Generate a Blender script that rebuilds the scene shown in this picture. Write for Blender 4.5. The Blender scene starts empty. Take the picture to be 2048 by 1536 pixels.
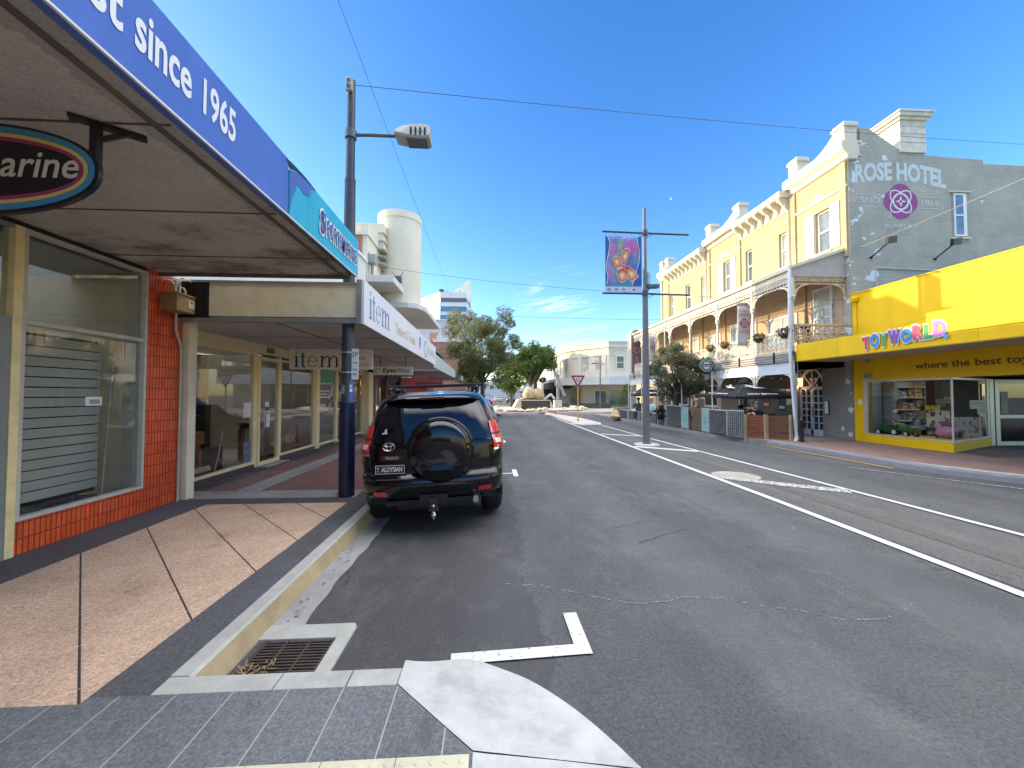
import bpy, math, random
import numpy as np
from mathutils import Vector, Matrix
R = math.radians
random.seed(7)
sc = bpy.context.scene
COL = sc.collection

# ------------------------------------------------------------------ camera
EYE = 1.65
FPX = 765.0
YAW = math.atan(44 / FPX)
PITCH = math.atan(22 / FPX)
cam = bpy.data.cameras.new('camera')
cam.sensor_width = 36
cam.lens = FPX / 2048 * 36
cam.clip_end = 6000
cam.clip_start = 0.05
co = bpy.data.objects.new('camera', cam)
COL.objects.link(co)
co.location = (0, 0, EYE)
co.rotation_euler = (math.pi / 2 + PITCH, 0, -YAW)
sc.camera = co

# ------------------------------------------------------------------ light
SUN_EL = R(13.8)
SUN_AZ = R(19)          # how far the sun stands ahead of the street's left side
sdir = Vector((-math.cos(SUN_AZ) * math.cos(SUN_EL), math.sin(SUN_AZ) * math.cos(SUN_EL), math.sin(SUN_EL)))
sun = bpy.data.lights.new('sun', 'SUN')
sun.energy = 2.0
sun.angle = R(0.53)
sun.color = (1.0, 0.80, 0.52)
so = bpy.data.objects.new('sun', sun)
COL.objects.link(so)
so.rotation_euler = sdir.to_track_quat('Z', 'Y').to_euler()

w = bpy.data.worlds.new('World')
sc.world = w
w.use_nodes = True
nt = w.node_tree
nt.nodes.clear()
def wn(t, **k):
    n = nt.nodes.new(t)
    for a, b in k.items():
        setattr(n, a, b)
    return n
sky = wn('ShaderNodeTexSky', sky_type='NISHITA', sun_disc=False)
sky.sun_elevation = SUN_EL
sky.sun_rotation = -(math.pi / 2 - SUN_AZ)
sky.altitude = 0
sky.air_density = 1.0
sky.dust_density = 0.6
sky.ozone_density = 2.2
hs = wn('ShaderNodeHueSaturation')
hs.inputs['Saturation'].default_value = 1.32
hs.inputs['Value'].default_value = 1.0
hs.inputs['Hue'].default_value = 0.513
nt.links.new(sky.outputs[0], hs.inputs['Color'])
# thin cirrus low over the end of the street
tc = wn('ShaderNodeTexCoord')
mp = wn('ShaderNodeMapping')
vr = wn('ShaderNodeVectorRotate', rotation_type='Y_AXIS'); vr.inputs['Angle'].default_value = R(11)
nt.links.new(tc.outputs['Generated'], vr.inputs['Vector'])
mp.inputs['Scale'].default_value = (2.4, 1.0, 24.0)
nt.links.new(vr.outputs[0], mp.inputs['Vector'])
nz = wn('ShaderNodeTexNoise')
nz.inputs['Scale'].default_value = 1.7
nz.inputs['Detail'].default_value = 9
nz.inputs['Roughness'].default_value = 0.7
nz.inputs['Distortion'].default_value = 0.5
nt.links.new(mp.outputs[0], nz.inputs['Vector'])
cr = wn('ShaderNodeValToRGB')
cr.color_ramp.elements[0].position = 0.53
cr.color_ramp.elements[1].position = 0.74
nt.links.new(nz.outputs['Fac'], cr.inputs[0])
def cloud_patch(direction, inner, outer):
    d = wn('ShaderNodeVectorMath', operation='DISTANCE')
    nt.links.new(tc.outputs['Generated'], d.inputs[0])
    d.inputs[1].default_value = direction
    m = wn('ShaderNodeMapRange')
    m.inputs['From Min'].default_value = outer
    m.inputs['From Max'].default_value = inner
    nt.links.new(d.outputs['Value'], m.inputs['Value'])
    return m
c1 = cloud_patch((0.165, 0.955, 0.222), 0.0, 0.12)
c2 = cloud_patch((0.23, 0.96, 0.14), 0.01, 0.09)
ad = wn('ShaderNodeMath', operation='MAXIMUM')
nt.links.new(c1.outputs[0], ad.inputs[0]); nt.links.new(c2.outputs[0], ad.inputs[1])
mu = wn('ShaderNodeMath', operation='MULTIPLY')
nt.links.new(ad.outputs[0], mu.inputs[0]); nt.links.new(cr.outputs['Color'], mu.inputs[1])
mx = wn('ShaderNodeMix', data_type='RGBA')
nt.links.new(mu.outputs[0], mx.inputs['Factor'])
nt.links.new(hs.outputs[0], mx.inputs['A'])
mx.inputs['B'].default_value = (3.7, 3.9, 4.1, 1)
# bright cloud bank added overhead, out of view, as fill for the shaded street
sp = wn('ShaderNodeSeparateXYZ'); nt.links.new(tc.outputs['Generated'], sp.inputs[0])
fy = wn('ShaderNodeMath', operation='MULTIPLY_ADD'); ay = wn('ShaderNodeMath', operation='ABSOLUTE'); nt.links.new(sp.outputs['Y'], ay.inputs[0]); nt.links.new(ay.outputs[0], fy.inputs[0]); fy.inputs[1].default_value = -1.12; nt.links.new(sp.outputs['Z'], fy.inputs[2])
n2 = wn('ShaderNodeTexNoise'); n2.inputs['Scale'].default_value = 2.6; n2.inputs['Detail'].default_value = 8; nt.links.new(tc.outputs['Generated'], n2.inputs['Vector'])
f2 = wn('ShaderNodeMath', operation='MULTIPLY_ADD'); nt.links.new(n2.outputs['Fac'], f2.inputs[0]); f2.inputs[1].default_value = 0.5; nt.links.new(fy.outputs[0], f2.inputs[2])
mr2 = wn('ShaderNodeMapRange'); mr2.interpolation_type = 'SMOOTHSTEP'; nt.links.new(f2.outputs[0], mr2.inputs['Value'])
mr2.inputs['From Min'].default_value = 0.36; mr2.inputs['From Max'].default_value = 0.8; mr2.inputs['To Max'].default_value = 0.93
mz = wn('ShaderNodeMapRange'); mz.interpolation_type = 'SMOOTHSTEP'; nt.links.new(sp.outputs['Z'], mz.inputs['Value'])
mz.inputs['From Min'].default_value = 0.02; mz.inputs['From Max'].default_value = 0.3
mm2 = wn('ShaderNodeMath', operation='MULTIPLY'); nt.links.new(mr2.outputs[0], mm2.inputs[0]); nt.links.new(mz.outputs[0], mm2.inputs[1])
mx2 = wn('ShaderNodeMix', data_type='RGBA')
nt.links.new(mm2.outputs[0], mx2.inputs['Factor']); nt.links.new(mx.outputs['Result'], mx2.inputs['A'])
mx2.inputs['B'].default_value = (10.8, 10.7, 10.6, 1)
bg = wn('ShaderNodeBackground')
bg.inputs['Strength'].default_value = 0.15
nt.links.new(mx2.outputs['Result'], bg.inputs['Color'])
wo = wn('ShaderNodeOutputWorld')
nt.links.new(bg.outputs[0], wo.inputs[0])

sc.view_settings.view_transform = 'Standard'
sc.view_settings.look = 'None'
sc.view_settings.exposure = 1.62
sc.view_settings.gamma = 1

# ------------------------------------------------------------------ measuring
def ray(u, v):
    x, y, z = (u - 1024) / FPX, 1.0, -(v - 768) / FPX
    cp, sp = math.cos(PITCH), math.sin(PITCH)
    y, z = y * cp - z * sp, y * sp + z * cp
    cy, sy = math.cos(YAW), math.sin(YAW)
    return Vector((x * cy + y * sy, -x * sy + y * cy, z))
def G(u, v, z=0.0):
    d = ray(u, v); return d * ((z - EYE) / d.z) + Vector((0, 0, EYE))
def PX(u, v, X):
    d = ray(u, v); return d * (X / d.x) + Vector((0, 0, EYE))
def PY(u, v, Y):
    d = ray(u, v); return d * (Y / d.y) + Vector((0, 0, EYE))

# ------------------------------------------------------------------ building blocks
LOC = {}
def tag(o, label=None, cat=None, group=None, kind=None):
    if label: o['label'] = label
    if cat: o['category'] = cat
    if group: o['group'] = group
    if kind: o['kind'] = kind
    return o
def thing(name, label, cat, loc=(0, 0, 0), group=None, local=False, rotz=0):
    o = bpy.data.objects.new(name, None)
    o.empty_display_size = 0.2
    COL.objects.link(o)
    o.location = loc
    o.rotation_euler = (0, 0, rotz)
    LOC[o] = Vector((0, 0, 0)) if local else Vector(loc)
    return tag(o, label, cat, group)
def copy_tree(o, parent=None):
    c = o.copy(); COL.objects.link(c)
    if parent is not None: c.parent = parent
    for ch in list(o.children): copy_tree(ch, c)
    return c

V = Vector
class MB:
    def __init__(s):
        s.v = []; s.f = []; s.mi = []; s.cur = 0
    def add(s, vs, fs):
        b = len(s.v)
        s.v.extend([tuple(p) for p in vs])
        for f in fs:
            s.f.append(tuple(i + b for i in f)); s.mi.append(s.cur)
        return s
    def quad(s, a, b, c, d): return s.add([a, b, c, d], [(0, 1, 2, 3)])
    def poly(s, pts): return s.add(pts, [tuple(range(len(pts)))])
    def box(s, x0, x1, y0, y1, z0, z1):
        x0, x1 = min(x0, x1), max(x0, x1); y0, y1 = min(y0, y1), max(y0, y1); z0, z1 = min(z0, z1), max(z0, z1)
        return s.add([(x0, y0, z0), (x1, y0, z0), (x1, y1, z0), (x0, y1, z0), (x0, y0, z1), (x1, y0, z1), (x1, y1, z1), (x0, y1, z1)],
                     [(0, 3, 2, 1), (4, 5, 6, 7), (0, 1, 5, 4), (1, 2, 6, 5), (2, 3, 7, 6), (3, 0, 4, 7)])
    def obox(s, c, a, b, n):
        c, a, b, n = V(c), V(a), V(b), V(n)
        vs = [c - a - b - n, c + a - b - n, c + a + b - n, c - a + b - n, c - a - b + n, c + a - b + n, c + a + b + n, c - a + b + n]
        return s.add(vs, [(0, 3, 2, 1), (4, 5, 6, 7), (0, 1, 5, 4), (1, 2, 6, 5), (2, 3, 7, 6), (3, 0, 4, 7)])
    def bar(s, p0, p1, w, h=None, up=(0, 0, 1)):
        p0, p1 = V(p0), V(p1); h = h or w
        d = (p1 - p0)
        if d.length < 1e-6: return s
        dn = d.normalized(); upv = V(up)
        if abs(dn.dot(upv)) > .98: upv = V((0, 1, 0))
        a = dn.cross(upv).normalized(); b = a.cross(dn).normalized()
        return s.obox((p0 + p1) / 2, a * w / 2, b * h / 2, d / 2)
    def tube(s, pts, r, n=8, caps=True, closed=False):
        pts = [V(p) for p in pts]; rs = r if isinstance(r, (list, tuple)) else [r] * len(pts)
        vs = []; fs = []; m = len(pts); prev = None
        for i, p in enumerate(pts):
            if closed: t = pts[(i + 1) % m] - pts[i - 1]
            else: t = pts[min(i + 1, m - 1)] - pts[max(i - 1, 0)]
            if t.length < 1e-9: t = V((0, 0, 1))
            t.normalize()
            if prev is None:
                q = V((0, 0, 1)) if abs(t.z) < .9 else V((0, 1, 0))
                a = t.cross(q).normalized()
            else:
                a = (prev - t * prev.dot(t))
                a = a.normalized() if a.length > 1e-6 else prev
            prev = a; b = t.cross(a)
            for k in range(n):
                an = 2 * math.pi * k / n
                vs.append(p + (a * math.cos(an) + b * math.sin(an)) * rs[i])
        for i in range(m if closed else m - 1):
            j = (i + 1) % m
            for k in range(n):
                l = (k + 1) % n
                fs.append((i * n + k, i * n + l, j * n + l, j * n + k))
        if caps and not closed:
            fs.append(tuple(range(n - 1, -1, -1))); fs.append(tuple((m - 1) * n + k for k in range(n)))
        return s.add(vs, fs)
    def cyl(s, p0, p1, r0, r1=None, n=12): return s.tube([p0, p1], [r0, r0 if r1 is None else r1], n)
    def lathe(s, prof, c=(0, 0, 0), axis=(0, 0, 1), n=20):
        ax = V(axis).normalized(); q = V((0, 0, 1)) if abs(ax.z) < .9 else V((1, 0, 0))
        a = ax.cross(q).normalized(); b = ax.cross(a); c = V(c)
        vs = []; fs = []
        for r, h in prof:
            for k in range(n):
                an = 2 * math.pi * k / n
                vs.append(c + ax * h + (a * math.cos(an) + b * math.sin(an)) * r)
        for i in range(len(prof) - 1):
            for k in range(n):
                l = (k + 1) % n
                fs.append((i * n + k, i * n + l, (i + 1) * n + l, (i + 1) * n + k))
        if prof[0][0] > 1e-4: fs.append(tuple(range(n - 1, -1, -1)))
        if prof[-1][0] > 1e-4: fs.append(tuple((len(prof) - 1) * n + k for k in range(n)))
        return s.add(vs, fs)
    def ball(s, c, rx, ry=None, rz=None, n=12, m=8):
        ry = ry or rx; rz = rz or rx; c = V(c); vs = []; fs = []
        for i in range(m + 1):
            th = math.pi * i / m
            for k in range(n):
                ph = 2 * math.pi * k / n
                vs.append(c + V((rx * math.sin(th) * math.cos(ph), ry * math.sin(th) * math.sin(ph), rz * math.cos(th))))
        for i in range(m):
            for k in range(n):
                l = (k + 1) % n
                fs.append((i * n + k, (i + 1) * n + k, (i + 1) * n + l, i * n + l))
        return s.add(vs, fs)
    def prism(s, pts, o=(0, 0, 0), r=(1, 0, 0), u=(0, 0, 1), d=(0, 1, 0)):
        o, r, u, d = V(o), V(r), V(u), V(d); n = len(pts)
        A = [o + r * p[0] + u * p[1] for p in pts]; B = [p + d for p in A]
        ar = sum(pts[i][0] * pts[(i + 1) % n][1] - pts[(i + 1) % n][0] * pts[i][1] for i in range(n))
        flip = (r.cross(u).dot(d) > 0) == (ar > 0)
        fa, fb = tuple(range(n)), tuple(range(n, 2 * n))
        side = [(i, (i + 1) % n, n + (i + 1) % n, n + i) for i in range(n)]
        if flip: fs = [fa[::-1], fb] + side
        else: fs = [fa, fb[::-1]] + [q[::-1] for q in side]
        return s.add(A + B, fs)
    def grid(s, P):
        m, n = len(P), len(P[0]); vs = [p for row in P for p in row]
        return s.add(vs, [(i * n + j, i * n + j + 1, (i + 1) * n + j + 1, (i + 1) * n + j) for i in range(m - 1) for j in range(n - 1)])
    def build(s, name, m, parent=None, smooth=None, bevel=0, label=None, cat=None, group=None, kind=None, loc=None, sub=0, seg=2):
        me = bpy.data.meshes.new(name)
        off = LOC.get(parent, V((0, 0, 0))) if parent is not None else (V(loc) if loc is not None else V((0, 0, 0)))
        me.from_pydata([(p[0] - off[0], p[1] - off[1], p[2] - off[2]) for p in s.v], [], s.f)
        ms = m if isinstance(m, (list, tuple)) else [m]
        for q in ms: me.materials.append(q)
        if len(ms) > 1: me.polygons.foreach_set('material_index', s.mi)
        if smooth is not None:
            me.polygons.foreach_set('use_smooth', [True] * len(me.polygons))
            if smooth < 179: me.set_sharp_from_angle(angle=R(smooth))
        me.update()
        o = bpy.data.objects.new(name, me); COL.objects.link(o)
        if parent is not None:
            o.parent = parent; LOC[o] = LOC.get(parent, V((0, 0, 0)))
        else:
            o.location = off; LOC[o] = off
        if bevel:
            b = o.modifiers.new('bevel', 'BEVEL'); b.width = bevel; b.segments = seg; b.limit_method = 'ANGLE'; b.angle_limit = R(40)
        if sub:
            b = o.modifiers.new('sub', 'SUBSURF'); b.levels = sub; b.render_levels = sub
        return tag(o, label, cat, group, kind)

def text_mesh(st, o, r, u, h, width=None, align='C', bold=0.0, depth=0.004, shear=0, sx=1.0, spacing=1.0):
    """lettering as geometry: cap height h along u, running along r, standing out along r x u"""
    c = bpy.data.curves.new('lettering', 'FONT')
    c.body = st; c.size = 1; c.resolution_u = 3
    c.offset = bold; c.shear = shear; c.space_character = spacing
    ob = bpy.data.objects.new('lettering', c)
    me = bpy.data.meshes.new_from_object(ob)
    bpy.data.objects.remove(ob); bpy.data.curves.remove(c)
    vs = [V(v.co) for v in me.vertices]
    fs = [tuple(p.vertices) for p in me.polygons]
    bpy.data.meshes.remove(me)
    xs = [v.x for v in vs]; x0, x1 = min(xs), max(xs)
    k = h / 0.69
    kx = (width / (x1 - x0)) if width else k * sx
    r = V(r).normalized(); u = V(u).normalized(); n = r.cross(u); o = V(o)
    off = {'C': (x0 + x1) / 2, 'L': x0, 'R': x1}[align]
    front = [o + r * ((v.x - off) * kx) + u * (v.y * k) + n * depth for v in vs]
    return front, fs
def text(name, st, m, parent, o, r, u, h, **kw):
    f, fs = text_mesh(st, o, r, u, h, **kw)
    return MB().add(f, fs).build(name, m, parent)

# ------------------------------------------------------------------ materials
class Mt:
    def __init__(s, name):
        s.m = bpy.data.materials.new(name); s.m.use_nodes = True
        s.t = s.m.node_tree; s.b = s.t.nodes['Principled BSDF']; s.tc = None
    def n(s, t, **k):
        q = s.t.nodes.new(t)
        for a, b in k.items(): setattr(q, a, b)
        return q
    def l(s, a, b): s.t.links.new(a, b)
    def coord(s):
        if not s.tc: s.tc = s.n('ShaderNodeTexCoord')
        return s.tc.outputs['Object']
    def noise(s, scale, detail=4, rough=.6, stretch=None, vec=None, dist=0):
        q = s.n('ShaderNodeTexNoise'); q.inputs['Scale'].default_value = scale
        q.inputs['Detail'].default_value = detail; q.inputs['Roughness'].default_value = rough; q.inputs['Distortion'].default_value = dist
        v = vec or s.coord()
        if stretch:
            mpg = s.n('ShaderNodeMapping'); mpg.inputs['Scale'].default_value = stretch; s.l(v, mpg.inputs[0]); v = mpg.outputs[0]
        s.l(v, q.inputs['Vector']); return q.outputs['Fac']
    def ramp(s, fac, a, b, pa=.3, pb=.7):
        q = s.n('ShaderNodeValToRGB'); e = q.color_ramp.elements
        e[0].position = pa; e[1].position = pb; e[0].color = c4(a); e[1].color = c4(b); s.l(fac, q.inputs[0]); return q.outputs['Color']
    def mix(s, fac, a, b, mode='MIX'):
        q = s.n('ShaderNodeMix', data_type='RGBA', blend_type=mode)
        for sock, val in ((q.inputs['Factor'], fac), (q.inputs['A'], a), (q.inputs['B'], b)):
            if isinstance(val, (int, float)): sock.default_value = val if sock.type == 'VALUE' else (val, val, val, 1)
            elif isinstance(val, tuple): sock.default_value = c4(val)
            else: s.l(val, sock)
        return q.outputs['Result']
    def math(s, op, a, b=None):
        q = s.n('ShaderNodeMath', operation=op)
        for i, val in enumerate((a, b)):
            if val is None: continue
            if isinstance(val, (int, float)): q.inputs[i].default_value = val
            else: s.l(val, q.inputs[i])
        return q.outputs[0]
    def sep(s, vec=None):
        q = s.n('ShaderNodeSeparateXYZ'); s.l(vec or s.coord(), q.inputs[0]); return q.outputs
    def comb(s, x, y, z=0.0):
        q = s.n('ShaderNodeCombineXYZ')
        for i, val in enumerate((x, y, z)):
            if isinstance(val, (int, float)): q.inputs[i].default_value = val
            else: s.l(val, q.inputs[i])
        return q.outputs[0]
    def bump(s, h, strength=.3, dist=.01):
        q = s.n('ShaderNodeBump'); q.inputs['Strength'].default_value = strength; q.inputs['Distance'].default_value = dist
        s.l(h, q.inputs['Height']); s.l(q.outputs[0], s.b.inputs['Normal'])
    def base(s, c):
        if isinstance(c, tuple): s.b.inputs['Base Color'].default_value = c4(c)
        else: s.l(c, s.b.inputs['Base Color'])
    def set(s, rough=None, metal=None, coat=None, spec=None):
        if rough is not None: s.b.inputs['Roughness'].default_value = rough
        if metal is not None: s.b.inputs['Metallic'].default_value = metal
        if coat is not None: s.b.inputs['Coat Weight'].default_value = coat; s.b.inputs['Coat Roughness'].default_value = .03
        if spec is not None: s.b.inputs['Specular IOR Level'].default_value = spec
        return s
def c4(c):
    return (c[0], c[1], c[2], 1)
def srgb(h):
    h = h.lstrip('#'); r = []
    for i in (0, 2, 4):
        x = int(h[i:i + 2], 16) / 255
        r.append(x / 12.92 if x <= .04045 else ((x + .055) / 1.055) ** 2.4)
    return tuple(r)
def sc3(c, k): return tuple(min(1, x * k) for x in c)
MATS = {}
def mat(name, col, rough=.6, var=.12, scale=2.5, bump=0.0, bscale=60, metal=0, coat=0, spec=.5, stretch=None, dirt=0, dirtcol=(.08, .065, .05)):
    if name in MATS: return MATS[name]
    if isinstance(col, str): col = srgb(col)
    q = Mt(name); q.set(rough, metal, coat, spec)
    if var:
        f = q.noise(scale, 6, .65, stretch)
        c = q.ramp(f, sc3(col, 1 - var), sc3(col, 1 + var))
        if dirt:
            d = q.noise(scale * .45, 8, .7, stretch or (1, 1, .35))
            dm = q.ramp(d, (0, 0, 0), (dirt, dirt, dirt), .5, .78)
            c = q.mix(dm, c, dirtcol)
        q.base(c)
        rr = q.n('ShaderNodeMapRange'); rr.inputs['To Min'].default_value = max(0, rough - .08); rr.inputs['To Max'].default_value = min(1, rough + .08)
        q.l(f, rr.inputs['Value']); q.l(rr.outputs[0], q.b.inputs['Roughness'])
    else: q.base(col)
    if bump:
        q.bump(q.noise(bscale, 5, .7), bump, .02)
    MATS[name] = q.m
    return q.m
def brick(name, c1, c2, mortar, bw, bh, plane='y', msize=.012, rough=.75, offset=.5, bump=.5, var=.25):
    """courses on a wall: plane 'x' runs along Y, 'y' runs along X, 'z' lies on the ground"""
    q = Mt(name); q.set(rough); x, y, z = q.sep()
    vec = {'x': q.comb(y, z), 'y': q.comb(x, z), 'z': q.comb(x, y)}[plane]
    b = q.n('ShaderNodeTexBrick'); b.offset = offset
    b.inputs['Scale'].default_value = 1; b.inputs['Mortar Size'].default_value = msize; b.inputs['Mortar Smooth'].default_value = .2
    b.inputs['Brick Width'].default_value = bw; b.inputs['Row Height'].default_value = bh
    b.inputs['Color1'].default_value = c4(c1); b.inputs['Color2'].default_value = c4(c2); b.inputs['Mortar'].default_value = c4(mortar)
    q.l(vec, b.inputs['Vector'])
    f = q.noise(1.6, 7, .7)
    c = q.mix(1.0, b.outputs['Color'], q.ramp(f, (1 - var,) * 3, (1 + var * .4,) * 3), 'MULTIPLY')
    q.base(c)
    h = q.mix(.25, q.mix(1.0, b.outputs['Fac'], (0, 0, 0), 'MIX'), q.noise(90, 4))
    inv = q.math('SUBTRACT', 1.0, b.outputs['Fac'])
    q.bump(q.math('ADD', inv, q.math('MULTIPLY', q.noise(80, 4), .25)), bump, .006)
    return q.m
def glass(name='window_glass', tint=(.88, .90, .89), refl=1.7, rough=.01):
    if name in MATS: return MATS[name]
    q = Mt(name); t = q.t
    tr = q.n('ShaderNodeBsdfTransparent'); tr.inputs[0].default_value = c4(tint)
    gl = q.n('ShaderNodeBsdfGlossy'); gl.inputs['Roughness'].default_value = rough
    fr = q.n('ShaderNodeFresnel'); fr.inputs['IOR'].default_value = 1.55
    ge = q.n('ShaderNodeNewGeometry'); m2 = q.math('MULTIPLY', q.math('MULTIPLY', fr.outputs[0], refl), q.math('SUBTRACT', 1.0, ge.outputs['Backfacing']))
    mxs = q.n('ShaderNodeMixShader'); q.l(m2, mxs.inputs[0]); q.l(tr.outputs[0], mxs.inputs[1]); q.l(gl.outputs[0], mxs.inputs[2])
    q.l(mxs.outputs[0], t.nodes['Material Output'].inputs['Surface'])
    t.nodes.remove(q.b)
    MATS[name] = q.m
    return q.m
def emis(name, col, k):
    if name in MATS: return MATS[name]
    q = Mt(name); q.base(col); q.b.inputs['Emission Color'].default_value = c4(col); q.b.inputs['Emission Strength'].default_value = k
    MATS[name] = q.m; return q.m

WHITE = mat('white_paint', (.74, .74, .72), .5, .05)
CREAM = mat('cream_paint', (.74, .66, .47), .5, .08, dirt=.12)
BLACK = mat('black_paint', (.012, .012, .013), .35, .1)
STEEL = mat('galvanised_steel', (.42, .43, .43), .4, .15, metal=.6)
DGREY = mat('dark_grey_paint', (.09, .10, .11), .45, .12)
LINEW = mat('line_paint', (.62, .63, .62), .7, .15, scale=14, dirt=.25, dirtcol=(.12, .12, .12))
CONC = mat('concrete', (.36, .36, .34), .85, .16, scale=5, bump=.25, bscale=120, dirt=.3)
GLASS = glass()
DGLASS = mat('dark_window_pane', (.03, .04, .05), .06, .3, scale=1.2, spec=.9)

# ================================================================== GROUND
FP = 0.14
def asphalt(name, base, worn, speck=.5, lanes=False):
    q = Mt(name); q.set(.8, spec=.35)
    big = q.noise(.55, 6, .7, (1, .35, 1)); mid = q.noise(3.2, 7, .75); fine = q.noise(190, 3, .8)
    vor = q.n('ShaderNodeTexVoronoi'); vor.inputs['Scale'].default_value = 120; q.l(q.coord(), vor.inputs['Vector'])
    c = q.mix(q.ramp(big, (0, 0, 0), (1, 1, 1), .38, .68), base, worn)
    c = q.mix(q.ramp(mid, (0, 0, 0), (.45, .45, .45), .5, .75), c, sc3(base, .62))
    c = q.mix(1.0, c, q.ramp(fine, (1 - speck,) * 3, (1 + speck,) * 3, .3, .75), 'MULTIPLY')
    c = q.mix(1.0, c, q.ramp(q.noise(48, 3, .7), (.62,) * 3, (1.32,) * 3, .32, .7), 'MULTIPLY')
    c = q.mix(q.ramp(q.noise(75, 2, .5), (0, 0, 0), (.5, .5, .5), .66, .72), c, sc3(worn, 2.1))
    if lanes:
        x, y, z = q.sep()
        wob = q.math('ADD', x, q.math('MULTIPLY', q.math('SUBTRACT', q.noise(.8, 5, .7), .5), .9))
        # polished wheel tracks down the lane
        tr = q.math('SINE', q.math('ADD', q.math('MULTIPLY', wob, 3.7), 1.2))
        c = q.mix(q.math('MULTIPLY', q.math('MAXIMUM', tr, 0.0), .28), c, sc3(worn, 1.25))
        # darker, coarser parking lane, with pale scuffing and oil drips
        pk = q.math('LESS_THAN', wob, .35)
        c = q.mix(q.math('MULTIPLY', pk, .42), c, (.04, .037, .043))
        sc_ = q.ramp(q.noise(1.1, 8, .8, (1, .7, 1)), (0, 0, 0), (.75,) * 3, .50, .70)
        c = q.mix(q.math('MULTIPLY', sc_, q.ramp(q.noise(40, 3, .7), (.2,) * 3, (1,) * 3, .4, .6)), c, (.19, .185, .185))
        oil = q.ramp(q.noise(2.3, 5, .6, (1.2, .8, 1)), (0, 0, 0), (.7,) * 3, .66, .74)
        c = q.mix(oil, c, (.03, .03, .031))
        wv_ = q.n('ShaderNodeTexVoronoi', feature='DISTANCE_TO_EDGE'); wv_.inputs['Scale'].default_value = .55; wv_.inputs['Randomness'].default_value = 1
        dn = q.n('ShaderNodeTexNoise'); dn.inputs['Scale'].default_value = 3; dn.inputs['Detail'].default_value = 6; q.l(q.coord(), dn.inputs['Vector'])
        va = q.n('ShaderNodeVectorMath', operation='MULTIPLY_ADD'); q.l(dn.outputs['Color'], va.inputs[0]); va.inputs[1].default_value = (.35, .35, 0); q.l(q.coord(), va.inputs[2]); q.l(va.outputs[0], wv_.inputs['Vector'])
        ck = q.math('MULTIPLY', q.math('LESS_THAN', wv_.outputs['Distance'], .0045), q.math('GREATER_THAN', q.noise(.7, 3, .6), .55))
        c = q.mix(q.math('MULTIPLY', ck, .6), c, (.025, .025, .025))
    q.base(c)
    q.bump(q.math('ADD', vor.outputs['Distance'], q.math('MULTIPLY', fine, .8)), .55, .008)
    return q.m
ASPH = asphalt('asphalt', (.080, .081, .085), (.115, .115, .117), lanes=True)
ASPHW = asphalt('worn_asphalt', (.10, .098, .094), (.14, .136, .125), lanes=True)
GRND = mat('ground_asphalt', (.12, .11, .10), .9, .2, scale=.6)
SUNPAVE = mat('beige_road_surface', (.30, .26, .20), .85, .15, scale=1.2, bump=.2)
PINKPAVE = mat('pink_paving_band', (.20, .12, .12), .85, .2, scale=3, bump=.2)

def paver(name, col, jx, jy, diag=False, jw=.012, jcol=(.05, .04, .04), var=.2, ox=0, oy=0, fainty=.4):
    q = Mt(name); q.set(.82, spec=.3); x, y, z = q.sep()
    if diag:
        a = q.math('MULTIPLY', q.math('ADD', x, y), .70711); b = q.math('MULTIPLY', q.math('SUBTRACT', x, y), .70711)
    else: a, b = x, y
    def line(c, st, o, wd):
        f = q.math('FRACT', q.math('DIVIDE', q.math('ADD', c, 100 * st + o), st))
        d = q.math('MINIMUM', f, q.math('SUBTRACT', 1.0, f))
        return q.math('LESS_THAN', d, wd / st / 2)
    la, lb = line(a, jx, ox, jw), line(b, jy, oy, jw * .7)
    n1 = q.noise(1.3, 8, .7); n2 = q.noise(160, 3, .8)
    c = q.ramp(n1, sc3(col, 1 - var), sc3(col, 1 + var), .35, .68)
    c = q.mix(1.0, c, q.ramp(n2, (.55,) * 3, (1.4,) * 3, .3, .72), 'MULTIPLY')
    c = q.mix(1.0, c, q.ramp(q.noise(55, 3, .7), (.7,) * 3, (1.28,) * 3, .32, .7), 'MULTIPLY')
    st = q.ramp(q.noise(3.1, 8, .75, (1, .5, 1)), (0, 0, 0), (.55,) * 3, .58, .72)
    c = q.mix(st, c, sc3(col, .42))
    gv = q.n('ShaderNodeTexVoronoi'); gv.inputs['Scale'].default_value = 2.6; q.l(q.coord(), gv.inputs['Vector'])
    gs = q.math('MULTIPLY', q.math('LESS_THAN', gv.outputs['Distance'], .045), q.math('GREATER_THAN', q.sep(gv.outputs['Color'])[0], .55))
    c = q.mix(q.math('MULTIPLY', gs, .65), c, sc3(col, .3))
    c = q.mix(la, c, jcol); c = q.mix(q.math('MULTIPLY', lb, fainty), c, sc3(col, 1.35))
    q.base(c)
    q.bump(q.math('ADD', q.math('MULTIPLY', n2, .5), q.math('SUBTRACT', 1.0, la)), .35, .006)
    return q.m
PINK = paver('pink_aggregate_paving', (.60, .42, .30), .50, .50, True, .012, ox=-.02)
DARKP = paver('dark_border_paving', (.105, .105, .115), 40, .6, False, .008, ox=3)
NIBP = paver('grey_paving', (.145, .155, .165), .275, .42, False, .007, jcol=(.33, .33, .31), ox=.2, oy=-.19, var=.15, fainty=.25)
LIGHTP = paver('light_grey_paving', (.36, .35, .33), 40, .4, False, .008, ox=3)
BRK = brick('maroon_brick_paving', (.28, .135, .12), (.22, .11, .10), (.16, .12, .11), .22, .11, 'z', .006, .8)
RBRK = brick('pink_brick_paving', (.30, .19, .16), (.25, .15, .125), (.2, .15, .13), .22, .11, 'z', .006, .8)
YKERB = mat('stained_kerb_concrete', (.34, .27, .155), .85, .25, scale=4, bump=.3, bscale=100)
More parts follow.
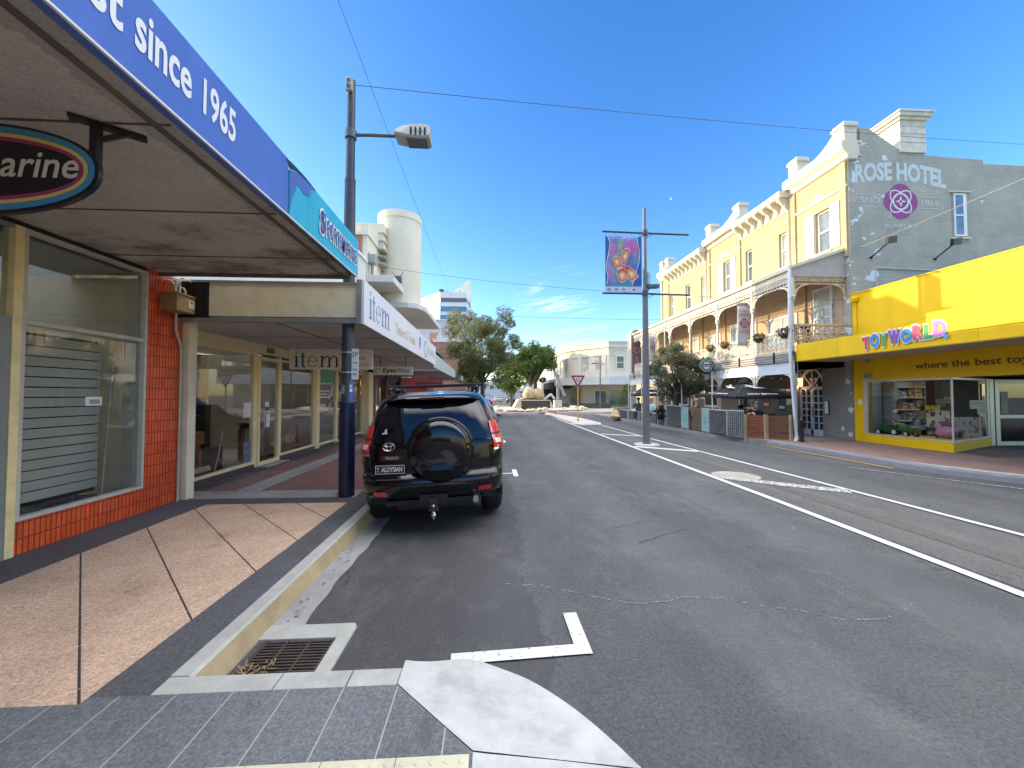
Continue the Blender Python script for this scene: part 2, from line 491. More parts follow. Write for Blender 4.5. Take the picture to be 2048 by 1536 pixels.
KERBC = mat('kerb_concrete', (.40, .40, .37), .85, .16, scale=6, bump=.25, bscale=110, dirt=.35)
RAMPC = mat('pale_ramp_concrete', (.46, .46, .45), .85, .14, scale=7, bump=.3, bscale=120, dirt=.6, dirtcol=(.16, .16, .15))

m = MB(); m.quad((-900, -200, -.06), (900, -200, -.06), (900, 1600, -.06), (-900, 1600, -.06))
m.build('ground', GRND, kind='structure')

m = MB()
xs = [-1.72, -1.5, -1.02, 10.4]; ys = [-8, 2.37, 2.72, 35.5]
for i in range(3):
    for j in range(3):
        if i == 1 and j == 1: continue
        m.quad((xs[i], ys[j], 0), (xs[i + 1], ys[j], 0), (xs[i + 1], ys[j + 1], 0), (xs[i], ys[j + 1], 0))
m.build('road', ASPH, kind='structure')
m = MB(); m.quad((-90, 37.2, -.012), (110, 37.2, -.012), (110, 58, -.012), (-90, 58, -.012))
m.build('roundabout_road', SUNPAVE, kind='structure')
m = MB(); m.quad((-6, 35.5, -.004), (14, 35.5, -.004), (14, 37.2, -.004), (-6, 37.2, -.004)); m.build('paving_band', PINKPAVE, kind='structure')
m = MB(); m.quad((-7, 58, -.02), (12, 58, -.02), (12, 400, -.02), (-7, 400, -.02)); m.build('far_road', ASPHW, kind='structure')
# median strip of older, lighter asphalt between the two lines, with a smooth patched seam
m = MB(); m.quad((4.45, -8, .004), (6.15, -8, .004), (6.02, 21, .004), (4.62, 21, .004)); m.build('median_strip', ASPHW, kind='structure')
PATCH = asphalt('patched_asphalt', (.10, .098, .092), (.125, .12, .11), .3)
m = MB(); m.quad((5.05, -8, .008), (5.42, -8, .008), (5.3, 9.8, .008), (5.05, 9.8, .008)); m.build('asphalt_patch', PATCH, kind='structure')

# road markings, worn through in specks
def worn_paint(name, col, amt):
    q = Mt(name); q.set(.7)
    f = q.noise(26, 6, .75); f2 = q.noise(3, 4, .6)
    c = q.mix(q.ramp(f, (0, 0, 0), (1, 1, 1), amt - .03, amt + .03), col, (.07, .07, .07))
    q.base(q.mix(q.ramp(f2, (0, 0, 0), (.3,) * 3, .4, .7), c, (.25, .25, .25))); return q.m
PAINT = worn_paint('worn_white_paint', (.62, .63, .64), .62)
PAINTW = worn_paint('very_worn_white_paint', (.66, .66, .63), .5)
YPAINT = worn_paint('worn_yellow_paint', (.55, .36, .07), .6)
def strip(pts, wd, z=.012):
    m = MB()
    for a, b in zip(pts[:-1], pts[1:]):
        a, b = V((a[0], a[1], z)), V((b[0], b[1], z)); d = (b - a).normalized(); s = V((-d.y, d.x, 0)) * wd / 2
        m.quad(a + s, a - s, b - s, b + s)
    return m
strip([(4.20, -8), (4.38, 3), (4.46, 6), (4.55, 17.4), (4.72, 33.5)], .115).build('road_marking', PAINT, kind='structure')
strip([(6.42, -8), (6.24, 4.2), (6.14, 9.4), (6.04, 14.2), (6.06, 21)], .10).build('road_marking', PAINT, kind='structure')
strip([(4.6, 12.0), (6.05, 10.85)], .26).build('road_marking', PAINT, kind='structure')
strip([(4.65, 15.9), (5.98, 15.05)], .24).build('road_marking', PAINT, kind='structure')
strip([(4.62, 7.45), (5.3, 6.85), (6.12, 6.2)], .30).build('road_marking', PAINTW, kind='structure')
mm = strip([(-.24, 2.44), (.60, 2.49)], .10); mm2 = strip([(.605, 2.44), (.60, 2.9)], .10, .0121)
mm.add(mm2.v, mm2.f); mm.build('road_marking', PAINT, kind='structure')
mm = strip([(.1, 8.02), (.48, 8.05)], .08); mm2 = strip([(.53, 7.75), (.53, 8.45)], .10, .0121); mm.add(mm2.v, mm2.f); mm.build('road_marking', PAINT, kind='structure')
mm = strip([(.1, 13.5), (.45, 13.52)], .08); mm2 = strip([(.50, 13.2), (.50, 13.9)], .10, .0121); mm.add(mm2.v, mm2.f); mm.build('road_marking', PAINT, kind='structure')
strip([(8.95, 12.2), (9.02, 10), (9.0, 8.1)], .10).build('road_marking', YPAINT, kind='structure')
strip([(8.15, 8.3), (8.7, 7.3), (9.3, 6.2)], .05).build('road_marking', PAINTW, kind='structure')
# pale filler in the wandering crack across the lane, in short broken lengths
m = MB(); rr = random.Random(3)
cr_px = [(1000, 1168), (1080, 1172), (1160, 1188), (1215, 1200), (1270, 1208), (1330, 1204), (1370, 1195), (1440, 1196), (1520, 1212), (1600, 1222), (1680, 1240), (1760, 1240), (1800, 1228), (1830, 1205)]
pts = [G(*p) for p in cr_px]
for a, b in zip(pts[:-1], pts[1:]):
    k = 7
    for i in range(k):
        if rr.random() < .35: continue
        p = a.lerp(b, i / k); q_ = a.lerp(b, (i + .8) / k)
        p.y += rr.uniform(-.008, .008); q_.y += rr.uniform(-.008, .008)
        wd = rr.uniform(.003, .008); s = V((0, wd, 0))
        m.quad(p - s + V((0, 0, .006)), q_ - s * .6 + V((0, 0, .006)), q_ + s * .6 + V((0, 0, .006)), p + s + V((0, 0, .006)))
m.build('crack_filler', mat('crack_filler', (.24, .245, .25), .8, .3, scale=20), kind='structure')

# left footpath
m = MB()
def fp(mi, x0, x1, y0, y1):
    m.cur = mi; m.quad((x0, y0, FP), (x1, y0, FP), (x1, y1, FP), (x0, y1, FP))
fp(0, -3.9, -2.0, 2.03, 5.55); fp(1, -2.0, -1.712, 2.07, 36); fp(1, -4.6, -3.9, 2.03, 5.55)
fp(1, -5.4, -2.0, 5.55, 5.85); fp(2, -5.4, -2.0, 5.85, 6.3)
fp(3, -3.62, -2.0, 6.3, 36); fp(2, -4.0, -3.62, 6.3, 36); fp(3, -4.5, -4.0, 6.3, 36); fp(1, -5.4, -4.5, 6.3, 36)
m.cur = 4
m.poly([(-9, -8, FP), (-1.712, -8, FP), (-1.712, 2.07, FP), (-2.0, 2.07, FP), (-2.0, 2.03, FP), (-9, 2.03, FP)])
m.poly([(-1.712, -8, FP), (-.07, -8, FP), (-.07, 1.67, FP), (-.48, 2.07, FP), (-1.712, 2.07, FP)])
m.build('footpath', [PINK, DARKP, LIGHTP, BRK, NIBP], kind='structure')
m = MB(); m.box(-9, -1.72, -8, 36, -.05, FP - .01); m.box(-1.72, -.5, -8, 2.0, -.05, FP - .01); m.build('footpath_base', CONC, kind='structure')
# kerb: pale top, brown stained face
def kerb_run(x_top0, x_top1, x_bot, y0, y1, sgn=1, n=8):
    mt = MB(); mf = MB(); L = 1.9
    k = max(1, int((y1 - y0) / L))
    for i in range(k):
        a = y0 + (y1 - y0) * i / k; b = y0 + (y1 - y0) * (i + 1) / k - .006
        prof = [(x_top0, FP - .05), (x_top0, FP + .001), (x_top1 - .02 * sgn, FP + .001), (x_top1, FP - .012)]
        mt.prism(prof, (0, a, 0), (1, 0, 0), (0, 0, 1), (0, b - a, 0))
        prof = [(x_top0, -.04), (x_top0, FP - .05), (x_top1, FP - .012), (x_bot, .012), (x_bot + .01 * sgn, -.04)]
        mf.prism(prof, (0, a, 0), (1, 0, 0), (0, 0, 1), (0, b - a, 0))
    return mt, mf
mt, mf = kerb_run(-1.71, -1.595, -1.545, 2.2, 36)
k = mt.build('kerb', KERBC, kind='structure'); mf.build('kerb_face', YKERB, k)
m = MB(); P = []
yy = np.arange(2.86, 36, .12)
for y in yy:
    e = -1.33 + .012 * math.sin(y * 3.1) + .008 * math.sin(y * 13.7) + rr.uniform(-.007, .007)
    P.append([(-1.56, y, .009), (e, y, .006)])
m.grid(P); m.build('gutter', mat('gutter_concrete', (.30, .30, .30), .85, .2, scale=3, bump=.2, dirt=.5), kind='structure')
# nib edge kerb
m = MB()
for a, b in ((-1.71, -1.12), (-1.114, -.75), (-.744, -.485)):
    m.prism([(2.07, -.04), (2.07, FP + .001), (2.19, FP + .001), (2.22, FP - .02), (2.30, .0), (2.30, -.04)], (a, 0, 0), (0, 1, 0), (0, 0, 1), (b - a, 0, 0))
m.build('kerb', KERBC, kind='structure', bevel=.006)
# pale concrete ramp sweeping down to the road
inner = [(-.48, 2.075), (-.36, 1.957), (-.22, 1.82), (-.07, 1.675)]
outer = [(-.485, 2.29), (-.12, 2.415), (.23, 2.23), (.44, 2.02), (.57, 1.84), (.665, 1.68)]
def resample(p, n):
    p = [V((a, b)) for a, b in p]; L = [0]
    for a, b in zip(p[:-1], p[1:]): L.append(L[-1] + (b - a).length)
    out = []
    for i in range(n):
        t = L[-1] * i / (n - 1)
        j = max(0, min(len(p) - 2, next((k for k in range(len(L) - 1) if L[k + 1] >= t), len(p) - 2)))
        out.append(p[j].lerp(p[j + 1], (t - L[j]) / max(1e-6, L[j + 1] - L[j])))
    return out
I_, O_ = resample(inner, 24), resample(outer, 24)
def smooth2(p, k=3):
    for _ in range(k): p = [p[0]] + [(p[i - 1] + p[i] * 2 + p[i + 1]) / 4 for i in range(1, len(p) - 1)] + [p[-1]]
    return p
O_ = smooth2(O_)
P = []
for i, (a, b) in enumerate(zip(I_, O_)):
    row = []; ze = .02 + .095 * math.exp(-i / 3.5)
    for t in (0, .08, .3, .6, .85, .96, 1):
        q_ = a.lerp(b, t); z = FP + .002 + (ze - FP) * t
        row.append((q_.x, q_.y, z))
    row.append((b.x + .004, b.y + .006, -.02)); P.append(row)
m = MB(); m.grid(P)
P = []
for y in np.linspace(1.668, -4, 20):
    xo = .67 + .09 * (1 - math.exp((y - 1.668) * 2))
    P.append([(-.07, y, FP + .002), (.0, y, FP - .01), (.3, y, FP * .62), (xo - .03, y, .03), (xo, y, .02), (xo + .004, y, -.02)])
m.grid(P); m.build('ramp', RAMPC, kind='structure', smooth=50)
# tactile pavers with raised domes
TACT = mat('cream_tactile_paver', (.52, .50, .36), .75, .1, scale=6, bump=.1)
m = MB()
for i in range(4):
    x1 = -.085 - i * .302; x0 = x1 - .298
    for j in range(2):
        y1 = 1.655 - j * .302; y0 = y1 - .298
        m.box(x0, x1, y0, y1, FP - .01, FP + .006)
        for a in range(5):
            for b in range(5):
                m.lathe([(.017, 0), (.014, .004), (0, .0055)], (x0 + .03 + a * .06, y0 + .03 + b * .06, FP + .005), n=8)
m.build('tactile_paving', TACT, kind='structure', smooth=40)

# drain grate in the gutter
t = thing('drain_grate', 'rusty iron drain grate set in a concrete surround beside the kerb', 'drain grate', (-1.26, 2.55, 0))
m = MB(); m.box(-1.55, -1.035 + .0, 2.70, 2.86, -.03, .014); m.prism([(-1.035, 2.31), (-.945, 2.31), (-.94, 2.82), (-.965, 2.86), (-1.035, 2.86)], (0, 0, -.03), (1, 0, 0), (0, 1, 0), (0, 0, .045))
m.build('surround', KERBC, t, bevel=.004)
RUST = mat('rusty_iron', (.06, .045, .035), .75, .35, scale=14, bump=.3, bscale=80)
m = MB()
for i in range(11): m.box(-1.49, -1.045, 2.395 + i * .028, 2.407 + i * .028, -.028, .004)
for x in (-1.49, -1.35, -1.2, -1.052): m.box(x, x + .012, 2.375, 2.70, -.028, .007)
m.build('bars', RUST, t)
m = MB(); m.quad((-1.5, 2.37, -.045), (-1.02, 2.37, -.045), (-1.02, 2.72, -.045), (-1.5, 2.72, -.045)); m.build('pit', mat('pit_dark', (.008, .008, .008), .9, .2), t)
m = MB(); rr = random.Random(5)
for i in range(46):
    x, y = rr.uniform(-1.49, -1.3), rr.uniform(2.32, 2.45); a = rr.uniform(0, 6.3); L = rr.uniform(.015, .06)
    z = .008 + rr.random() * .02
    m.bar((x, y, z), (x + math.cos(a) * L, y + math.sin(a) * L, z + rr.uniform(-.004, .014)), .006, .003)
m.build('leaf_litter', mat('dry_leaves', (.26, .19, .11), .9, .4, scale=30), t)

# right footpath, kerb and paving
m = MB()
kx = lambda y: 9.3 + (0 if y > 8 else (8 - y) ** 1.5 * .32)
def rp(mi, pts): m.cur = mi; m.poly([(a, b, FP) for a, b in pts])
yb = list(np.linspace(13.2, 4, 14))
rp(0, [(9.45 if y > 8 else kx(y) + .35, y) for y in yb] + [(40, 4), (40, 8.6), (12.15, 8.6), (12.1, 13.2)])
rp(1, [(kx(y) + .12, y) for y in yb] + [(9.45 if y > 8 else kx(y) + .35, y) for y in yb[::-1]])
rp(2, [(12.1, 13.2), (12.15, 8.6), (40, 8.6), (40, 13.2)])
rp(0, [(9.3, 13.2), (12.1, 13.2), (12.1, 30), (9.3, 30)])
m.build('footpath', [RBRK, KERBC, DARKP], kind='structure')
P = [[(kx(y) - .02, y, -.02), (kx(y), y, .10), (kx(y) + .03, y, FP + .001), (kx(y) + .12, y, FP + .001)] for y in yb]
m = MB(); m.grid(P); m.build('kerb', mat('grey_kerb_stone', (.22, .22, .24), .85, .15, bump=.2), kind='structure')
# alfresco slab running along the hotel
m = MB(); m.prism([(9.35, 12.3), (12.1, 12.3), (12.1, 30.5), (8.2, 30.5), (8.30, 22.5), (8.50, 14.8), (8.9, 12.9)], (0, 0, -.03), (1, 0, 0), (0, 1, 0), (0, 0, FP + .034))
m.build('footpath', mat('grey_alfresco_concrete', (.24, .24, .235), .85, .15, bump=.2), kind='structure')

# median: pole footing, old footing, traffic island
m = MB(); m.lathe([(.42, -.02), (.40, .03), (.36, .045), (0, .045)], (5.17, 12.41, 0), n=28); m.build('pole_footing', RAMPC, kind='structure', smooth=40)
m = MB(); m.lathe([(.46, -.02), (.44, .015), (0, .02)], (4.98, 7.55, 0), n=28); m.build('old_footing', mat('stained_footing_concrete', (.34, .33, .29), .9, .25, scale=4, dirt=.4), kind='structure', smooth=40)
ISL = mat('pale_island_concrete', (.50, .46, .38), .85, .12, bump=.2)
m = MB(); isl = [(4.72, 21.6), (5.1, 20.75), (5.9, 20.7), (6.2, 21.6), (6.05, 26.5), (5.3, 31), (4.95, 32.6), (4.78, 32.6), (4.62, 30)]
m.prism(isl, (0, 0, -.02), (1, 0, 0), (0, 1, 0), (0, 0, .14)); m.build('traffic_island', ISL, kind='structure', bevel=.04)
m = MB(); m.prism([(4.6, 21.55), (5.0, 20.45), (5.95, 20.4), (6.32, 21.5), (6.2, 21.75), (4.72, 21.75)], (0, 0, -.02), (1, 0, 0), (0, 1, 0), (0, 0, .10)); m.build('island_nose', LINEW, kind='structure', bevel=.03)
m = MB(); rr = random.Random(9)
for i in range(60):
    m.ball((4.9 + rr.uniform(-.5, .9), 33.4 + rr.uniform(-.5, .5), .02), rr.uniform(.05, .16), rr.uniform(.05, .14), rr.uniform(.03, .1), 7, 5)
m.build('dark_rubble', mat('dark_rubble', (.05, .045, .04), .95, .3), kind='stuff')

m = MB(); rr = random.Random(17)
def litter(x, y, L):
    a = rr.uniform(0, 6.3); m.bar((x, y, .016), (x + math.cos(a) * L, y + math.sin(a) * L, .016 + rr.uniform(0, .012)), L * .45, .003)
for i in range(70): litter(rr.choice((-1.50, -1.44)) + rr.uniform(-.03, .06), 2.9 + rr.random() ** 1.5 * 6, rr.uniform(.012, .035))
for i in range(60): litter(rr.uniform(-1.2, 8.5), rr.uniform(2.7, 14), rr.uniform(.01, .026))
m.build('leaf_litter', mat('scattered_dry_leaves', (.34, .28, .19), .9, .4, scale=30), kind='stuff')

# ================================================================== LEFT SIDE
TILE = brick('orange_red_wall_tile', (.82, .125, .035), (.64, .085, .026), (.27, .045, .02), .047, .145, 'x', .006, .35, offset=0, bump=.8, var=.3)
SOFF = mat('stained_soffit', (.58, .52, .44), .9, .25, scale=1.3, bump=.1, dirt=.85, dirtcol=(.13, .105, .085))
BLUEF = mat('blue_sign_vinyl', (.075, .155, .47), .4, .14, scale=3, stretch=(1, 1, .2), dirt=.12)
q = Mt('stained_awning_soffit'); q.set(.9); x, y, z = q.sep()
c = q.ramp(q.noise(1.3, 7, .7), (.50, .45, .38), (.64, .58, .50))
far = q.n('ShaderNodeMapRange'); far.inputs['From Min'].default_value = -2.5; far.inputs['From Max'].default_value = 1.6; far.inputs['To Min'].default_value = -.12; far.inputs['To Max'].default_value = .09; q.l(y, far.inputs['Value'])
stn = q.ramp(q.math('ADD', q.noise(1.15, 8, .72, (.8, 1.3, 1)), far.outputs[0]), (0, 0, 0), (.92,) * 3, .5, .68)
c = q.mix(stn, c, (.12, .09, .07)); edge_ = q.math('GREATER_THAN', q.math('ADD', x, q.math('MULTIPLY', q.noise(2, 5, .7), .5)), 2.55)
c = q.mix(q.math('MULTIPLY', edge_, .35), c, (.16, .13, .10)); c = q.mix(1.0, c, q.ramp(q.noise(60, 3, .8), (.75,) * 3, (1.2,) * 3), 'MULTIPLY')
q.base(c); q.bump(q.noise(60, 5, .7), .1, .02); SOFF = q.m
BLUED = mat('deep_blue_sign_vinyl', (.075, .13, .40), .4, .05)
TEAL = mat('teal_sign_vinyl', (.03, .42, .55), .4, .12, scale=3, stretch=(1, 1, .2))
NAVY = mat('navy_lettering', (.045, .06, .26), .45, .05)
YFRAME = mat('cream_yellow_frame', (.80, .67, .34), .4, .15, scale=6, dirt=.2)
GFRAME = mat('grey_cream_frame', (.50, .49, .42), .4, .12, scale=6)
BEIGE = mat('beige_interior_wall', (.62, .56, .40), .8, .1)
DBROWN = mat('dark_brown_board', (.03, .024, .02), .6, .3)
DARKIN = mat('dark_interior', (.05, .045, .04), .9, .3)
CEIL = mat('interior_ceiling', (.5, .5, .48), .9, .05)
t = thing('shop_building', 'orange red tiled shop with blue awning and an empty slatted display window', 'shop', (-4.45, 4, FP))
sb = t
m = MB(); m.box(-4.66, -4.45, 5.19, 5.78, FP - .1, 3.3); m.box(-4.66, -4.45, 3.875, 5.19, FP - .1, .455)
m.build('tiled_wall', TILE, t)
m = MB(); m.box(-4.9, -4.55, -8, 5.76, 3.36, 5.0); m.box(-14, -4.9, 5.5, 5.76, FP, 4.9); m.box(-14, -7.2, -8, 5.5, 4.6, 4.75); m.box(-5.5, -4.9, -8, 5.5, 4.6, 4.75); m.box(-7.2, -5.5, -8, .6, 4.6, 4.75); m.box(-14, -13.8, -8, 5.5, FP, 4.6)  # roof left open in the middle: an added skylight to brighten the shop inside
m.build('wall', mat('shop_upper_wall', (.5, .47, .4), .8, .12), t)
m = MB(); m.box(-4.62, -4.47, 3.5, 5.19, 3.235, 3.31); m.box(-4.56, -4.455, -8, 5.19, 3.27, 3.36); m.build('head_board', DBROWN, t)
# window: frame with transom, two panes
f = MB()
def frame_x(m, X0, X1, y0, y1, z0, z1, wd):
    m.box(X0, X1, y0, y1, z0, z0 + wd); m.box(X0, X1, y0, y1, z1 - wd, z1)
    m.box(X0, X1, y0, y0 + wd, z0 + wd, z1 - wd); m.box(X0, X1, y1 - wd, y1, z0 + wd, z1 - wd)
frame_x(f, -4.53, -4.435, 3.875, 5.205, .455, 3.25, .035)
f.box(-4.52, -4.44, 3.91, 5.17, 2.33, 2.375); f.box(-4.68, -4.531, 5.165, 5.1895, .455, 3.25)
wf = f.build('window_frame', GFRAME, t, bevel=.004)
m = MB(); m.box(-4.50, -4.492, 3.91, 5.17, .49, 2.33); m.box(-4.50, -4.492, 3.91, 5.17, 2.375, 3.215); m.build('pane', GLASS, wf)
m = MB(); m.box(-4.491, -4.488, 4.52, 4.70, 1.53, 1.63); m.build('sticker', WHITE, wf)
m = MB(); m.box(-4.487, -4.4865, 4.56, 4.68, 1.55, 1.60); m.build('sticker_print', mat('sticker_print', (.3, .33, .36), .7, .5, scale=60), wf)
m = MB(); m.box(-4.55, -4.43, 3.80, 3.872, FP, 3.25); m.build('door_post', YFRAME, t, bevel=.004)
f = MB(); f.box(-4.52, -4.44, 1.4, 3.80, 2.33, 2.375); f.box(-4.52, -4.44, 1.4, 3.8, 3.22, 3.25); f.box(-4.53, -4.44, 3.70, 3.796, FP, 2.33); f.box(-4.53, -4.44, 2.75, 2.82, FP, 2.33); f.box(-4.53, -4.44, 2.82, 3.70, FP, .34)
d = f.build('door', mat('grey_door_frame', (.22, .24, .24), .45, .12), t)
m = MB(); m.box(-4.5, -4.49, 2.82, 3.70, .34, 2.33); m.box(-4.5, -4.49, 1.4, 3.8, 2.375, 3.22); m.build('pane', GLASS, d)
m = MB(); m.tube([(-4.42, 3.62, .95), (-4.38, 3.62, .95), (-4.38, 3.62, 1.35), (-4.42, 3.62, 1.35)], .012); m.build('handle', STEEL, d)
m = MB(); m.box(-4.55, -4.45, -8, 1.4, FP, 3.27); m.build('front_wall', TILE, t)
# inside
SLAT = mat('grey_green_slat_board', (.60, .61, .56), .6, .06)
m = MB()
for i in range(16): m.box(-4.98, -4.955, 2.6, 5.16, .5 + i * .113, .5 + i * .113 + .1)
sl = m.build('slat_board', SLAT, t)
m = MB(); m.box(-5.0, -4.985, 2.6, 5.16, .45, 2.33); m.build('slat_backing', BLACK, sl)
m = MB(); m.box(-4.98, -4.6, 5.185, 5.22, FP + .1, 3.2); m.box(-7.5, -7.4, -3, 5.5, FP, 3.2); m.box(-7.4, -5.02, 5.3, 5.4, FP, 3.2); m.build('inner_wall', BEIGE, t)
m = MB(); m.box(-7.4, -4.55, -3, 5.3, FP + .18, FP + .22); m.build('inner_floor', DARKIN, t)
m = MB(); m.box(-5.5, -4.65, -3, 5.3, 3.21, 3.234); m.box(-7.4, -5.5, -3, .6, 3.21, 3.234); m.box(-7.25, -7.2, .6, 5.3, 3.2, 4.6); m.box(-5.5, -5.45, .6, 5.3, 3.234, 4.6); m.box(-7.2, -5.5, 5.3, 5.35, 3.2, 4.6); m.box(-7.2, -5.5, .55, .6, 3.234, 4.6); m.build('inner_ceiling', CEIL, t)  # ceiling opening and shaft walls of the added skylight
# awning
m = MB(); m.box(-4.45, -1.93, -8, 5.40, 3.30, 3.36)
aw = m.build('awning', SOFF, t)
m = MB()
for y in (-1.2, .6, 2.4, 3.55, 4.7): m.box(-4.44, -1.95, y, y + .012, 3.292, 3.3)
m.box(-2.05, -2.02, -8, 5.40, 3.28, 3.30); m.box(-4.45, -1.95, 5.36, 5.42, 3.265, 3.299)
m.build('soffit_batten', mat('dark_soffit_batten', (.14, .11, .085), .9, .3, scale=3), aw)
m = MB(); m.box(-4.5, -1.9, -8, 5.42, 3.74, 3.78); m.box(-4.4, -1.92, 5.39, 5.42, 3.36, 3.74); m.build('awning_roof', mat('roof_sheet', (.16, .16, .16), .7, .2), aw)
m = MB(); m.box(-1.93, -1.85, -8, 3.565, 3.305, 3.815)
fs = m.build('fascia', BLUEF, aw, bevel=.003)
m = MB(); m.prism([(3.58, 3.30), (5.42, 3.30), (5.42, 3.81), (4.12, 3.815), (3.9, 3.80), (3.72, 3.785), (3.58, 3.73)], (-1.85, 0, 0), (0, 1, 0), (0, 0, 1), (-.03, 0, 0))
fp2 = m.build('fascia_panel', TEAL, aw)
m = MB()
wv = [(3.582, 3.31), (3.582, 3.73), (3.72, 3.783), (3.9, 3.798), (4.12, 3.813), (4.04, 3.79), (3.99, 3.755), (3.985, 3.70), (3.94, 3.66), (3.85, 3.645), (3.77, 3.665), (3.70, 3.66), (3.70, 3.60), (3.66, 3.545), (3.625, 3.47), (3.61, 3.40)]
m.prism(wv, (-1.846, 0, 0), (0, 1, 0), (0, 0, 1), (-.002, 0, 0)); m.build('blue_corner', BLUED, fp2)
m = MB(); m.prism([(3.52, 3.80), (3.60, 3.745), (3.72, 3.79), (3.9, 3.803), (4.12, 3.818), (3.9, 3.83), (3.7, 3.822), (3.6, 3.815)], (-1.848, 0, 0), (0, 1, 0), (0, 0, 1), (-.01, 0, 0)); m.build('torn_edge', BLACK, fp2)
m = MB(); m.box(-1.93, -1.853, 5.42, 5.432, 3.30, 3.81); m.box(-1.86, -1.845, -8, 5.42, 3.29, 3.303); m.build('edge_trim', WHITE, aw)
def xtext(st, parent, X, ya, yb, z, h, m_, name='lettering', **kw):   # lettering on a wall facing +X: reads from near to far along +Y
    return text(name, st, m_, parent, (X, (ya + yb) / 2, z), (0, 1, 0), (0, 0, 1), h, width=abs(yb - ya), **kw)
LETW = mat('white_lettering', (.80, .80, .78), .5, .03)
for st_, u0, v0, u1, v1, hk in (('best', 60, 0, 246, 0, 1), ('since', 268, 95, 382, 190, 1), ('1965', 406, 190, 470, 280, 1)):
    ya_, yb_ = PX(u0, v0, -1.85).y, PX(u1, v1, -1.85).y
    xtext(st_, fs, -1.85, ya_, yb_, 3.475, .235 if st_ != '1965' else .22, LETW, bold=.022)
xtext('S', fp2, -1.845, 4.19, 4.34, 3.42, .26, LETW, name='lettering_outline', bold=.06); xtext('PORTSMARINE', fp2, -1.845, 4.36, 5.33, 3.435, .20, LETW, name='lettering_outline', bold=.06, spacing=1.12)
xtext('S', fp2, -1.838, 4.21, 4.32, 3.43, .24, NAVY, bold=.02); xtext('PORTSMARINE', fp2, -1.838, 4.375, 5.315, 3.445, .18, NAVY, bold=.005, spacing=1.12)

# oval hanging sign
YO = 2.36
t = thing('hanging_sign', 'black oval sign with striped rim hanging under the blue awning', 'sign', (-3.0, YO, 2.97))
def oval(a, b, n=48, e=2.25):
    return [(a * math.copysign(abs(math.cos(k * 2 * math.pi / n)) ** (2 / e), math.cos(k * 2 * math.pi / n)), b * math.copysign(abs(math.sin(k * 2 * math.pi / n)) ** (2 / e), math.sin(k * 2 * math.pi / n))) for k in range(n)]
cx0 = -3.12; A0, B0 = .81, .278
m = MB(); m.prism(oval(A0, B0), (cx0, YO, 2.97), d=(0, .028, 0)); pn = m.build('panel', BLACK, t, smooth=40)
for nm, col, a0, k0, k1 in (('blue_rim', (.05, .26, .42), 0, .018, .052), ('yellow_rim', (.62, .50, .16), 0, .055, .08), ('magenta_rim', (.34, .04, .13), 0, .083, .104)):
    m = MB(); o1 = oval(A0 - k0, B0 - k0); o2 = oval(A0 - k1, B0 - k1); n = len(o1)
    vs = [(cx0 + p[0], YO - .004, 2.97 + p[1]) for p in o1] + [(cx0 + p[0], YO - .004, 2.97 + p[1]) for p in o2]
    m.add(vs, [(i, (i + 1) % n, n + (i + 1) % n, n + i) for i in range(n)]); m.build(nm, mat(nm, col, .5, .05), pn)
e_ = PY(158, 360, YO)
text('lettering', 'Sportsmarine', mat('cream_lettering', (.62, .60, .48), .5, .05), pn, (e_.x, YO, 2.925), (1, 0, 0), (0, 0, 1), .155, align='R', bold=.012, shear=.18, width=1.16)
m = MB(); m.box(-3.9, -3.86, YO + .015, YO + .055, 3.0, 3.29); m.build('bracket', BLACK, t)
m = MB(); m.box(-2.385, -2.345, YO + .015, YO + .055, 3.0, 3.29); m.bar((-2.47, YO - .02, 3.285), (-2.2, YO + .18, 3.285), .06, .02)
m.bar((-2.37, YO + .04, 3.18), (-2.26, YO + .12, 3.28), .025)
m.build('bracket', BLACK, t)

# rusty junction box with conduits
t = thing('electrical_box', 'rusty electrical box with conduits on the orange tiled pillar', 'electrical box', (-4.4, 5.6, 2.8))
m = MB(); m.box(-4.45, -4.22, 5.38, 5.74, 2.80, 3.03); m.box(-4.45, -4.2, 5.36, 5.76, 3.02, 3.045)
m.build('box', mat('rusty_cream_metal', (.33, .23, .11), .75, .3, scale=5, bump=.2, dirt=.7, dirtcol=(.10, .05, .025)), t, bevel=.008)
m = MB(); m.box(-4.222, -4.216, 5.58, 5.68, 2.87, 2.98); m.build('label', WHITE, t)
m = MB(); m.box(-4.217, -4.214, 5.60, 5.66, 2.935, 2.965); m.build('label_mark', mat('warning_orange', (.7, .2, .05), .5, .05), t)
PIPE = mat('cream_conduit', (.46, .41, .31), .6, .2, scale=8)
m = MB()
for k, (y, h) in enumerate(((5.46, 3.22), (5.56, 3.25), (5.66, 3.18))):
    m.tube([(-4.33, y, 3.04), (-4.33, y, h - .06), (-4.35, y, h - .02), (-4.40, y, h), (-4.46, y, h)], .017)
m.tube([(-4.31, 5.46, 3.04), (-4.31, 5.46, 3.16), (-4.28, 5.52, 3.24), (-4.26, 5.62, 3.27), (-4.3, 5.75, 3.27)], .02)
m.tube([(-4.40, 5.6, 2.8), (-4.40, 5.6, 2.55), (-4.42, 5.72, 2.35), (-4.43, 5.74, 2.2), (-4.43, 5.74, FP)], .018)
m.build('conduit', PIPE, t, smooth=60)

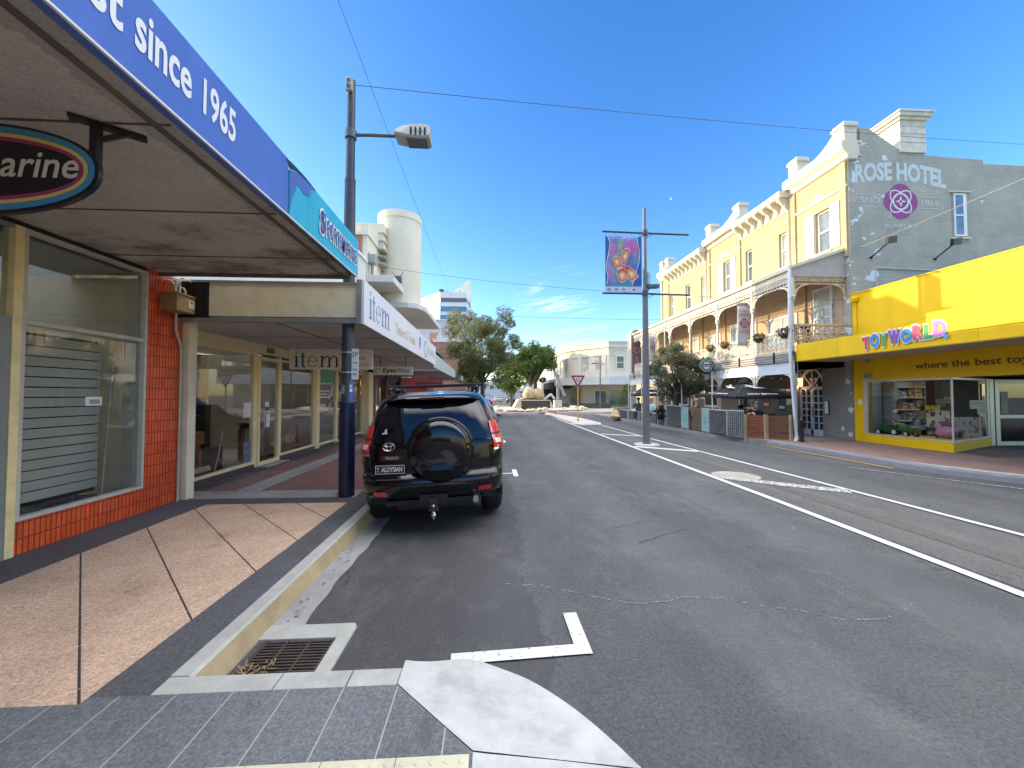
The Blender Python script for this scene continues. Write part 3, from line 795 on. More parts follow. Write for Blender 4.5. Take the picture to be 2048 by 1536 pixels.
t = thing('conduit_pole', 'thin cream pole leaning inside the empty display window', 'pole', (-4.75, 5, .4))
m = MB(); m.tube([PX(242, 552, -4.85), PX(202, 990, -4.72)], .012); m.build('rod', PIPE, t)
m = MB(); rr = random.Random(2); P = []
for i in range(18):
    P.append([(-4.93 + j * .03 + rr.uniform(-.012, .012), 3.95 + i * .06, .40 + rr.uniform(0, .06) + .03 * math.sin(i * .9 + j)) for j in range(12)])
m.grid(P); m.build('tarpaulin', mat('dark_blue_tarpaulin', (.02, .03, .07), .4, .4, scale=9), smooth=60, label='crumpled dark blue tarpaulin on the floor behind the empty shop window', cat='tarpaulin', loc=(-4.75, 4.5, .4))

# ---------------------------------------------------------------- cream shop with the long canopy
CRSTU = mat('cream_stucco', (.78, .70, .48), .85, .1, scale=5, bump=.4, bscale=60, dirt=.2)
CRFR = mat('cream_window_frame', (.88, .75, .43), .4, .08, scale=5)
MAR = mat('maroon_riser', (.10, .06, .055), .6, .2)
t = thing('shop_building', 'cream fronted timber and textile shop under a long white canopy', 'shop', (-4.85, 9.5, FP)); it = t
XI = -4.85
m = MB(); m.box(XI - .2, XI - .01, 5.80, 15.2, 2.66, 6.9); m.box(-14, XI - .2, 5.8, 6.0, FP, 3.2); m.box(-14, -7.9, 6.0, 15.2, 3.0, 3.15); m.box(-6.3, XI - .2, 6.0, 15.2, 3.0, 3.15)  # gap in the roof is a skylight added to light the cream shop's interior
m.build('wall', mat('white_parapet_wall', (.66, .65, .60), .8, .08, scale=2, dirt=.2), t)
m = MB(); m.box(XI - .25, XI + .05, 5.80, 15.2, 6.85, 6.95); m.build('coping', WHITE, t)
m = MB(); m.box(-4.5, -4.46, 5.79, 5.83, 2.75, 3.35); m.box(-4.46, -4.03, 5.70, 5.73, 2.74, 3.29)
for i in range(12): m.box(-4.46 + i * .036, -4.445 + i * .036, 5.685, 5.70, 2.74, 3.29)
m.build('dark_cladding', mat('dark_ribbed_cladding', (.018, .016, .02), .5, .2), t)
m = MB(); m.box(-4.62, -4.36, 5.80, 5.95, FP, 2.74); m.box(XI - .1, XI + .03, 5.9, 6.44, FP, 2.74)
m.build('pillar', mat('cream_pillar', (.80, .73, .54), .6, .1, scale=3, dirt=.25), t, bevel=.006)
m = MB(); m.box(XI - .08, XI, 6.44, 15.55, 2.53, 2.72); m.build('head_beam', CRFR, t)
m = MB(); m.box(XI - .08, XI + .02, 6.44, 8.22, FP, .235); m.build('stall_riser', MAR, t); m = MB(); m.box(XI - .08, XI + .02, 9.12, 10.85, FP, .25); m.build('stall_riser', MAR, t)
m = MB(); m.box(XI - .3, XI + .25, 8.22, 9.12, FP, .165); m.build('door_step', LIGHTP, t)
def shop_win(parent, y0, y1, z0, z1, X=XI, wd=.05, name='window', fm=None, gm=None):
    f = MB(); frame_x(f, X - .06, X + .025, y0, y1, z0, z1, wd)
    o = f.build(name, fm or CRFR, parent, bevel=.004)
    g = MB(); g.box(X - .02, X - .012, y0 + wd, y1 - wd, z0 + wd, z1 - wd); g.build('pane', gm or GLASS, o)
    return o
w1 = shop_win(t, 6.44, 8.18, .235, 2.53); w2 = shop_win(t, 9.12, 10.87, .25, 2.47)
dr = shop_win(t, 8.24, 9.06, .17, 2.46, X=XI + .03, wd=.07, name='door')
for a_, b_ in ((9.06, 9.12), (8.18, 8.24), (10.87, 11.1)):
    m = MB(); m.box(XI - .06, XI + .03 + (.03 if a_ > 10 else 0), a_, b_, .165, 2.53); m.build('mullion', CRFR, t, bevel=.004)
m = MB(); m.tube([(XI + .06, 8.34, .95), (XI + .12, 8.34, .95), (XI + .12, 8.34, 1.35), (XI + .06, 8.34, 1.35)], .012); m.build('handle', STEEL, dr)
m = MB(); m.box(XI + .024, XI + .028, 8.52, 8.66, 1.28, 1.50); m.box(XI + .024, XI + .028, 8.56, 8.70, .95, 1.25); m.build('notice', WHITE, dr)
m = MB(); m.box(XI + .0285, XI + .029, 8.53, 8.65, 1.31, 1.40); m.build('notice_print', BLACK, dr)
m = MB(); m.box(XI - .008, XI - .005, 7.85, 8.1, 1.2, 1.5); m.build('notice', WHITE, w1)
m = MB(); m.box(XI - .008, XI - .005, 7.88, 8.08, .3, .72); m.build('poster', mat('grey_poster', (.16, .18, .24), .5, .5, scale=12), w1)
w3 = shop_win(t, 11.1, 12.35, .22, 2.46); w4 = shop_win(t, 12.42, 13.3, .17, 2.46, name='door'); w5 = shop_win(t, 13.4, 14.9, .22, 2.46)
m = MB()
for z in (1.75, 1.66, 1.57, 1.35, 1.26, 1.17): m.box(XI - .01, XI - .007, 11.25, 11.25 + .5 + .15 * math.sin(z * 40), z, z + .035)
m.build('window_print', WHITE, w3)
m = MB(); m.box(XI - .009, XI - .007, 11.2, 12.2, 2.0, 2.42); m.build('green_banner', mat('green_window_band', (.10, .38, .27), .5, .05), w3)
for a_, b_, k_ in ((12.35, 12.42, .03), (13.3, 13.4, .03), (14.95, 15.5, .22)):
    m = MB(); m.box(XI - .06, XI + k_, a_, b_, FP, 2.53); m.build('mullion', CRFR, t)
m = MB(); m.box(XI + .0, XI + .06, 8.6, 8.8, 2.57, 2.68); m.build('alarm_box', mat('grey_plastic', (.22, .21, .17), .6, .1), t)
# interior
m = MB(); m.box(-9, -8.9, 6.0, 15, FP, 2.75); m.box(-9, XI - .2, 6.0, 6.1, FP, 2.75); m.box(-9, XI - .15, 10.95, 11.05, FP, 2.75); m.box(-9, XI - .15, 14.95, 15.1, FP, 2.75)
m.build('inner_wall', mat('inner_wall_grey', (.24, .20, .14), .9, .35, scale=.8), t)
m = MB(); m.box(-9, XI - .1, 6.0, 15, FP, FP + .03); m.build('inner_floor', mat('inner_floor_grey', (.15, .14, .13), .7, .2), t)
m = MB(); m.box(-9, -7.9, 6.0, 15, 2.75, 2.8); m.box(-6.3, XI - .08, 6.0, 15, 2.75, 2.8); m.build('inner_ceiling', CEIL, t)  # ceiling left open below the added skylight
# canopy
m = MB(); m.box(-4.84, -1.93, 5.74, 16.6, 2.735, 2.78)
cn = m.build('canopy', mat('grey_soffit', (.60, .57, .54), .85, .12, scale=1.5, dirt=.3), t)
m = MB(); m.box(-4.03, -1.93, 5.70, 5.75, 2.785, 3.27); m.build('end_panel', CRSTU, cn)
m = MB(); m.box(-4.46, -1.88, 5.68, 5.75, 2.70, 2.755); m.box(-4.46, -1.9, 5.68, 5.76, 3.27, 3.30); m.box(-1.95, -1.885, 5.66, 5.74, 2.69, 3.34); m.build('gutter_trim', mat('grey_gutter', (.28, .28, .28), .5, .2, metal=.3), cn)
m = MB(); m.box(-4.83, -1.93, 5.76, 16.6, 3.22, 3.26); m.build('canopy_roof', mat('roof_sheet', (.16, .16, .16), .7, .2), cn)
for y in (7.2, 9.1, 11): pass
m = MB()
for y in (7.4, 9.2, 11.0, 12.8): m.box(-4.83, -1.95, y, y + .01, 2.729, 2.736)
m.box(-3.2, -3.18, 5.76, 16.6, 2.728, 2.735); m.build('soffit_batten', mat('soffit_joint', (.12, .11, .10), .9, .2), cn)
SIGNW = mat('white_sign_panel', (.74, .73, .71), .45, .04, scale=1.5)
m = MB(); m.prism([(5.68, 2.69), (13.1, 2.66), (13.1, 3.27), (5.68, 3.34)], (-1.88, 0, 0), (0, 1, 0), (0, 0, 1), (.035, 0, 0)); fs = m.build('fascia', SIGNW, cn)
m = MB(); m.prism([(13.14, 2.60), (21, 2.58), (21, 3.0), (13.14, 3.1)], (-1.95, 0, 0), (0, 1, 0), (0, 0, 1), (.035, 0, 0)); m.build('fascia', mat('pale_green_fascia', (.42, .52, .47), .5, .1), cn)
m = MB(); m.box(-4.84, -1.95, 16.6, 21, 2.62, 2.68); m.build('canopy_extension', mat('grey_soffit_dark', (.28, .26, .25), .85, .12), cn)

# serif lettering for the word on the cream shop's signs
def serif_word(parent, o, r, u, h, cols, depth=.005):
    """four letters built from strokes; h is the x-height"""
    r, u, o = V(r).normalized(), V(u).normalized(), V(o); n = r.cross(u)
    def at(x, y): return o + r * (x * h) + u * (y * h) + n * depth
    def rect(m, x0, x1, y0, y1): m.quad(at(x0, y0), at(x1, y0), at(x1, y1), at(x0, y1))
    def arc(m, cx, cy, ro, ri, a0, a1, k=16, sx=1., thin=0.):
        for i in range(k):
            A, B = R(a0 + (a1 - a0) * i / k), R(a0 + (a1 - a0) * (i + 1) / k)
            fa = 1 - thin * abs(math.sin(A)); fb = 1 - thin * abs(math.sin(B))
            ra, rb = ro - (ro - ri) * fa, ro - (ro - ri) * fb
            m.quad(at(cx + ro * math.cos(A) * sx, cy + ro * math.sin(A)), at(cx + ro * math.cos(B) * sx, cy + ro * math.sin(B)), at(cx + rb * math.cos(B) * sx, cy + rb * math.sin(B)), at(cx + ra * math.cos(A) * sx, cy + ra * math.sin(A)))
    m = MB(); rect(m, .14, .32, 0, 1); rect(m, 0, .46, -.0, .05); m.poly([at(0, .94), at(.14, .94), at(.14, 1), at(.32, 1), at(.32, 1.03), at(.0, .97)]); m.build('letter', cols[0], parent)
    m = MB(); m.poly([at(.24 + .13 * math.cos(a * .314), 1.3 + .13 * math.sin(a * .314)) for a in range(20)]); m.build('letter_dot', cols[4], parent)
    m = MB(); rect(m, .68, .86, .18, 1.28); rect(m, .54, 1.08, .93, 1.0); arc(m, .92, .2, .24, .08, 180, 300); m.build('letter', cols[1], parent)
    m = MB(); arc(m, 1.62, .5, .5, .32, 0, 320, 30, .86, .5); rect(m, 1.28, 2.03, .5, .57); m.build('letter', cols[2], parent)
    m = MB()
    for x in (2.36, 3.0, 3.64): rect(m, x, x + .17, 0, .8 if x > 2.4 else 1.0); rect(m, x - .14, x + .31, 0, .05)
    rect(m, 2.2, 2.36, .94, 1.0)
    for x in (2.845, 3.485): arc(m, x, .67, .33, .16, 0, 165, 14, .98, .45)
    m.build('letter', cols[3], parent)
def lm(c, n): return mat(n, c, .5, .05)
cf = [lm((.17, .24, .50), 'faded_blue_letter'), lm((.28, .40, .66), 'faded_light_blue_letter'), lm((.50, .56, .60), 'faded_grey_letter'), lm((.30, .26, .50), 'faded_violet_letter'), lm((.75, .50, .36), 'faded_orange_dot')]
serif_word(fs, (-1.845, 5.92, 2.83), (0, 1, 0), (0, 0, 1), .30, cf)
PEACH = lm((.72, .52, .34), 'faded_peach_letter')
xtext('Timber & Textile', fs, -1.845, 7.55, 9.55, 2.865, .22, PEACH, sx=.8)
m = MB(); m.prism([(0, .30), (.26, .30), (.26, .1), (.13, 0), (0, .1)], (-1.8445, 10.05, 2.87), (0, 1, 0), (0, 0, 1), (.004, 0, 0)); m.build('shield_logo', lm((.22, .22, .46), 'shield_violet'), fs)
xtext('U', fs, -1.838, 10.13, 10.23, 2.96, .12, LETW)
LTEAL = lm((.10, .42, .47), 'teal_swirl')
m = MB()
for a0, a1, rr_ in ((60, 265, .23), (-120, 85, .23)):
    P = []
    for i in range(15):
        a = R(a0 + (a1 - a0) * i / 14); wd = .065 * math.sin(math.pi * (i + .5) / 15)
        P.append([(-1.843, 11.05 + (rr_ - wd) * math.cos(a) * 1.25, 2.965 + (rr_ - wd) * math.sin(a)), (-1.843, 11.05 + (rr_ + .005) * math.cos(a) * 1.25, 2.965 + (rr_ + .005) * math.sin(a))])
    m.grid(P)
m.build('swirl_logo', LTEAL, fs)
xtext('EyesWest', fs, -1.845, 11.5, 12.95, 2.87, .22, lm((.55, .57, .58), 'pale_grey_letter'), align='C')

# hanging signs under the canopy
t = thing('hanging_sign', 'cream sign with a big coloured serif word hanging under the white canopy', 'sign', (-3.3, 8.2, 2.4))
m = MB(); m.box(-4.18, -2.47, 8.2, 8.24, 2.185, 2.615); pn = m.build('panel', mat('cream_sign_panel', (.80, .76, .62), .5, .05), t, bevel=.01)
cs = [lm((.03, .04, .16), 'dark_blue_letter'), lm((.02, .17, .33), 'sea_blue_letter'), lm((.30, .30, .23), 'grey_green_letter'), lm((.055, .012, .07), 'aubergine_letter'), lm((.68, .30, .04), 'orange_dot')]
serif_word(pn, (-4.08, 8.198, 2.23), (1, 0, 0), (0, 0, 1), .235, cs)
OCH = lm((.50, .30, .12), 'ochre_letter')
text('lettering', 'Timber', OCH, pn, (-2.98, 8.198, 2.385), (1, 0, 0), (0, 0, 1), .09, align='L', width=.40)
text('lettering', '& Textile', OCH, pn, (-3.04, 8.198, 2.245), (1, 0, 0), (0, 0, 1), .09, align='L', width=.5)
m = MB()
for x in (-4.0, -2.65): m.cyl((x, 8.22, 2.61), (x, 8.22, 2.735), .01, n=6)
m.build('hanger', STEEL, t)
t = thing('hanging_sign', 'smaller cream optometrist sign hanging under the canopy behind the lamp pole', 'sign', (-2.8, 11, 2.35))
m = MB(); m.box(-3.3, -2.19, 11.0, 11.04, 2.215, 2.46); pn = m.build('panel', mat('cream_sign_panel', (.80, .76, .62), .5, .05), t, bevel=.008)
text('lettering', 'Eyes', DBROWN, pn, (-3.02, 10.998, 2.29), (1, 0, 0), (0, 0, 1), .125, align='L', width=.36, bold=.02)
text('lettering', 'West', DBROWN, pn, (-2.645, 10.998, 2.29), (1, 0, 0), (0, 0, 1), .125, align='L', width=.38)
m = MB(); m.tube([(-3.17 + .08 * math.cos(a * .5) , 10.995, 2.34 + .06 * math.sin(a * .5)) for a in range(10)], .012, 5); m.build('swirl_logo', LTEAL, pn)
m = MB()
for x in (-3.1, -2.4): m.cyl((x, 11.02, 2.46), (x, 11.02, 2.735), .01, n=6)
m.build('hanger', BLACK, t)

# things in the cream shop's windows
WOOD = mat('red_brown_timber', (.20, .075, .03), .45, .3, scale=3, stretch=(1, .2, 6))
PALEW = mat('pale_timber', (.52, .33, .14), .5, .2, scale=4)
def table(name, label, x, y, lx, ly, h, m_, shelf=True, th=.05):
    t = thing(name, label, 'table', (x, y, FP + .03))
    z0 = FP + .03
    q = MB(); q.box(x - lx / 2, x + lx / 2, y - ly / 2, y + ly / 2, z0 + h - th, z0 + h); q.box(x - lx / 2 + .04, x + lx / 2 - .04, y - ly / 2 + .04, y + ly / 2 - .04, z0 + h - th - .1, z0 + h - th); q.build('table_top', m_, t, bevel=.006)
    for sx in (-1, 1):
        for sy in (-1, 1):
            q = MB(); a, b = x + sx * (lx / 2 - .07), y + sy * (ly / 2 - .07); q.box(a - .045, a + .045, b - .045, b + .045, z0, z0 + h - th - .1); q.build('leg', m_, t)
    if shelf:
        q = MB(); q.box(x - lx / 2 + .03, x + lx / 2 - .03, y - ly / 2 + .03, y + ly / 2 - .03, z0 + .13, z0 + .2); q.build('shelf', m_, t)
    return t
table('wooden_table', 'red brown timber table in the shop window beside the glass door', -5.35, 9.75, .7, 1.55, .86, WOOD)
table('wooden_table', 'heavy timber bench at the near end of the cream shop window', -5.5, 6.75, .7, 1.0, .82, mat('orange_brown_timber', (.28, .12, .04), .45, .3, scale=3, stretch=(1, .2, 6)), False, .22)
fish = [(-.3, 0), (-.16, .1), (.02, .12), (.16, .05), (.3, .14), (.26, 0), (.3, -.13), (.15, -.05), (0, -.11), (-.16, -.08)]
for i, (y, z, lb) in enumerate(((9.45, .52, 'pale wooden fish under the red brown table, nearest the door'), (10.05, .53, 'pale wooden fish under the red brown table, farther from the door'))):
    m = MB(); m.prism(fish, (-5.1, y, z), (0, 1, 0), (0, .1, 1), (.03, 0, 0)); m.build('wooden_fish', PALEW, label=lb, cat='ornament', group='wooden fish under the table', loc=(-5.1, y, z))
t = thing('wooden_board', 'pale wooden boards laid on the red brown table top', 'boards', (-5.3, 9.8, 1.03))
m = MB()
for y0, y1, h in ((9.2, 9.5, .05), (9.9, 10.35, .07), (9.55, 9.8, .03)): m.box(-5.3, -5.15, y0, y1, 1.031, 1.031 + h)
m.build('board', PALEW, t)
t = thing('display_shelf', 'black display shelving inside the cream shop window', 'shelf', (-6.0, 7.6, FP))
m = MB()
for z in (.3, .75, 1.2): m.box(-6.3, -5.8, 7.0, 8.2, z, z + .04)
for y in (7.0, 8.17): m.box(-6.3, -5.8, y, y + .03, FP, 1.6)
m.box(-5.9, -5.4, 7.35, 8.1, FP + .03, .62); m.build('frame', BLACK, t)
def small_boxes(label, cat, x0, x1, y0, y1, z, cols, n, seed, hmax=.25):
    r_ = random.Random(seed)
    for i in range(n):
        a, b = r_.uniform(x0, x1), r_.uniform(y0, y1); w_, d_, h_ = r_.uniform(.05, .12), r_.uniform(.06, .14), r_.uniform(.08, hmax)
        m = MB(); m.box(a - w_ / 2, a + w_ / 2, b - d_ / 2, b + d_ / 2, z, z + h_)
        c = cols[i % len(cols)]
        m.build('ornament_box', c, label=label, cat=cat, group=label, loc=(a, b, z), bevel=.005)
RED2 = mat('red_box', (.45, .07, .04), .5, .1); GRN2 = mat('green_box', (.10, .25, .10), .5, .1); TAN2 = mat('tan_box', (.45, .33, .18), .6, .1); LBL = mat('pale_blue_box', (.4, .5, .6), .5, .1)
small_boxes('small goods box standing on the black display shelving', 'box', -6.2, -5.9, 7.1, 8.1, .795, [RED2, TAN2, WHITE, GRN2], 7, 4)
small_boxes('small goods box on the top of the black display shelving', 'box', -6.2, -5.9, 7.1, 8.1, 1.245, [TAN2, WHITE, LBL, BLACK], 6, 8, .35)
t = thing('cardboard_carton', 'flattened open carton lying low in the cream shop window', 'carton', (-5.15, 6.9, .2))
m = MB(); m.obox((-5.12, 6.9, .30), V((.14, 0, .06)), V((0, .26, 0)), V((-.05, 0, .10)) * .4); m.build('box', mat('old_carton', (.50, .42, .26), .7, .2), t)
m = MB(); m.obox((-5.09, 6.93, .345), V((.06, 0, .02)), V((0, .12, .01)), V((-.004, 0, .01))); m.build('label', WHITE, t)
t = thing('trolley_stand', 'thin cream metal stand on the floor of the cream shop window', 'stand', (-5.2, 7.75, .2))
m = MB(); m.tube([(-5.15, 7.5, .19), (-5.15, 7.6, .45), (-5.15, 7.72, .95)], .012); m.tube([(-5.15, 7.5, .19), (-5.15, 7.8, .2)], .012); m.tube([(-5.15, 7.6, .45), (-5.15, 7.85, .22)], .01); m.build('frame', PIPE, t)

# ---------------------------------------------------------------- dark navy shop further along
t = thing('shop_building', 'navy fronted clothes shop with a bright window past the cream shop', 'shop', (-4.9, 18, FP))
NAVYP = mat('navy_shopfront', (.012, .015, .05), .4, .1)
m = MB(); m.box(-4.95, -4.62, 15.55, 15.85, FP, 2.7); m.box(-4.95, -4.75, 17.9, 18.15, FP, 2.7); m.box(-4.95, -4.75, 20.6, 20.9, FP, 2.7); m.box(-4.95, -4.8, 15.85, 20.6, 2.35, 2.65); m.box(-4.95, -4.8, 15.85, 20.6, FP, .4)
m.build('shopfront', NAVYP, t)
for a, b in ((15.85, 17.9), (18.15, 20.6)):
    g = MB(); g.box(-4.9, -4.89, a, b, .4, 2.35); g.build('window', GLASS, t)
m = MB(); m.box(-8.5, -8.4, 15.5, 21, FP, 2.7); m.box(-8.4, -4.95, 20.9, 21, FP, 2.7); m.build('inner_wall', mat('inner_white', (.6, .58, .5), .8, .2), t)
m = MB(); m.box(-8.4, -4.95, 15.5, 21, FP, .2); m.build('inner_floor', mat('inner_floor_grey', (.15, .14, .13), .7, .2), t)
m = MB(); m.box(-5.6, -5.55, 16.2, 17.6, 2.05, 2.3); m.box(-5.6, -5.55, 16.2, 17.6, 1.65, 1.8); m.build('lit_sign', emis('lit_yellow_sign', (1, .45, .03), 1.6), t)
for i, (y, c) in enumerate(((16.4, (.55, .5, .35)), (16.9, (.12, .2, .35)), (17.4, (.5, .5, .5)))):
    q = thing('mannequin', ('cream', 'blue', 'grey')[i] + ' clothed mannequin in the navy shop window', 'mannequin', (-5.5, y, .3), 'mannequins in the navy shop')
    m = MB(); m.tube([(-5.5, y, .42), (-5.5, y, .9), (-5.5, y, 1.1), (-5.5, y, 1.4), (-5.5, y, 1.52)], [.09, .13, .12, .18, .05], 10); m.build('garment', mat('garment_%d' % i, c, .8, .2), q, smooth=60)
    m = MB(); m.ball((-5.5, y, 1.65), .08, .09, .11); m.cyl((-5.5, y, .2), (-5.5, y, .42), .02); m.lathe([(.16, 0), (.16, .02), (0, .02)], (-5.5, y, .2)); m.build('form', WHITE, q, smooth=60)

# ---------------------------------------------------------------- white art deco building with the round tower
DECO = mat('white_deco_render', (.68, .63, .50), .8, .06, scale=1.2, dirt=.15)
SHADEW = mat('deco_soffit_white', (.62, .60, .55), .85, .06)
RBK = brick('red_brick_wall', (.36, .10, .055), (.28, .07, .045), (.42, .36, .30), .23, .085, 'y', .012)
t = thing('deco_building', 'white art deco building with a round tower above the long canopy', 'building', (-6, 18, FP))
m = MB(); m.box(-10, -4.85, 15.25, 18.6, 2.7, 7.95); m.box(-10, -4.85, 18.6, 26.5, 2.7, 5.9); m.box(-10, -5.4, 26.51, 35, FP, 6.0); m.box(-9, -4.6, 16.6, 18.2, 7.95, 9.05)
m.build('wall', DECO, t)
m = MB(); m.box(-10, -5.05, 15.21, 15.26, 2.7, 7.96); m.build('brick_side', RBK, t)
m = MB(); m.box(-5.1, -4.80, 15.15, 18.62, 7.96, 8.42); m.box(-5.1, -4.80, 18.62, 26.5, 5.9, 6.15); m.box(-10, -5.1, 15.15, 15.4, 7.96, 8.1); m.build('coping', DECO, t, bevel=.02)
m = MB()
for z in (7.3, 7.6, 7.9, 8.25, 8.6): m.box(-4.82, -4.55, 16.55, 18.25, z, z + .05)
m.box(-4.86, -4.83, 15.4, 18.5, 7.30, 7.36); m.build('groove_band', mat('band_grey', (.42, .40, .36), .8, .1), t)
m = MB(); m.lathe([(.97, 5.6), (.97, 9.6), (1.0, 9.62), (1.0, 9.92), (.9, 9.95), (0, 9.95)], (-4.22, 18.0, 0), n=40); m.build('round_tower', DECO, t, smooth=40)
m = MB(); m.box(-4.86, -3.85, 15.35, 17.5, 6.15, 6.42); m.build('hood', SHADEW, t, bevel=.015)
hood = [(-4.86, 16.9), (-3.6, 16.95), (-3.2, 17.2), (-3.0, 17.7), (-2.95, 18.5), (-2.95, 22.6), (-4.86, 22.6)]
m = MB(); m.prism(hood, (0, 0, 5.5), (1, 0, 0), (0, 1, 0), (0, 0, .24)); m.build('hood', SHADEW, t, bevel=.015)
for a, b, z0, z1 in ((15.7, 16.7, 4.4, 6.0), (19, 21.5, 3.7, 5.3)):
    g = MB(); g.box(-4.86, -4.84, a, b, z0, z1); o = g.build('window', DGLASS, t)
    f = MB(); frame_x(f, -4.86, -4.80, a, b, z0, z1, .06); f.build('window_frame', WHITE, o)
m = MB(); m.cyl((-4.72, 15.5, 3.2), (-4.72, 15.5, 6.9), .06, n=10); m.build('downpipe', mat('grey_pipe', (.30, .30, .30), .5, .1), t)
m = MB(); m.box(-4.86, -4.55, 15.3, 15.65, 6.9, 7.25); m.build('rainwater_head', mat('grey_pipe', (.30, .30, .30), .5, .1), t, bevel=.02)
m = MB(); m.cyl((-4.85, 17.2, 7.2), (-3.9, 17.0, 6.55), .015, n=6); m.box(-4.1, -3.8, 16.4, 16.65, 6.5, 6.72); m.bar((-4.05, 16.5, 6.7), (-4.2, 16.5, 6.95), .02); m.bar((-3.85, 16.5, 6.7), (-3.7, 16.5, 6.95), .02); m.build('floodlight', DGREY, t)
# red shop behind the canopy
t = thing('shop_building', 'red fronted sports shop at the end of the left canopy', 'shop', (-5, 24, FP))
REDW = mat('red_shopfront', (.25, .035, .04), .6, .1)
m = MB(); m.box(-5.4, -3.9, 23.9, 24.05, FP, 3.1); m.box(-5.6, -5.0, 24.05, 34.8, FP, 3.6); m.build('wall', REDW, t)
m = MB(); m.box(-5.5, -2.4, 24.1, 34.5, 2.9, 3.3); m.build('canopy', mat('grey_soffit_dark', (.28, .26, .25), .85, .12), t)
m = MB(); m.box(-4.6, -2.9, 23.85, 23.89, 2.1, 2.6); sg = m.build('sign_board', REDW, t)
text('lettering', 'INTERSPORT', BLACK, sg, (-3.75, 23.848, 2.22), (1, 0, 0), (0, 0, 1), .22, width=1.5, bold=.02)

# ---------------------------------------------------------------- lamp pole on the left footpath
t = thing('street_lamp', 'tall grey street lamp with navy base between the shop canopies', 'street lamp', (-2.15, 5.92, FP))
PG = mat('grey_green_pole', (.10, .115, .115), .4, .15, scale=3); PN = mat('navy_pole_paint', (.012, .016, .055), .35, .3, scale=4, dirt=.12, dirtcol=(.3, .3, .3))
bx, by = -2.15, 5.92
m = MB(); m.tube([(bx, by, FP), (bx, by, 1.5), (bx + .0, by, 1.5)], [.115, .112, .112], 20); m.tube([(bx, by, 1.5), (bx, by, 1.53)], .116, 20); m.build('pole_base', PN, t, smooth=40)
m = MB(); m.tube([(bx, by, 1.53), (bx, by, 4.9)], [.094, .078], 20); m.tube([(bx, by, 4.9), (bx, by, 4.96)], .08, 20); m.tube([(bx, by, 4.96), (bx, by, 6.5)], [.066, .060], 18); m.tube([(bx, by, 6.5), (bx, by, 6.54)], [.064, .05], 18); m.build('pole', mat('dark_pole_paint', (.05, .06, .065), .4, .2, scale=3), t, smooth=40)
m = MB()
for z in (1.98, 2.28): m.tube([(bx, by, z), (bx, by, z + .02)], .099, 20)
m.build('band', STEEL, t, smooth=40)
m = MB(); m.box(bx + .095, bx + .195, by - .115, by - .107, 1.88, 2.34); sg = m.build('sign_plate', WHITE, t)
text('lettering', '2P', mat('green_lettering', (.03, .2, .08), .5, .05), sg, (bx + .145, by - .117, 2.22), (1, 0, 0), (0, 0, 1), .07)
m = MB()
for z in (2.12, 2.02, 1.95): m.box(bx + .11, bx + .18, by - .119, by - .116, z, z + .02)
m.build('print', mat('grey_print', (.3, .3, .3), .6, .1), sg)
m = MB()
def wrap(m, z0, z1, a0, a1, r_):
    P = []
    for i in range(7):
        a = R(a0 + (a1 - a0) * i / 6); P.append([(bx + r_ * math.cos(a), by + r_ * math.sin(a), z0), (bx + r_ * math.cos(a), by + r_ * math.sin(a), z1)])
    m.grid(P)
wrap(m, 1.54, 1.86, -60, -20, .0975); st = m.build('sticker', mat('blue_sticker', (.05, .13, .42), .5, .2, scale=20), t)
m = MB(); wrap(m, 1.70, 1.80, -58, -30, .0985); m.build('sticker_panel', WHITE, st)
text('lettering', 'P', mat('blue_sticker', (.05, .13, .42), .5, .2), st, (bx + .072, by - .072, 1.715), (math.cos(R(44)), math.sin(R(44)), 0), (0, 0, 1), .07)
m = MB(); wrap(m, 1.68, 1.80, -125, -95, .0975); m.build('graffiti_sticker', mat('pale_sticker', (.4, .32, .38), .6, .6, scale=50), t)
m = MB(); m.tube([(bx, by, 5.66), (bx + .3, by, 5.67), (-1.42, by, 5.67)], .028, 10); m.tube([(bx, by, 5.60), (bx, by, 5.73)], .085, 16); m.build('arm', PG, t, smooth=40)
LAMP = mat('lamp_housing', (.36, .35, .31), .45, .12)
lh = MB()
prof = [(-1.46, 5.62, 5.70), (-1.38, 5.60, 5.76), (-1.2, 5.57, 5.80), (-1.0, 5.565, 5.81), (-.93, 5.59, 5.78)]
for (xa, za, zb), (xb, zc, zd) in zip(prof[:-1], prof[1:]):
    for sgn in (-1, 1):
        y_ = .15
    lh.add([(xa, by - .15, za + .03), (xa, by + .15, za + .03), (xa, by + .10, zb), (xa, by - .10, zb), (xb, by - .15, zc + .03), (xb, by + .15, zc + .03), (xb, by + .10, zd), (xb, by - .10, zd), (xa, by - .13, za), (xa, by + .13, za), (xb, by - .13, zc), (xb, by + .13, zc)],
           [(0, 3, 7, 4), (3, 2, 6, 7), (2, 1, 5, 6), (0, 4, 10, 8), (1, 9, 11, 5), (8, 10, 11, 9)])
lh.poly([(-1.46, by - .15, 5.65), (-1.46, by - .13, 5.62), (-1.46, by + .13, 5.62), (-1.46, by + .15, 5.65), (-1.46, by + .1, 5.70), (-1.46, by - .1, 5.70)])
lh.poly([(-.93, by - .15, 5.62), (-.93, by - .1, 5.78), (-.93, by + .1, 5.78), (-.93, by + .15, 5.62), (-.93, by + .13, 5.59), (-.93, by - .13, 5.59)])
hd = lh.build('lamp_head', LAMP, t)
m = MB(); m.box(-1.28, -.98, by - .11, by + .11, 5.555, 5.572); m.build('lens', DGREY, hd)
m = MB()
for x in (-1.22, -1.15, -1.08, -1.01): m.box(x, x + .025, by - .153, by - .13, 5.60, 5.72)
m.build('vent', BLACK, hd)
m = MB(); m.box(bx - .05, bx + .05, by - .12, by - .065, 6.28, 6.48); sn = m.build('sensor_box', LAMP, t, bevel=.01)
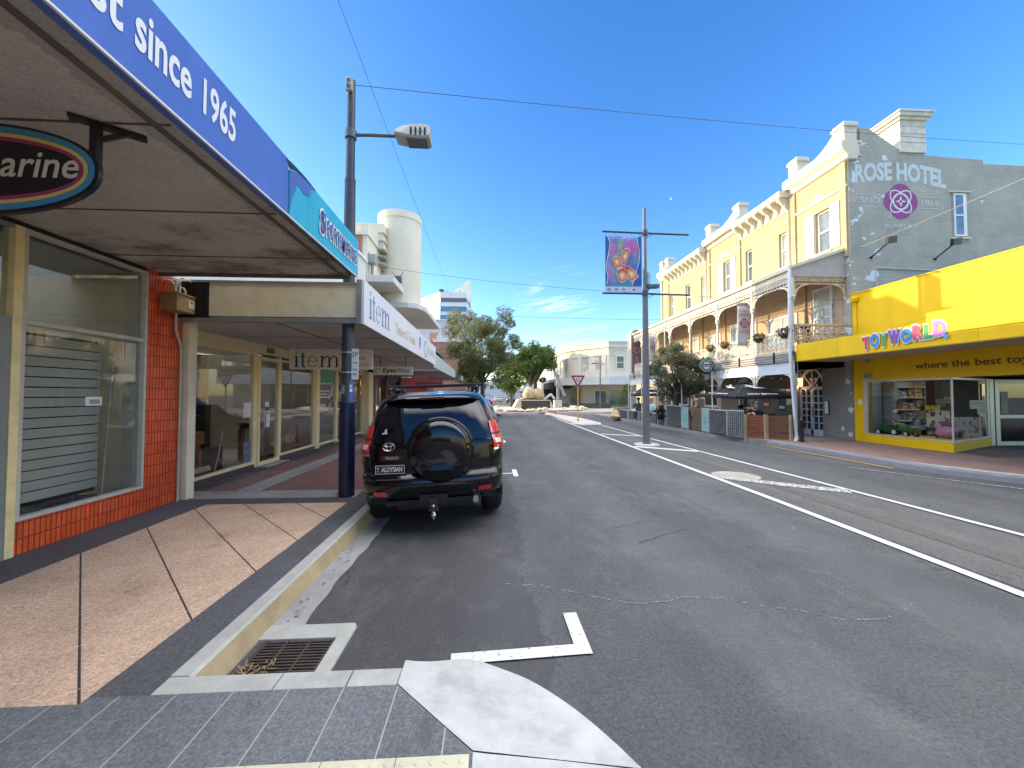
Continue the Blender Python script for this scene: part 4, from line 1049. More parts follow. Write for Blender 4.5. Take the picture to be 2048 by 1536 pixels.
m = MB(); m.lathe([(.025, 0), (.025, .01), (0, .01)], (bx, by - .12, 6.43), (0, -1, 0), 12); m.lathe([(.03, 0), (.03, .01), (0, .01)], (bx, by - .12, 6.34), (0, -1, 0), 12); m.build('lens', DGREY, sn)

# overhead cables
def cable(label, p0, p1, sag, r_=.008, n=24):
    p0, p1 = V(p0), V(p1); pts = []
    for i in range(n + 1):
        t_ = i / n; q = p0.lerp(p1, t_); q.z -= sag * 4 * t_ * (1 - t_); pts.append(q)
    m = MB(); m.tube(pts, r_, 5)
    return m.build('overhead_cable', mat('black_cable', (.03, .03, .03), .6, .1), label=label, cat='cable', loc=tuple((p0 + p1) / 2))
cable('black cable running along the street above the left street lamp', (-2.1, -6, 7.4), (-2.1, 60, 8.6), .9, .004, 40)
cable('black cable from the top of the street lamp across to the hotel gable', (bx + .05, by, 6.45), PY(2500, 305, 12.0), .25, .005)
cable('black cable from the deco building to the verandah end', PY(744, 531, 15.4), PX(1690, 600, 10.4), .3, .006)
cable('thin cable far down the street between the trees and the hotel', PY(700, 610, 40), PX(1330, 640, 10.6), .3, .009)
cable('pale diagonal cable rising across the painted side wall of the hotel', PX(1722, 494, 11.9), PY(2500, 158, 7.0), .05, .007).data.materials[0] = mat('pale_cable', (.45, .40, .28), .6, .1)

# more stock inside the cream shop
for i, (y, z, w_, h_, c_, lb) in enumerate(((9.3, 1.75, .7, .5, (.30, .12, .05), 'brown framed picture on the back wall nearest the shop door'), (10.2, 1.7, .5, .7, (.12, .2, .22), 'teal framed picture on the back wall beside the brown one'), (7.0, 1.9, .9, .6, (.4, .36, .28), 'pale framed picture on the back wall at the near end'))):
    q = thing('framed_picture', lb, 'picture', (-8.85, y, z), 'pictures on the cream shop back wall')
    m = MB(); m.box(-8.9, -8.86, y - w_ / 2, y + w_ / 2, z - h_ / 2, z + h_ / 2); m.build('frame', DBROWN, q)
    m = MB(); m.box(-8.862, -8.855, y - w_ / 2 + .05, y + w_ / 2 - .05, z - h_ / 2 + .05, z + h_ / 2 - .05); m.build('picture_sheet', mat('picture_%d' % i, c_, .6, .6, scale=6), q)
q = thing('black_cabinet', 'tall black cabinet standing in the middle of the cream shop', 'cabinet', (-6.4, 8.3, FP)); m = MB(); m.box(-6.8, -6.2, 7.7, 8.9, FP + .03, 1.45); m.build('carcass', BLACK, q, bevel=.01)
m = MB(); m.box(-6.2, -6.185, 7.75, 8.28, .3, 1.4); m.build('cabinet_door', mat('dark_cabinet_door', (.03, .025, .022), .35, .3), q); m = MB(); m.box(-6.2, -6.185, 8.32, 8.85, .3, 1.4); m.build('cabinet_door', mat('dark_cabinet_door', (.03, .025, .022), .35, .3), q)
q = thing('clothes_rail', 'rail of hanging textiles at the back of the cream shop', 'clothes rail', (-7.6, 10.0, FP)); m = MB(); m.tube([(-7.6, 9.2, FP), (-7.6, 9.2, 1.5), (-7.6, 10.8, 1.5), (-7.6, 10.8, FP)], .02, 6); m.build('rail', STEEL, q)
rr = random.Random(8)
for i in range(9):
    y = 9.32 + i * .165; m = MB(); P = [[(-7.6 + .08 * math.sin(j * 1.3 + i) * (k / 5), y + (j - 2) * .03, 1.47 - k * rr.uniform(.17, .19)) for j in range(5)] for k in range(6)]; m.grid(P); m.build('hanging_textile', mat('textile_%d' % (i % 5), ((.45, .2, .1), (.5, .45, .35), (.08, .12, .2), (.3, .06, .06), (.25, .3, .2))[i % 5], .9, .3), q, smooth=60)

# ================================================================== HOTEL
HX = 12.1; HY = 12.1; VXF = 10.2
STUC = mat('yellow_cream_stucco', (.44, .355, .205), .85, .14, scale=1.5, bump=.12, bscale=50, dirt=.28, dirtcol=(.34, .25, .14))
HTRIM = mat('hotel_white_trim', (.62, .575, .46), .7, .07, scale=4, dirt=.22, dirtcol=(.4, .34, .24))
LOWW = mat('hotel_lower_wall', (.50, .36, .24), .85, .12, scale=2)
GNDW = mat('hotel_ground_wall', (.24, .23, .205), .85, .14, scale=2, dirt=.3)
# painted side brickwork with flaked patches
q = Mt('painted_brick_side'); q.set(.75); x, y, z = q.sep()
b = q.n('ShaderNodeTexBrick'); b.inputs['Scale'].default_value = 1; b.inputs['Brick Width'].default_value = .24; b.inputs['Row Height'].default_value = .085; b.inputs['Mortar Size'].default_value = .008
b.inputs['Color1'].default_value = (.40, .385, .325, 1); b.inputs['Color2'].default_value = (.365, .35, .295, 1); b.inputs['Mortar'].default_value = (.30, .295, .26, 1)
q.l(q.comb(x, z), b.inputs['Vector'])
c = q.mix(1.0, b.outputs['Color'], q.ramp(q.noise(1.0, 7, .7), (.8, .8, .8), (1.15, 1.15, 1.15)), 'MULTIPLY')
edge = q.n('ShaderNodeMapRange'); edge.inputs['From Min'].default_value = 1.9; edge.inputs['From Max'].default_value = .1; q.l(x, edge.inputs['Value'])
fl = q.noise(1.7, 5, .6, (1, 1, 1.3))
flm = q.math('GREATER_THAN', q.math('ADD', fl, q.math('MULTIPLY', edge.outputs[0], .12)), .69)
c = q.mix(flm, c, (.62, .68, .70))
dk = q.math('GREATER_THAN', q.noise(2.6, 4, .5, (1, 1, 3)), .735)
c = q.mix(dk, c, (.22, .21, .2))
q.base(c); q.bump(q.math('SUBTRACT', 1.0, b.outputs['Fac']), .5, .006)
SIDE = q.m
HYS = HY - .012
t = thing('hotel', 'three storey cream and yellow hotel with iron lace balcony and stepped parapets', 'hotel', (HX, HY, 0)); ht = t
# --- main walls: facade pieces around window openings
wins_top = [(12.80, 13.42, 6.85, 8.38, True), (14.78, 15.22, 6.92, 8.36, False), (16.86, 17.32, 6.95, 8.44, False), (18.42, 19.02, 6.95, 8.52, True), (20.72, 21.18, 6.9, 8.42, False), (22.3, 22.9, 6.9, 8.4, False), (24.5, 24.95, 6.9, 8.3, False)]
m = MB(); y = HY
for (a, b_, z0, z1, sh) in wins_top:
    m.box(HX, HX + .25, y, a, 6.3, 9.9); m.box(HX, HX + .25, a, b_, 6.3, z0); m.box(HX, HX + .25, a, b_, z1, 9.9); y = b_
m.box(HX, HX + .25, y, 26.2, 6.3, 9.9)
m.box(HX + .25, 24, 26.0, 26.2, 0, 9.9)
m.build('upper_wall', STUC, t)
for i, (a, b_, z0, z1, sh) in enumerate(wins_top):
    f = MB(); frame_x(f, HX + .10, HX + .18, a, b_, z0, z1, .055); f.box(HX + .09, HX + .17, a + .05, b_ - .05, (z0 + z1) / 2 - .03, (z0 + z1) / 2 + .03)
    o = f.build('window', WHITE, t)
    g = MB(); g.box(HX + .14, HX + .15, a + .05, b_ - .05, z0 + .05, z1 - .05); g.build('pane', mat('hotel_pane_%d' % (i % 3), ((.16, .19, .21), (.30, .32, .32), (.10, .12, .14))[i % 3], .08, .4, scale=1.2 + i * .2, spec=.8), o)
    m = MB(); m.box(HX - .06, HX + .1, a - .06, b_ + .06, z0 - .08, z0); m.build('sill', HTRIM, o)
    if sh:
        for y0 in (a - .40, b_ + .03):
            m = MB(); m.box(HX - .05, HX - .003, y0, y0 + .37, z0 - .03, z1 + .03)
            for k in range(14): m.box(HX - .056, HX - .05, y0 + .05, y0 + .32, z0 + .04 + k * .105, z0 + .11 + k * .105)
            m.build('shutter', mat('peeling_white_shutter', (.72, .71, .67), .7, .12, scale=7, dirt=.25, dirtcol=(.35, .33, .3)), o)
# bays: slightly proud, with cornice, piers and a swept parapet
def bay(y0, y1, k):
    for yy_ in (y0 + .02, y1 - .22):
        m = MB(); m.box(HX - .07, HX, yy_, yy_ + .2, 6.35, 9.62); m.build('pilaster', STUC, t)
    m = MB()
    m.prism([(0, 9.62), (-.10, 9.66), (-.12, 9.8), (-.26, 9.95), (-.30, 10.08), (-.28, 10.24), (.28, 10.24), (.28, 9.62)], (HX, y0 - .12, 0), (1, 0, 0), (0, 0, 1), (0, y1 - y0 + .24, 0))
    m.prism([(0, 8.72), (-.05, 8.74), (-.06, 8.80), (0, 8.84)], (HX, y0, 0), (1, 0, 0), (0, 0, 1), (0, y1 - y0, 0))
    m.build('cornice', HTRIM, t)
    w_ = y1 - y0
    pts = [(y0 + .1, 10.24), (y1 - .1, 10.24), (y1 - .1, 10.55)]
    n = 14
    for i in range(n + 1):
        s_ = i / n; yv = y1 - .45 - s_ * (w_ - .95); zz = 10.42 + .46 * (max(0, s_ - .15) / .85) ** 2.2
        pts.append((yv, zz))
    pts.append((y0 + .1, 10.95))
    m = MB(); m.prism(pts, (HX + .02, 0, 0), (0, 1, 0), (0, 0, 1), (.22, 0, 0))
    for yy_, zt in ((y0 - .02, 10.92), (y1 - .42, 10.95)):
        m.box(HX - .1, HX + .36, yy_, yy_ + .44, 10.24, zt - .12); m.box(HX - .14, HX + .40, yy_ - .04, yy_ + .48, zt - .12, zt); m.box(HX - .11, HX + .37, yy_ - .015, yy_ + .455, zt, zt + .05)
    m.build('parapet', HTRIM, t, bevel=.012)
    # little relief ornament under the string course
    m = MB(); m.prism([(-.45, 0), (-.2, .06), (-.08, .18), (0, .24), (.08, .18), (.2, .06), (.45, 0)], (HX - .03, (y0 + y1) / 2, 8.84), (0, 1, 0), (0, 0, 1), (.03, 0, 0)); m.build('ornament', HTRIM, t)
bay(12.1, 14.5, 0); bay(17.6, 20.4, 1); bay(25.0, 26.2, 2)
def eave(y0, y1):
    m = MB()
    m.prism([(0, 9.10), (-.05, 9.12), (-.07, 9.18), (0, 9.2)], (HX, y0, 0), (1, 0, 0), (0, 0, 1), (0, y1 - y0, 0))
    m.prism([(0, 9.62), (-.46, 9.62), (-.5, 9.66), (-.54, 9.78), (-.52, 9.84), (0, 9.84)], (HX, y0, 0), (1, 0, 0), (0, 0, 1), (0, y1 - y0, 0))
    m.box(HX - .05, HX, y0, y1, 9.2, 9.62)
    m.build('eave', HTRIM, t)
    n = int((y1 - y0) / .42); m = MB()
    for i in range(n):
        yy_ = y0 + .18 + i * (y1 - y0 - .3) / (n - 1)
        m = MB(); m.prism([(0, 9.16), (-.08, 9.17), (-.12, 9.26), (-.16, 9.36), (-.30, 9.44), (-.40, 9.52), (-.42, 9.617), (0, 9.617)], (HX - .052, yy_ - .07, 0), (1, 0, 0), (0, 0, 1), (0, .14, 0)); m.build('eave_bracket', HTRIM, t)
    m = MB(); m.tube([(HX - .45, y0 + .2, 9.62), (HX - .3, y0 + .1, 9.3), (HX - .09, y0 + .08, 9.05), (HX - .09, y0 + .08, 6.3)], .045, 8); m.build('downpipe', HTRIM, t, smooth=50)
eave(14.5, 17.6); eave(20.4, 25.0)
m = MB(); m.quad((HX - .3, 14.4, 9.84), (HX - .3, 25, 9.84), (17, 25, 11.2), (17, 14.4, 10.4)); m.build('roof', mat('iron_roof', (.35, .34, .32), .5, .15, metal=.3), t)
# side wall outline facing the camera
m = MB(); m.prism([(HX + .01, 0), (24, 0), (24, 9.55), (18.6, 9.65), (17.08, 9.67), (17.06, 9.81), (15.1, 9.88), (13.94, 10.08), (12.87, 10.76), (12.58, 10.80), (12.58, 9.75), (HX + .01, 9.75)], (0, HYS, 0), d=(0, .3, 0))
m.build('side_wall', SIDE, t)
m = MB(); m.box(HX - .02, 12.6, HY - .05, HY, 10.22, 10.3); m.box(HX - .02, 12.57, HY - .035, HY, 9.78, 9.85); m.box(HX - .01, 12.55, HY - .03, HY, 9.86, 10.2); m.build('return_cornice', HTRIM, t)
CHIM = mat('stained_chimney_render', (.62, .60, .50), .85, .2, scale=3, dirt=.6, dirtcol=(.28, .27, .24))
m = MB(); m.box(13.98, 14.93, HY - .06, 13.0, 9.95, 11.05)
for z in (10.3, 10.6, 10.85): m.box(13.965, 14.945, HY - .075, 13.015, z, z + .02)
m.box(13.92, 14.99, HY - .12, 13.06, 11.05, 11.15); m.box(13.85, 15.06, HY - .19, 13.13, 11.15, 11.27); m.box(13.8, 15.1, HY - .23, 13.18, 11.27, 11.33); m.build('chimney', CHIM, t, bevel=.01)
# painted wall sign
PBLUE = mat('painted_pale_blue', (.52, .60, .60), .8, .12, scale=5)
def arch_text(st, cx, z0, h, x0, x1, sag):
    f, fs = text_mesh(st, (0, 0, 0), (1, 0, 0), (0, 0, 1), h, width=(x1 - x0), bold=.045)
    out = []
    for p in f:
        tt = (p.x) / ((x1 - x0) / 2)
        out.append((cx + p.x, HYS - .004, z0 + p.z - sag * tt * tt - .03 * p.x))
    m = MB(); m.add(out, fs); return m
arch_text('ROSE HOTEL', 14.0, 9.0, .57, 12.36, 15.66, .18).build('wall_lettering', PBLUE, t)
FADEW = mat('painted_faded_white', (.58, .60, .57), .8, .1, scale=5)
text('wall_lettering', 'SINCE', FADEW, t, (12.91, HYS - .004, 8.17), (1, 0, -.02), (0, 0, 1), .19, width=.74, align='C')
text('wall_lettering', '1865', FADEW, t, (15.05, HYS - .004, 8.14), (1, 0, -.02), (0, 0, 1), .18, width=.6, align='C')
text('wall_lettering', 'BUNBURY', FADEW, t, (13.97, HYS - .004, 7.32), (1, 0, -.01), (0, 0, 1), .15, width=1.18, align='C')
m = MB()
for x0, x1, z in ((12.54, 13.28, 8.46), (12.54, 13.28, 8.05), (14.74, 15.36, 8.42), (14.74, 15.36, 8.02)): m.box(x0, x1, HYS - .005, HYS - .002, z, z + .02)
m.build('wall_sign_rule', FADEW, t)
def rosette(parent, o, r, u, s, cp, cw, cd):
    """four-lobed bloom with interlaced white outlines"""
    r, u, o = V(r).normalized(), V(u).normalized(), V(o); n = r.cross(u)
    def at(x, y, d): return o + r * (x * s) + u * (y * s) + n * d
    m = MB()
    pts = []
    for i in range(72):
        a = 2 * math.pi * i / 72; rad = .82 + .18 * abs(math.cos(2 * a)) ** .8
        pts.append(at(rad * math.cos(a), rad * math.sin(a), .002))
    m.poly(pts); m.build('emblem', cp, parent)
    m = MB(); tk = .045
    for rot in (45, 135):
        P = []
        for i in range(49):
            a = 2 * math.pi * i / 48
            for_ = []
            for dd in (-tk, tk):
                ex, ey = (.98 + dd) * math.cos(a), (.52 + dd) * math.sin(a)
                c_, s_ = math.cos(R(rot)), math.sin(R(rot))
                for_.append(at((ex * c_ - ey * s_) * .78, (ex * s_ + ey * c_) * .78, .004 + rot * 1e-5))
            P.append(for_)
        m.grid(P)
    P = []
    for i in range(41):
        a = 2 * math.pi * i / 40; P.append([at((.44 - tk) * math.cos(a), (.44 - tk) * math.sin(a), .0065), at((.44 + tk) * math.cos(a), (.44 + tk) * math.sin(a), .0065)])
    m.grid(P)
    st = []
    for i in range(16):
        a = 2 * math.pi * i / 16; rad = .33 if i % 4 == 0 else (.09 if i % 2 == 0 else .15)
        st.append(at(rad * math.cos(a), rad * math.sin(a), .0065))
    m.poly(st); m.build('emblem_outline', cw, parent)
    m = MB(); m.poly([at(.1, 0, .008), at(0, .1, .008), at(-.1, 0, .008), at(0, -.1, .008)]); m.build('emblem_centre', cd, parent)
PURP = mat('painted_purple', (.27, .07, .24), .8, .12, scale=4)
rosette(t, (13.98, HYS - .002, 8.25), (1, 0, 0), (0, 0, 1), .62, PURP, mat('painted_white', (.66, .68, .68), .8, .05), PURP)
# side window, conduit, cable hooks
f = MB(); f.box(15.85, 16.40, HY - .03, HY - .013, 7.05, 8.62); f.build('window_surround', mat('recess_brown', (.30, .28, .24), .8, .15), t)
f = MB()
for x0, x1, z0, z1 in ((15.9, 16.36, 7.1, 7.15), (15.9, 16.36, 8.53, 8.58), (15.9, 15.95, 7.15, 8.53), (16.24, 16.36, 7.15, 8.53), (15.95, 16.24, 7.80, 7.85)): f.box(x0, x1, HY - .045, HY - .01, z0, z1)
wo_ = f.build('window', WHITE, t); g = MB(); g.box(15.95, 16.24, HY - .038, HY - .032, 7.15, 7.80); g.box(15.95, 16.24, HY - .038, HY - .032, 7.85, 8.53); g.build('pane', mat('blue_grey_pane', (.14, .20, .27), .1, .4, scale=3), wo_)
m = MB(); m.box(15.75, 16.5, HY - .07, HY, 8.62, 8.66); m.box(15.8, 16.45, HY - .08, HY, 7.0, 7.05); m.build('sill', HTRIM, wo_)
m = MB(); m.tube([(13.0, HY - .03, 4.9), (13.0, HY - .03, 5.95), (17.5, HY - .03, 5.83)], .018, 6); m.build('conduit', mat('pale_conduit', (.5, .52, .5), .6, .1), t)
for i, (u, v, u2, v2) in enumerate(((1742, 515, 1782, 497), (1870, 518, 1912, 502))):
    a = PY(u, v, HY - .02); b_ = PY(u2, v2, HY - .75); b_.z = a.z + .28
    q = thing('floodlight', ('black floodlight on an arm below the painted hotel emblem', 'black floodlight on an arm below the side window of the hotel')[i], 'floodlight', tuple(a), 'floodlights on the hotel side wall')
    m = MB(); m.ball(a, .05); m.bar(a, b_, .03); m.build('arm', BLACK, q, smooth=50)
    m = MB(); m.obox(b_ + V((.02, 0, .03)), V((.15, 0, .03)), V((0, .05, .02)), V((-.01, -.02, .10))); m.build('head', BLACK, q, bevel=.01)

# --- balcony level wall, ground floor wall
m = MB(); m.box(HX, HX + .25, HY + .3, 26.2, 2.6, 6.3); m.build('balcony_wall', LOWW, t)
doorY0, doorY1 = 13.28, 14.36
m = MB(); m.box(HX, HX + .25, HY - .001, doorY0, 0, 3.0); m.box(HX, HX + .25, doorY1, 26.2, 0, 3.0); m.box(HX, HX + .25, doorY0, doorY1, 2.62, 3.0)
m.build('ground_wall', GNDW, t)
PFL = mat('flaked_plaster', (.60, .60, .58), .8, .1)
m = MB(); rr = random.Random(12)
for (yy_, z, s_) in ((12.28, 2.1, .12), (12.2, 1.15, .13), (12.22, .32, .10), (12.5, .5, .10), (12.16, 1.7, .05)):
    n = 9; m.poly([(HX - .003, yy_ + s_ * rr.uniform(.5, 1.1) * math.cos(-k * 6.283 / n), z + s_ * rr.uniform(.5, 1.1) * math.sin(-k * 6.283 / n)) for k in range(n)])
m.build('flaked_patch', PFL, t)
# white arched double door
f = MB(); Xd = HX + .06
for a, b_ in ((doorY0, doorY0 + .05), ((doorY0 + doorY1) / 2 - .05, (doorY0 + doorY1) / 2 + .05), (doorY1 - .05, doorY1)): f.box(Xd, Xd + .06, a, b_, FP, 1.93)
f.box(Xd, Xd + .06, doorY0, doorY1, 1.86, 1.96); f.box(Xd, Xd + .06, doorY0, doorY1, FP, .36)
for a, b_ in ((doorY0 + .05, (doorY0 + doorY1) / 2 - .05), ((doorY0 + doorY1) / 2 + .05, doorY1 - .05)):
    f.box(Xd + .01, Xd + .05, (a + b_) / 2 - .015, (a + b_) / 2 + .015, .36, 1.86)
    for k in range(1, 6): f.box(Xd + .012, Xd + .048, a, b_, .36 + k * .25 - .015, .36 + k * .25 + .015)
dcy = (doorY0 + doorY1) / 2
for a0 in range(0, 180, 12):
    p0, p1 = R(a0), R(a0 + 12.5)
    f.bar((Xd + .03, dcy + .53 * math.cos(p0), 1.95 + .66 * math.sin(p0)), (Xd + .03, dcy + .53 * math.cos(p1), 1.95 + .66 * math.sin(p1)), .07, .07, (1, 0, 0))
for a0 in (45, 90, 135): f.bar((Xd + .03, dcy, 1.95), (Xd + .03, dcy + .5 * math.cos(R(a0)), 1.95 + .62 * math.sin(R(a0))), .03, .03, (1, 0, 0))
dd = f.build('door', WHITE, t)
m = MB(); m.box(Xd + .07, Xd + .08, doorY0, doorY1, FP, 2.62); m.build('pane', DGLASS, dd)
m = MB(); m.tube([(Xd - .03, dcy + .08, .85), (Xd - .03, dcy + .08, 1.25)], .014, 6); m.tube([(Xd - .03, dcy - .08, .85), (Xd - .03, dcy - .08, 1.25)], .014, 6); m.build('handle', BLACK, dd)
m = MB(); m.box(HX - .25, HX - .08, 14.05, 14.25, 1.98, 2.3); m.box(HX - .22, HX - .05, 14.3, 14.42, 1.9, 2.0); m.build('lantern', emis('warm_lantern', (1, .5, .25), .9), t)
m = MB(); m.box(HX - .03, HX, 13.0, 13.18, .95, 1.45); nb = m.build('menu_board', BLACK, t); m = MB(); m.box(HX - .036, HX - .031, 13.02, 13.16, .98, 1.42); m.build('menu_sheet', WHITE, nb)
# ground floor windows and posters seen behind the umbrella
for a, b_ in ((16.6, 17.9), (19.6, 20.9), (22.6, 23.8)):
    f = MB(); frame_x(f, HX - .06, HX + .02, a, b_, 1.0, 2.2, .09); o = f.build('window', WHITE, t); g = MB(); g.box(HX - .02, HX - .01, a + .09, b_ - .09, 1.09, 2.11); g.build('pane', DGLASS, o)
for i, (a, z0, z1, c_) in enumerate(((15.9, 1.1, 1.95, (.45, .12, .03)), (15.0, 1.0, 1.95, (.05, .08, .14)), (18.6, 1.7, 2.1, (.6, .6, .58)), (14.55, 1.25, 1.6, (.62, .62, .6)))):
    m = MB(); m.box(HX - .02, HX - .004, a, a + .42, z0, z1); pb = m.build('poster_board', mat('poster_%d' % i, c_, .5, .5, scale=5), t)
    m = MB(); m.box(HX - .023, HX - .0205, a + .06, a + .36, z0 + .08, z0 + .2); m.build('poster_print', WHITE, pb)
# balcony level openings
for k, (a, b_, z0, z1) in enumerate(((12.75, 13.55, 3.35, 5.55), (14.3, 15.9, 3.6, 4.9), (16.6, 17.0, 3.4, 5.0), (17.9, 18.5, 3.4, 5.1), (19.3, 20.4, 3.6, 4.9), (21.4, 22.0, 3.4, 5.0), (23.3, 23.9, 3.4, 5.0))):
    f = MB(); frame_x(f, HX - .06, HX + .02, a, b_, z0, z1, .07)
    if b_ - a > .9: f.box(HX - .05, HX + .01, (a + b_) / 2 - .04, (a + b_) / 2 + .04, z0, z1)
    f.box(HX - .05, HX + .01, a, b_, (z0 + z1) / 2 - .03, (z0 + z1) / 2 + .03)
    if k == 0: f.box(HX - .05, HX + .01, a, b_, 4.75, 4.85); f.box(HX - .05, HX + .01, (a + b_) / 2 - .04, (a + b_) / 2 + .04, z0, 4.8)
    o = f.build('window' if k else 'balcony_door', WHITE, t); g = MB(); g.box(HX - .02, HX - .01, a + .06, b_ - .06, z0 + .06, z1 - .06); g.build('pane', mat('curtained_pane', (.45, .47, .45), .15, .15, scale=2), o)
m = MB()
for yy_ in (13.9, 17.3, 18.9, 21.0): m.cyl((HX - .05, yy_, 3.2), (HX - .05, yy_, 6.2), .035, n=6)
m.build('downpipe', LOWW, t)

# --- verandah
VY0, VY1 = 12.25, 27.4
POSTY = [12.3, 14.23, 16.53, 18.9, 21.08, 22.95, 25.1, 27.3]
VER = mat('verandah_white', (.72, .66, .54), .65, .1, scale=4, dirt=.3, dirtcol=(.38, .32, .24))
LACEM = mat('iron_lace_white', (.74, .68, .56), .6, .12, scale=6, dirt=.2)
m = MB(); m.box(VXF - .05, HX, VY0, VY1, 2.98, 3.12); m.box(VXF - .06, VXF, VY0, VY1, 2.80, 3.14); m.build('balcony_floor', mat('weathered_boards', (.50, .48, .44), .8, .2, scale=2, stretch=(1, 1, 8), dirt=.45), t)
m = MB(); m.box(VXF + .02, VXF + .12, VY0, VY1, 2.38, 2.78); m.build('verandah_beam', mat('pale_blue_white_beam', (.68, .71, .75), .6, .05), t)
m = MB()
for z in (2.86, 2.95, 3.04): m.bar((VXF - .09, VY0, z), (VXF - .09, VY1, z + .01), .014)
for k in range(8): m.box(VXF - .10, VXF - .06, VY0 + .8 + k * 1.9, VY0 + .84 + k * 1.9, 2.78, 3.16)
m.build('conduit', BLACK, t)
m = MB()
m.add([(VXF - .08, VY0, 5.98), (VXF - .08, VY1, 5.98), (HX, VY1, 6.62), (HX, VY0, 6.62), (VXF - .08, VY0, 5.93), (VXF - .08, VY1, 5.93), (HX, VY1, 6.57), (HX, VY0, 6.57)], [(0, 3, 2, 1), (4, 5, 6, 7), (0, 1, 5, 4), (1, 2, 6, 5), (2, 3, 7, 6), (3, 0, 4, 7)])
m.build('verandah_roof', mat('verandah_iron', (.55, .53, .48), .6, .12), t)
m = MB(); m.box(VXF - .14, VXF - .06, VY0 - .02, VY1, 5.88, 6.0); m.build('verandah_gutter', HTRIM, t)
m = MB(); m.poly([(VXF - .05, VY0 - .005, 5.72), (VXF - .05, VY0 - .005, 5.95), (HX, VY0 - .005, 6.60), (HX, VY0 - .005, 5.72)]); m.box(VXF - .05, HX, VY0 - .02, VY0 + .04, 5.66, 5.73); m.build('verandah_gable', mat('grey_gable_board', (.40, .36, .32), .7, .12), t)
m = MB(); m.bar((VXF - .08, VY0 - .03, 5.97), (HX, VY0 - .03, 6.63), .05, .09); m.build('barge_board', HTRIM, t)
def lace_panel(m, o, r, u, L, H_, pitch, tk=.022):
    """cast-iron fretwork: rails, rings and scrolls as flat bars"""
    r, u, o = V(r).normalized(), V(u).normalized(), V(o); n = r.cross(u) * .012
    def ring(cx, cy, ro, ri, k=12):
        vs = []; fs = []
        for i in range(k):
            a = 2 * math.pi * i / k
            for rad in (ro, ri):
                p = o + r * (cx + rad * math.cos(a)) + u * (cy + rad * math.sin(a)); vs += [p - n, p + n]
        for i in range(k):
            a, b_ = 4 * i, 4 * ((i + 1) % k)
            fs += [(a, b_, b_ + 2, a + 2), (a + 1, a + 3, b_ + 3, b_ + 1), (a, a + 1, b_ + 1, b_), (a + 2, b_ + 2, b_ + 3, a + 3)]
        m.add(vs, fs)
    def seg(x0, y0, x1, y1, w_=tk):
        m.bar(o + r * x0 + u * y0, o + r * x1 + u * y1, w_, .024, n)
    seg(0, 0, L, 0, .03); seg(0, H_, L, H_, .04)
    k = max(1, int(L / pitch)); p = L / k
    for i in range(k):
        c_ = (i + .5) * p
        if H_ > .5:
            ring(c_, H_ * .70, p * .36, p * .22); ring(c_, H_ * .34, p * .42, p * .29); ring(c_, H_ * .34, p * .16, .0001, 8)
            seg(c_, H_ * .86, c_, H_); seg(c_, 0, c_, H_ * .18); seg(i * p, 0, i * p, H_)
            seg(i * p, H_ * .52, (i + 1) * p, H_ * .52)
            seg(i * p, H_ * .1, c_ - p * .25, H_ * .2); seg((i + 1) * p, H_ * .1, c_ + p * .25, H_ * .2)
        else:
            ring(c_, H_ * .52, min(p, H_) * .40, min(p, H_) * .22, 10); seg(i * p, 0, i * p, H_, .015)
            seg(i * p, H_, c_, H_ * .7, .015); seg((i + 1) * p, H_, c_, H_ * .7, .015); seg(c_, 0, c_, -H_ * .18, .03)
def bracket(m, o, r, k=.48):
    r, o = V(r), V(o); n_ = 8; P0 = None
    for i in range(n_):
        a, b_ = R(90 * i / n_), R(90 * (i + 1) / n_)
        p = o + r * (k - k * math.cos(a)) * 1 + V((0, 0, -k + k * math.sin(a))); q2 = o + r * (k - k * math.cos(b_)) + V((0, 0, -k + k * math.sin(b_)))
        m.bar(p, q2, .06, .03, (1, 0, 0) if abs(r.x) < .5 else (0, 1, 0))
        if i % 2 == 0: m.bar(p, o + r * (.02 + .1 * i / n_), .02, .02)
for j in range(len(POSTY) - 1):
    a, b_ = POSTY[j], POSTY[j + 1]
    m = MB(); lace_panel(m, (VXF, b_ - .06, 3.18), (0, -1, 0), (0, 0, 1), b_ - a - .12, .62, .22); m.build('balustrade', LACEM, t)
    m = MB(); lace_panel(m, (VXF, b_ - .06, 5.42), (0, -1, 0), (0, 0, 1), b_ - a - .12, .26, .15); m.box(VXF - .03, VXF + .03, a, b_, 5.70, 5.86); m.build('valance', LACEM, t)
    for (yv, s_) in ((a + .05, 1), (b_ - .05, -1)):
        m = MB(); bracket(m, (VXF, yv, 5.40), (0, s_, 0)); m.build('arch_bracket', LACEM, t)
        m = MB(); bracket(m, (VXF + .05, yv, 2.38), (0, s_, 0), .42); m.build('arch_bracket', LACEM, t)
for yv in POSTY:
    m = MB(); m.tube([(VXF, yv, 3.14), (VXF, yv, 3.5), (VXF, yv, 4.85)], [.06, .05, .045], 10); m.lathe([(.05, 4.80), (.10, 4.86), (.07, 4.9), (.11, 4.98), (.09, 5.02)], (VXF, yv, 0), n=10); m.box(VXF - .05, VXF + .05, yv - .05, yv + .05, 5.0, 5.9)
    m.tube([(VXF + .05, yv, FP), (VXF + .05, yv, 2.1)], .05, 10); m.lathe([(.05, 1.95), (.09, 2.0), (.07, 2.04), (.10, 2.1)], (VXF + .05, yv, 0), n=10); m.box(VXF, VXF + .1, yv - .05, yv + .05, 2.08, 2.8)
    m.build('verandah_post', VER, t, smooth=40)
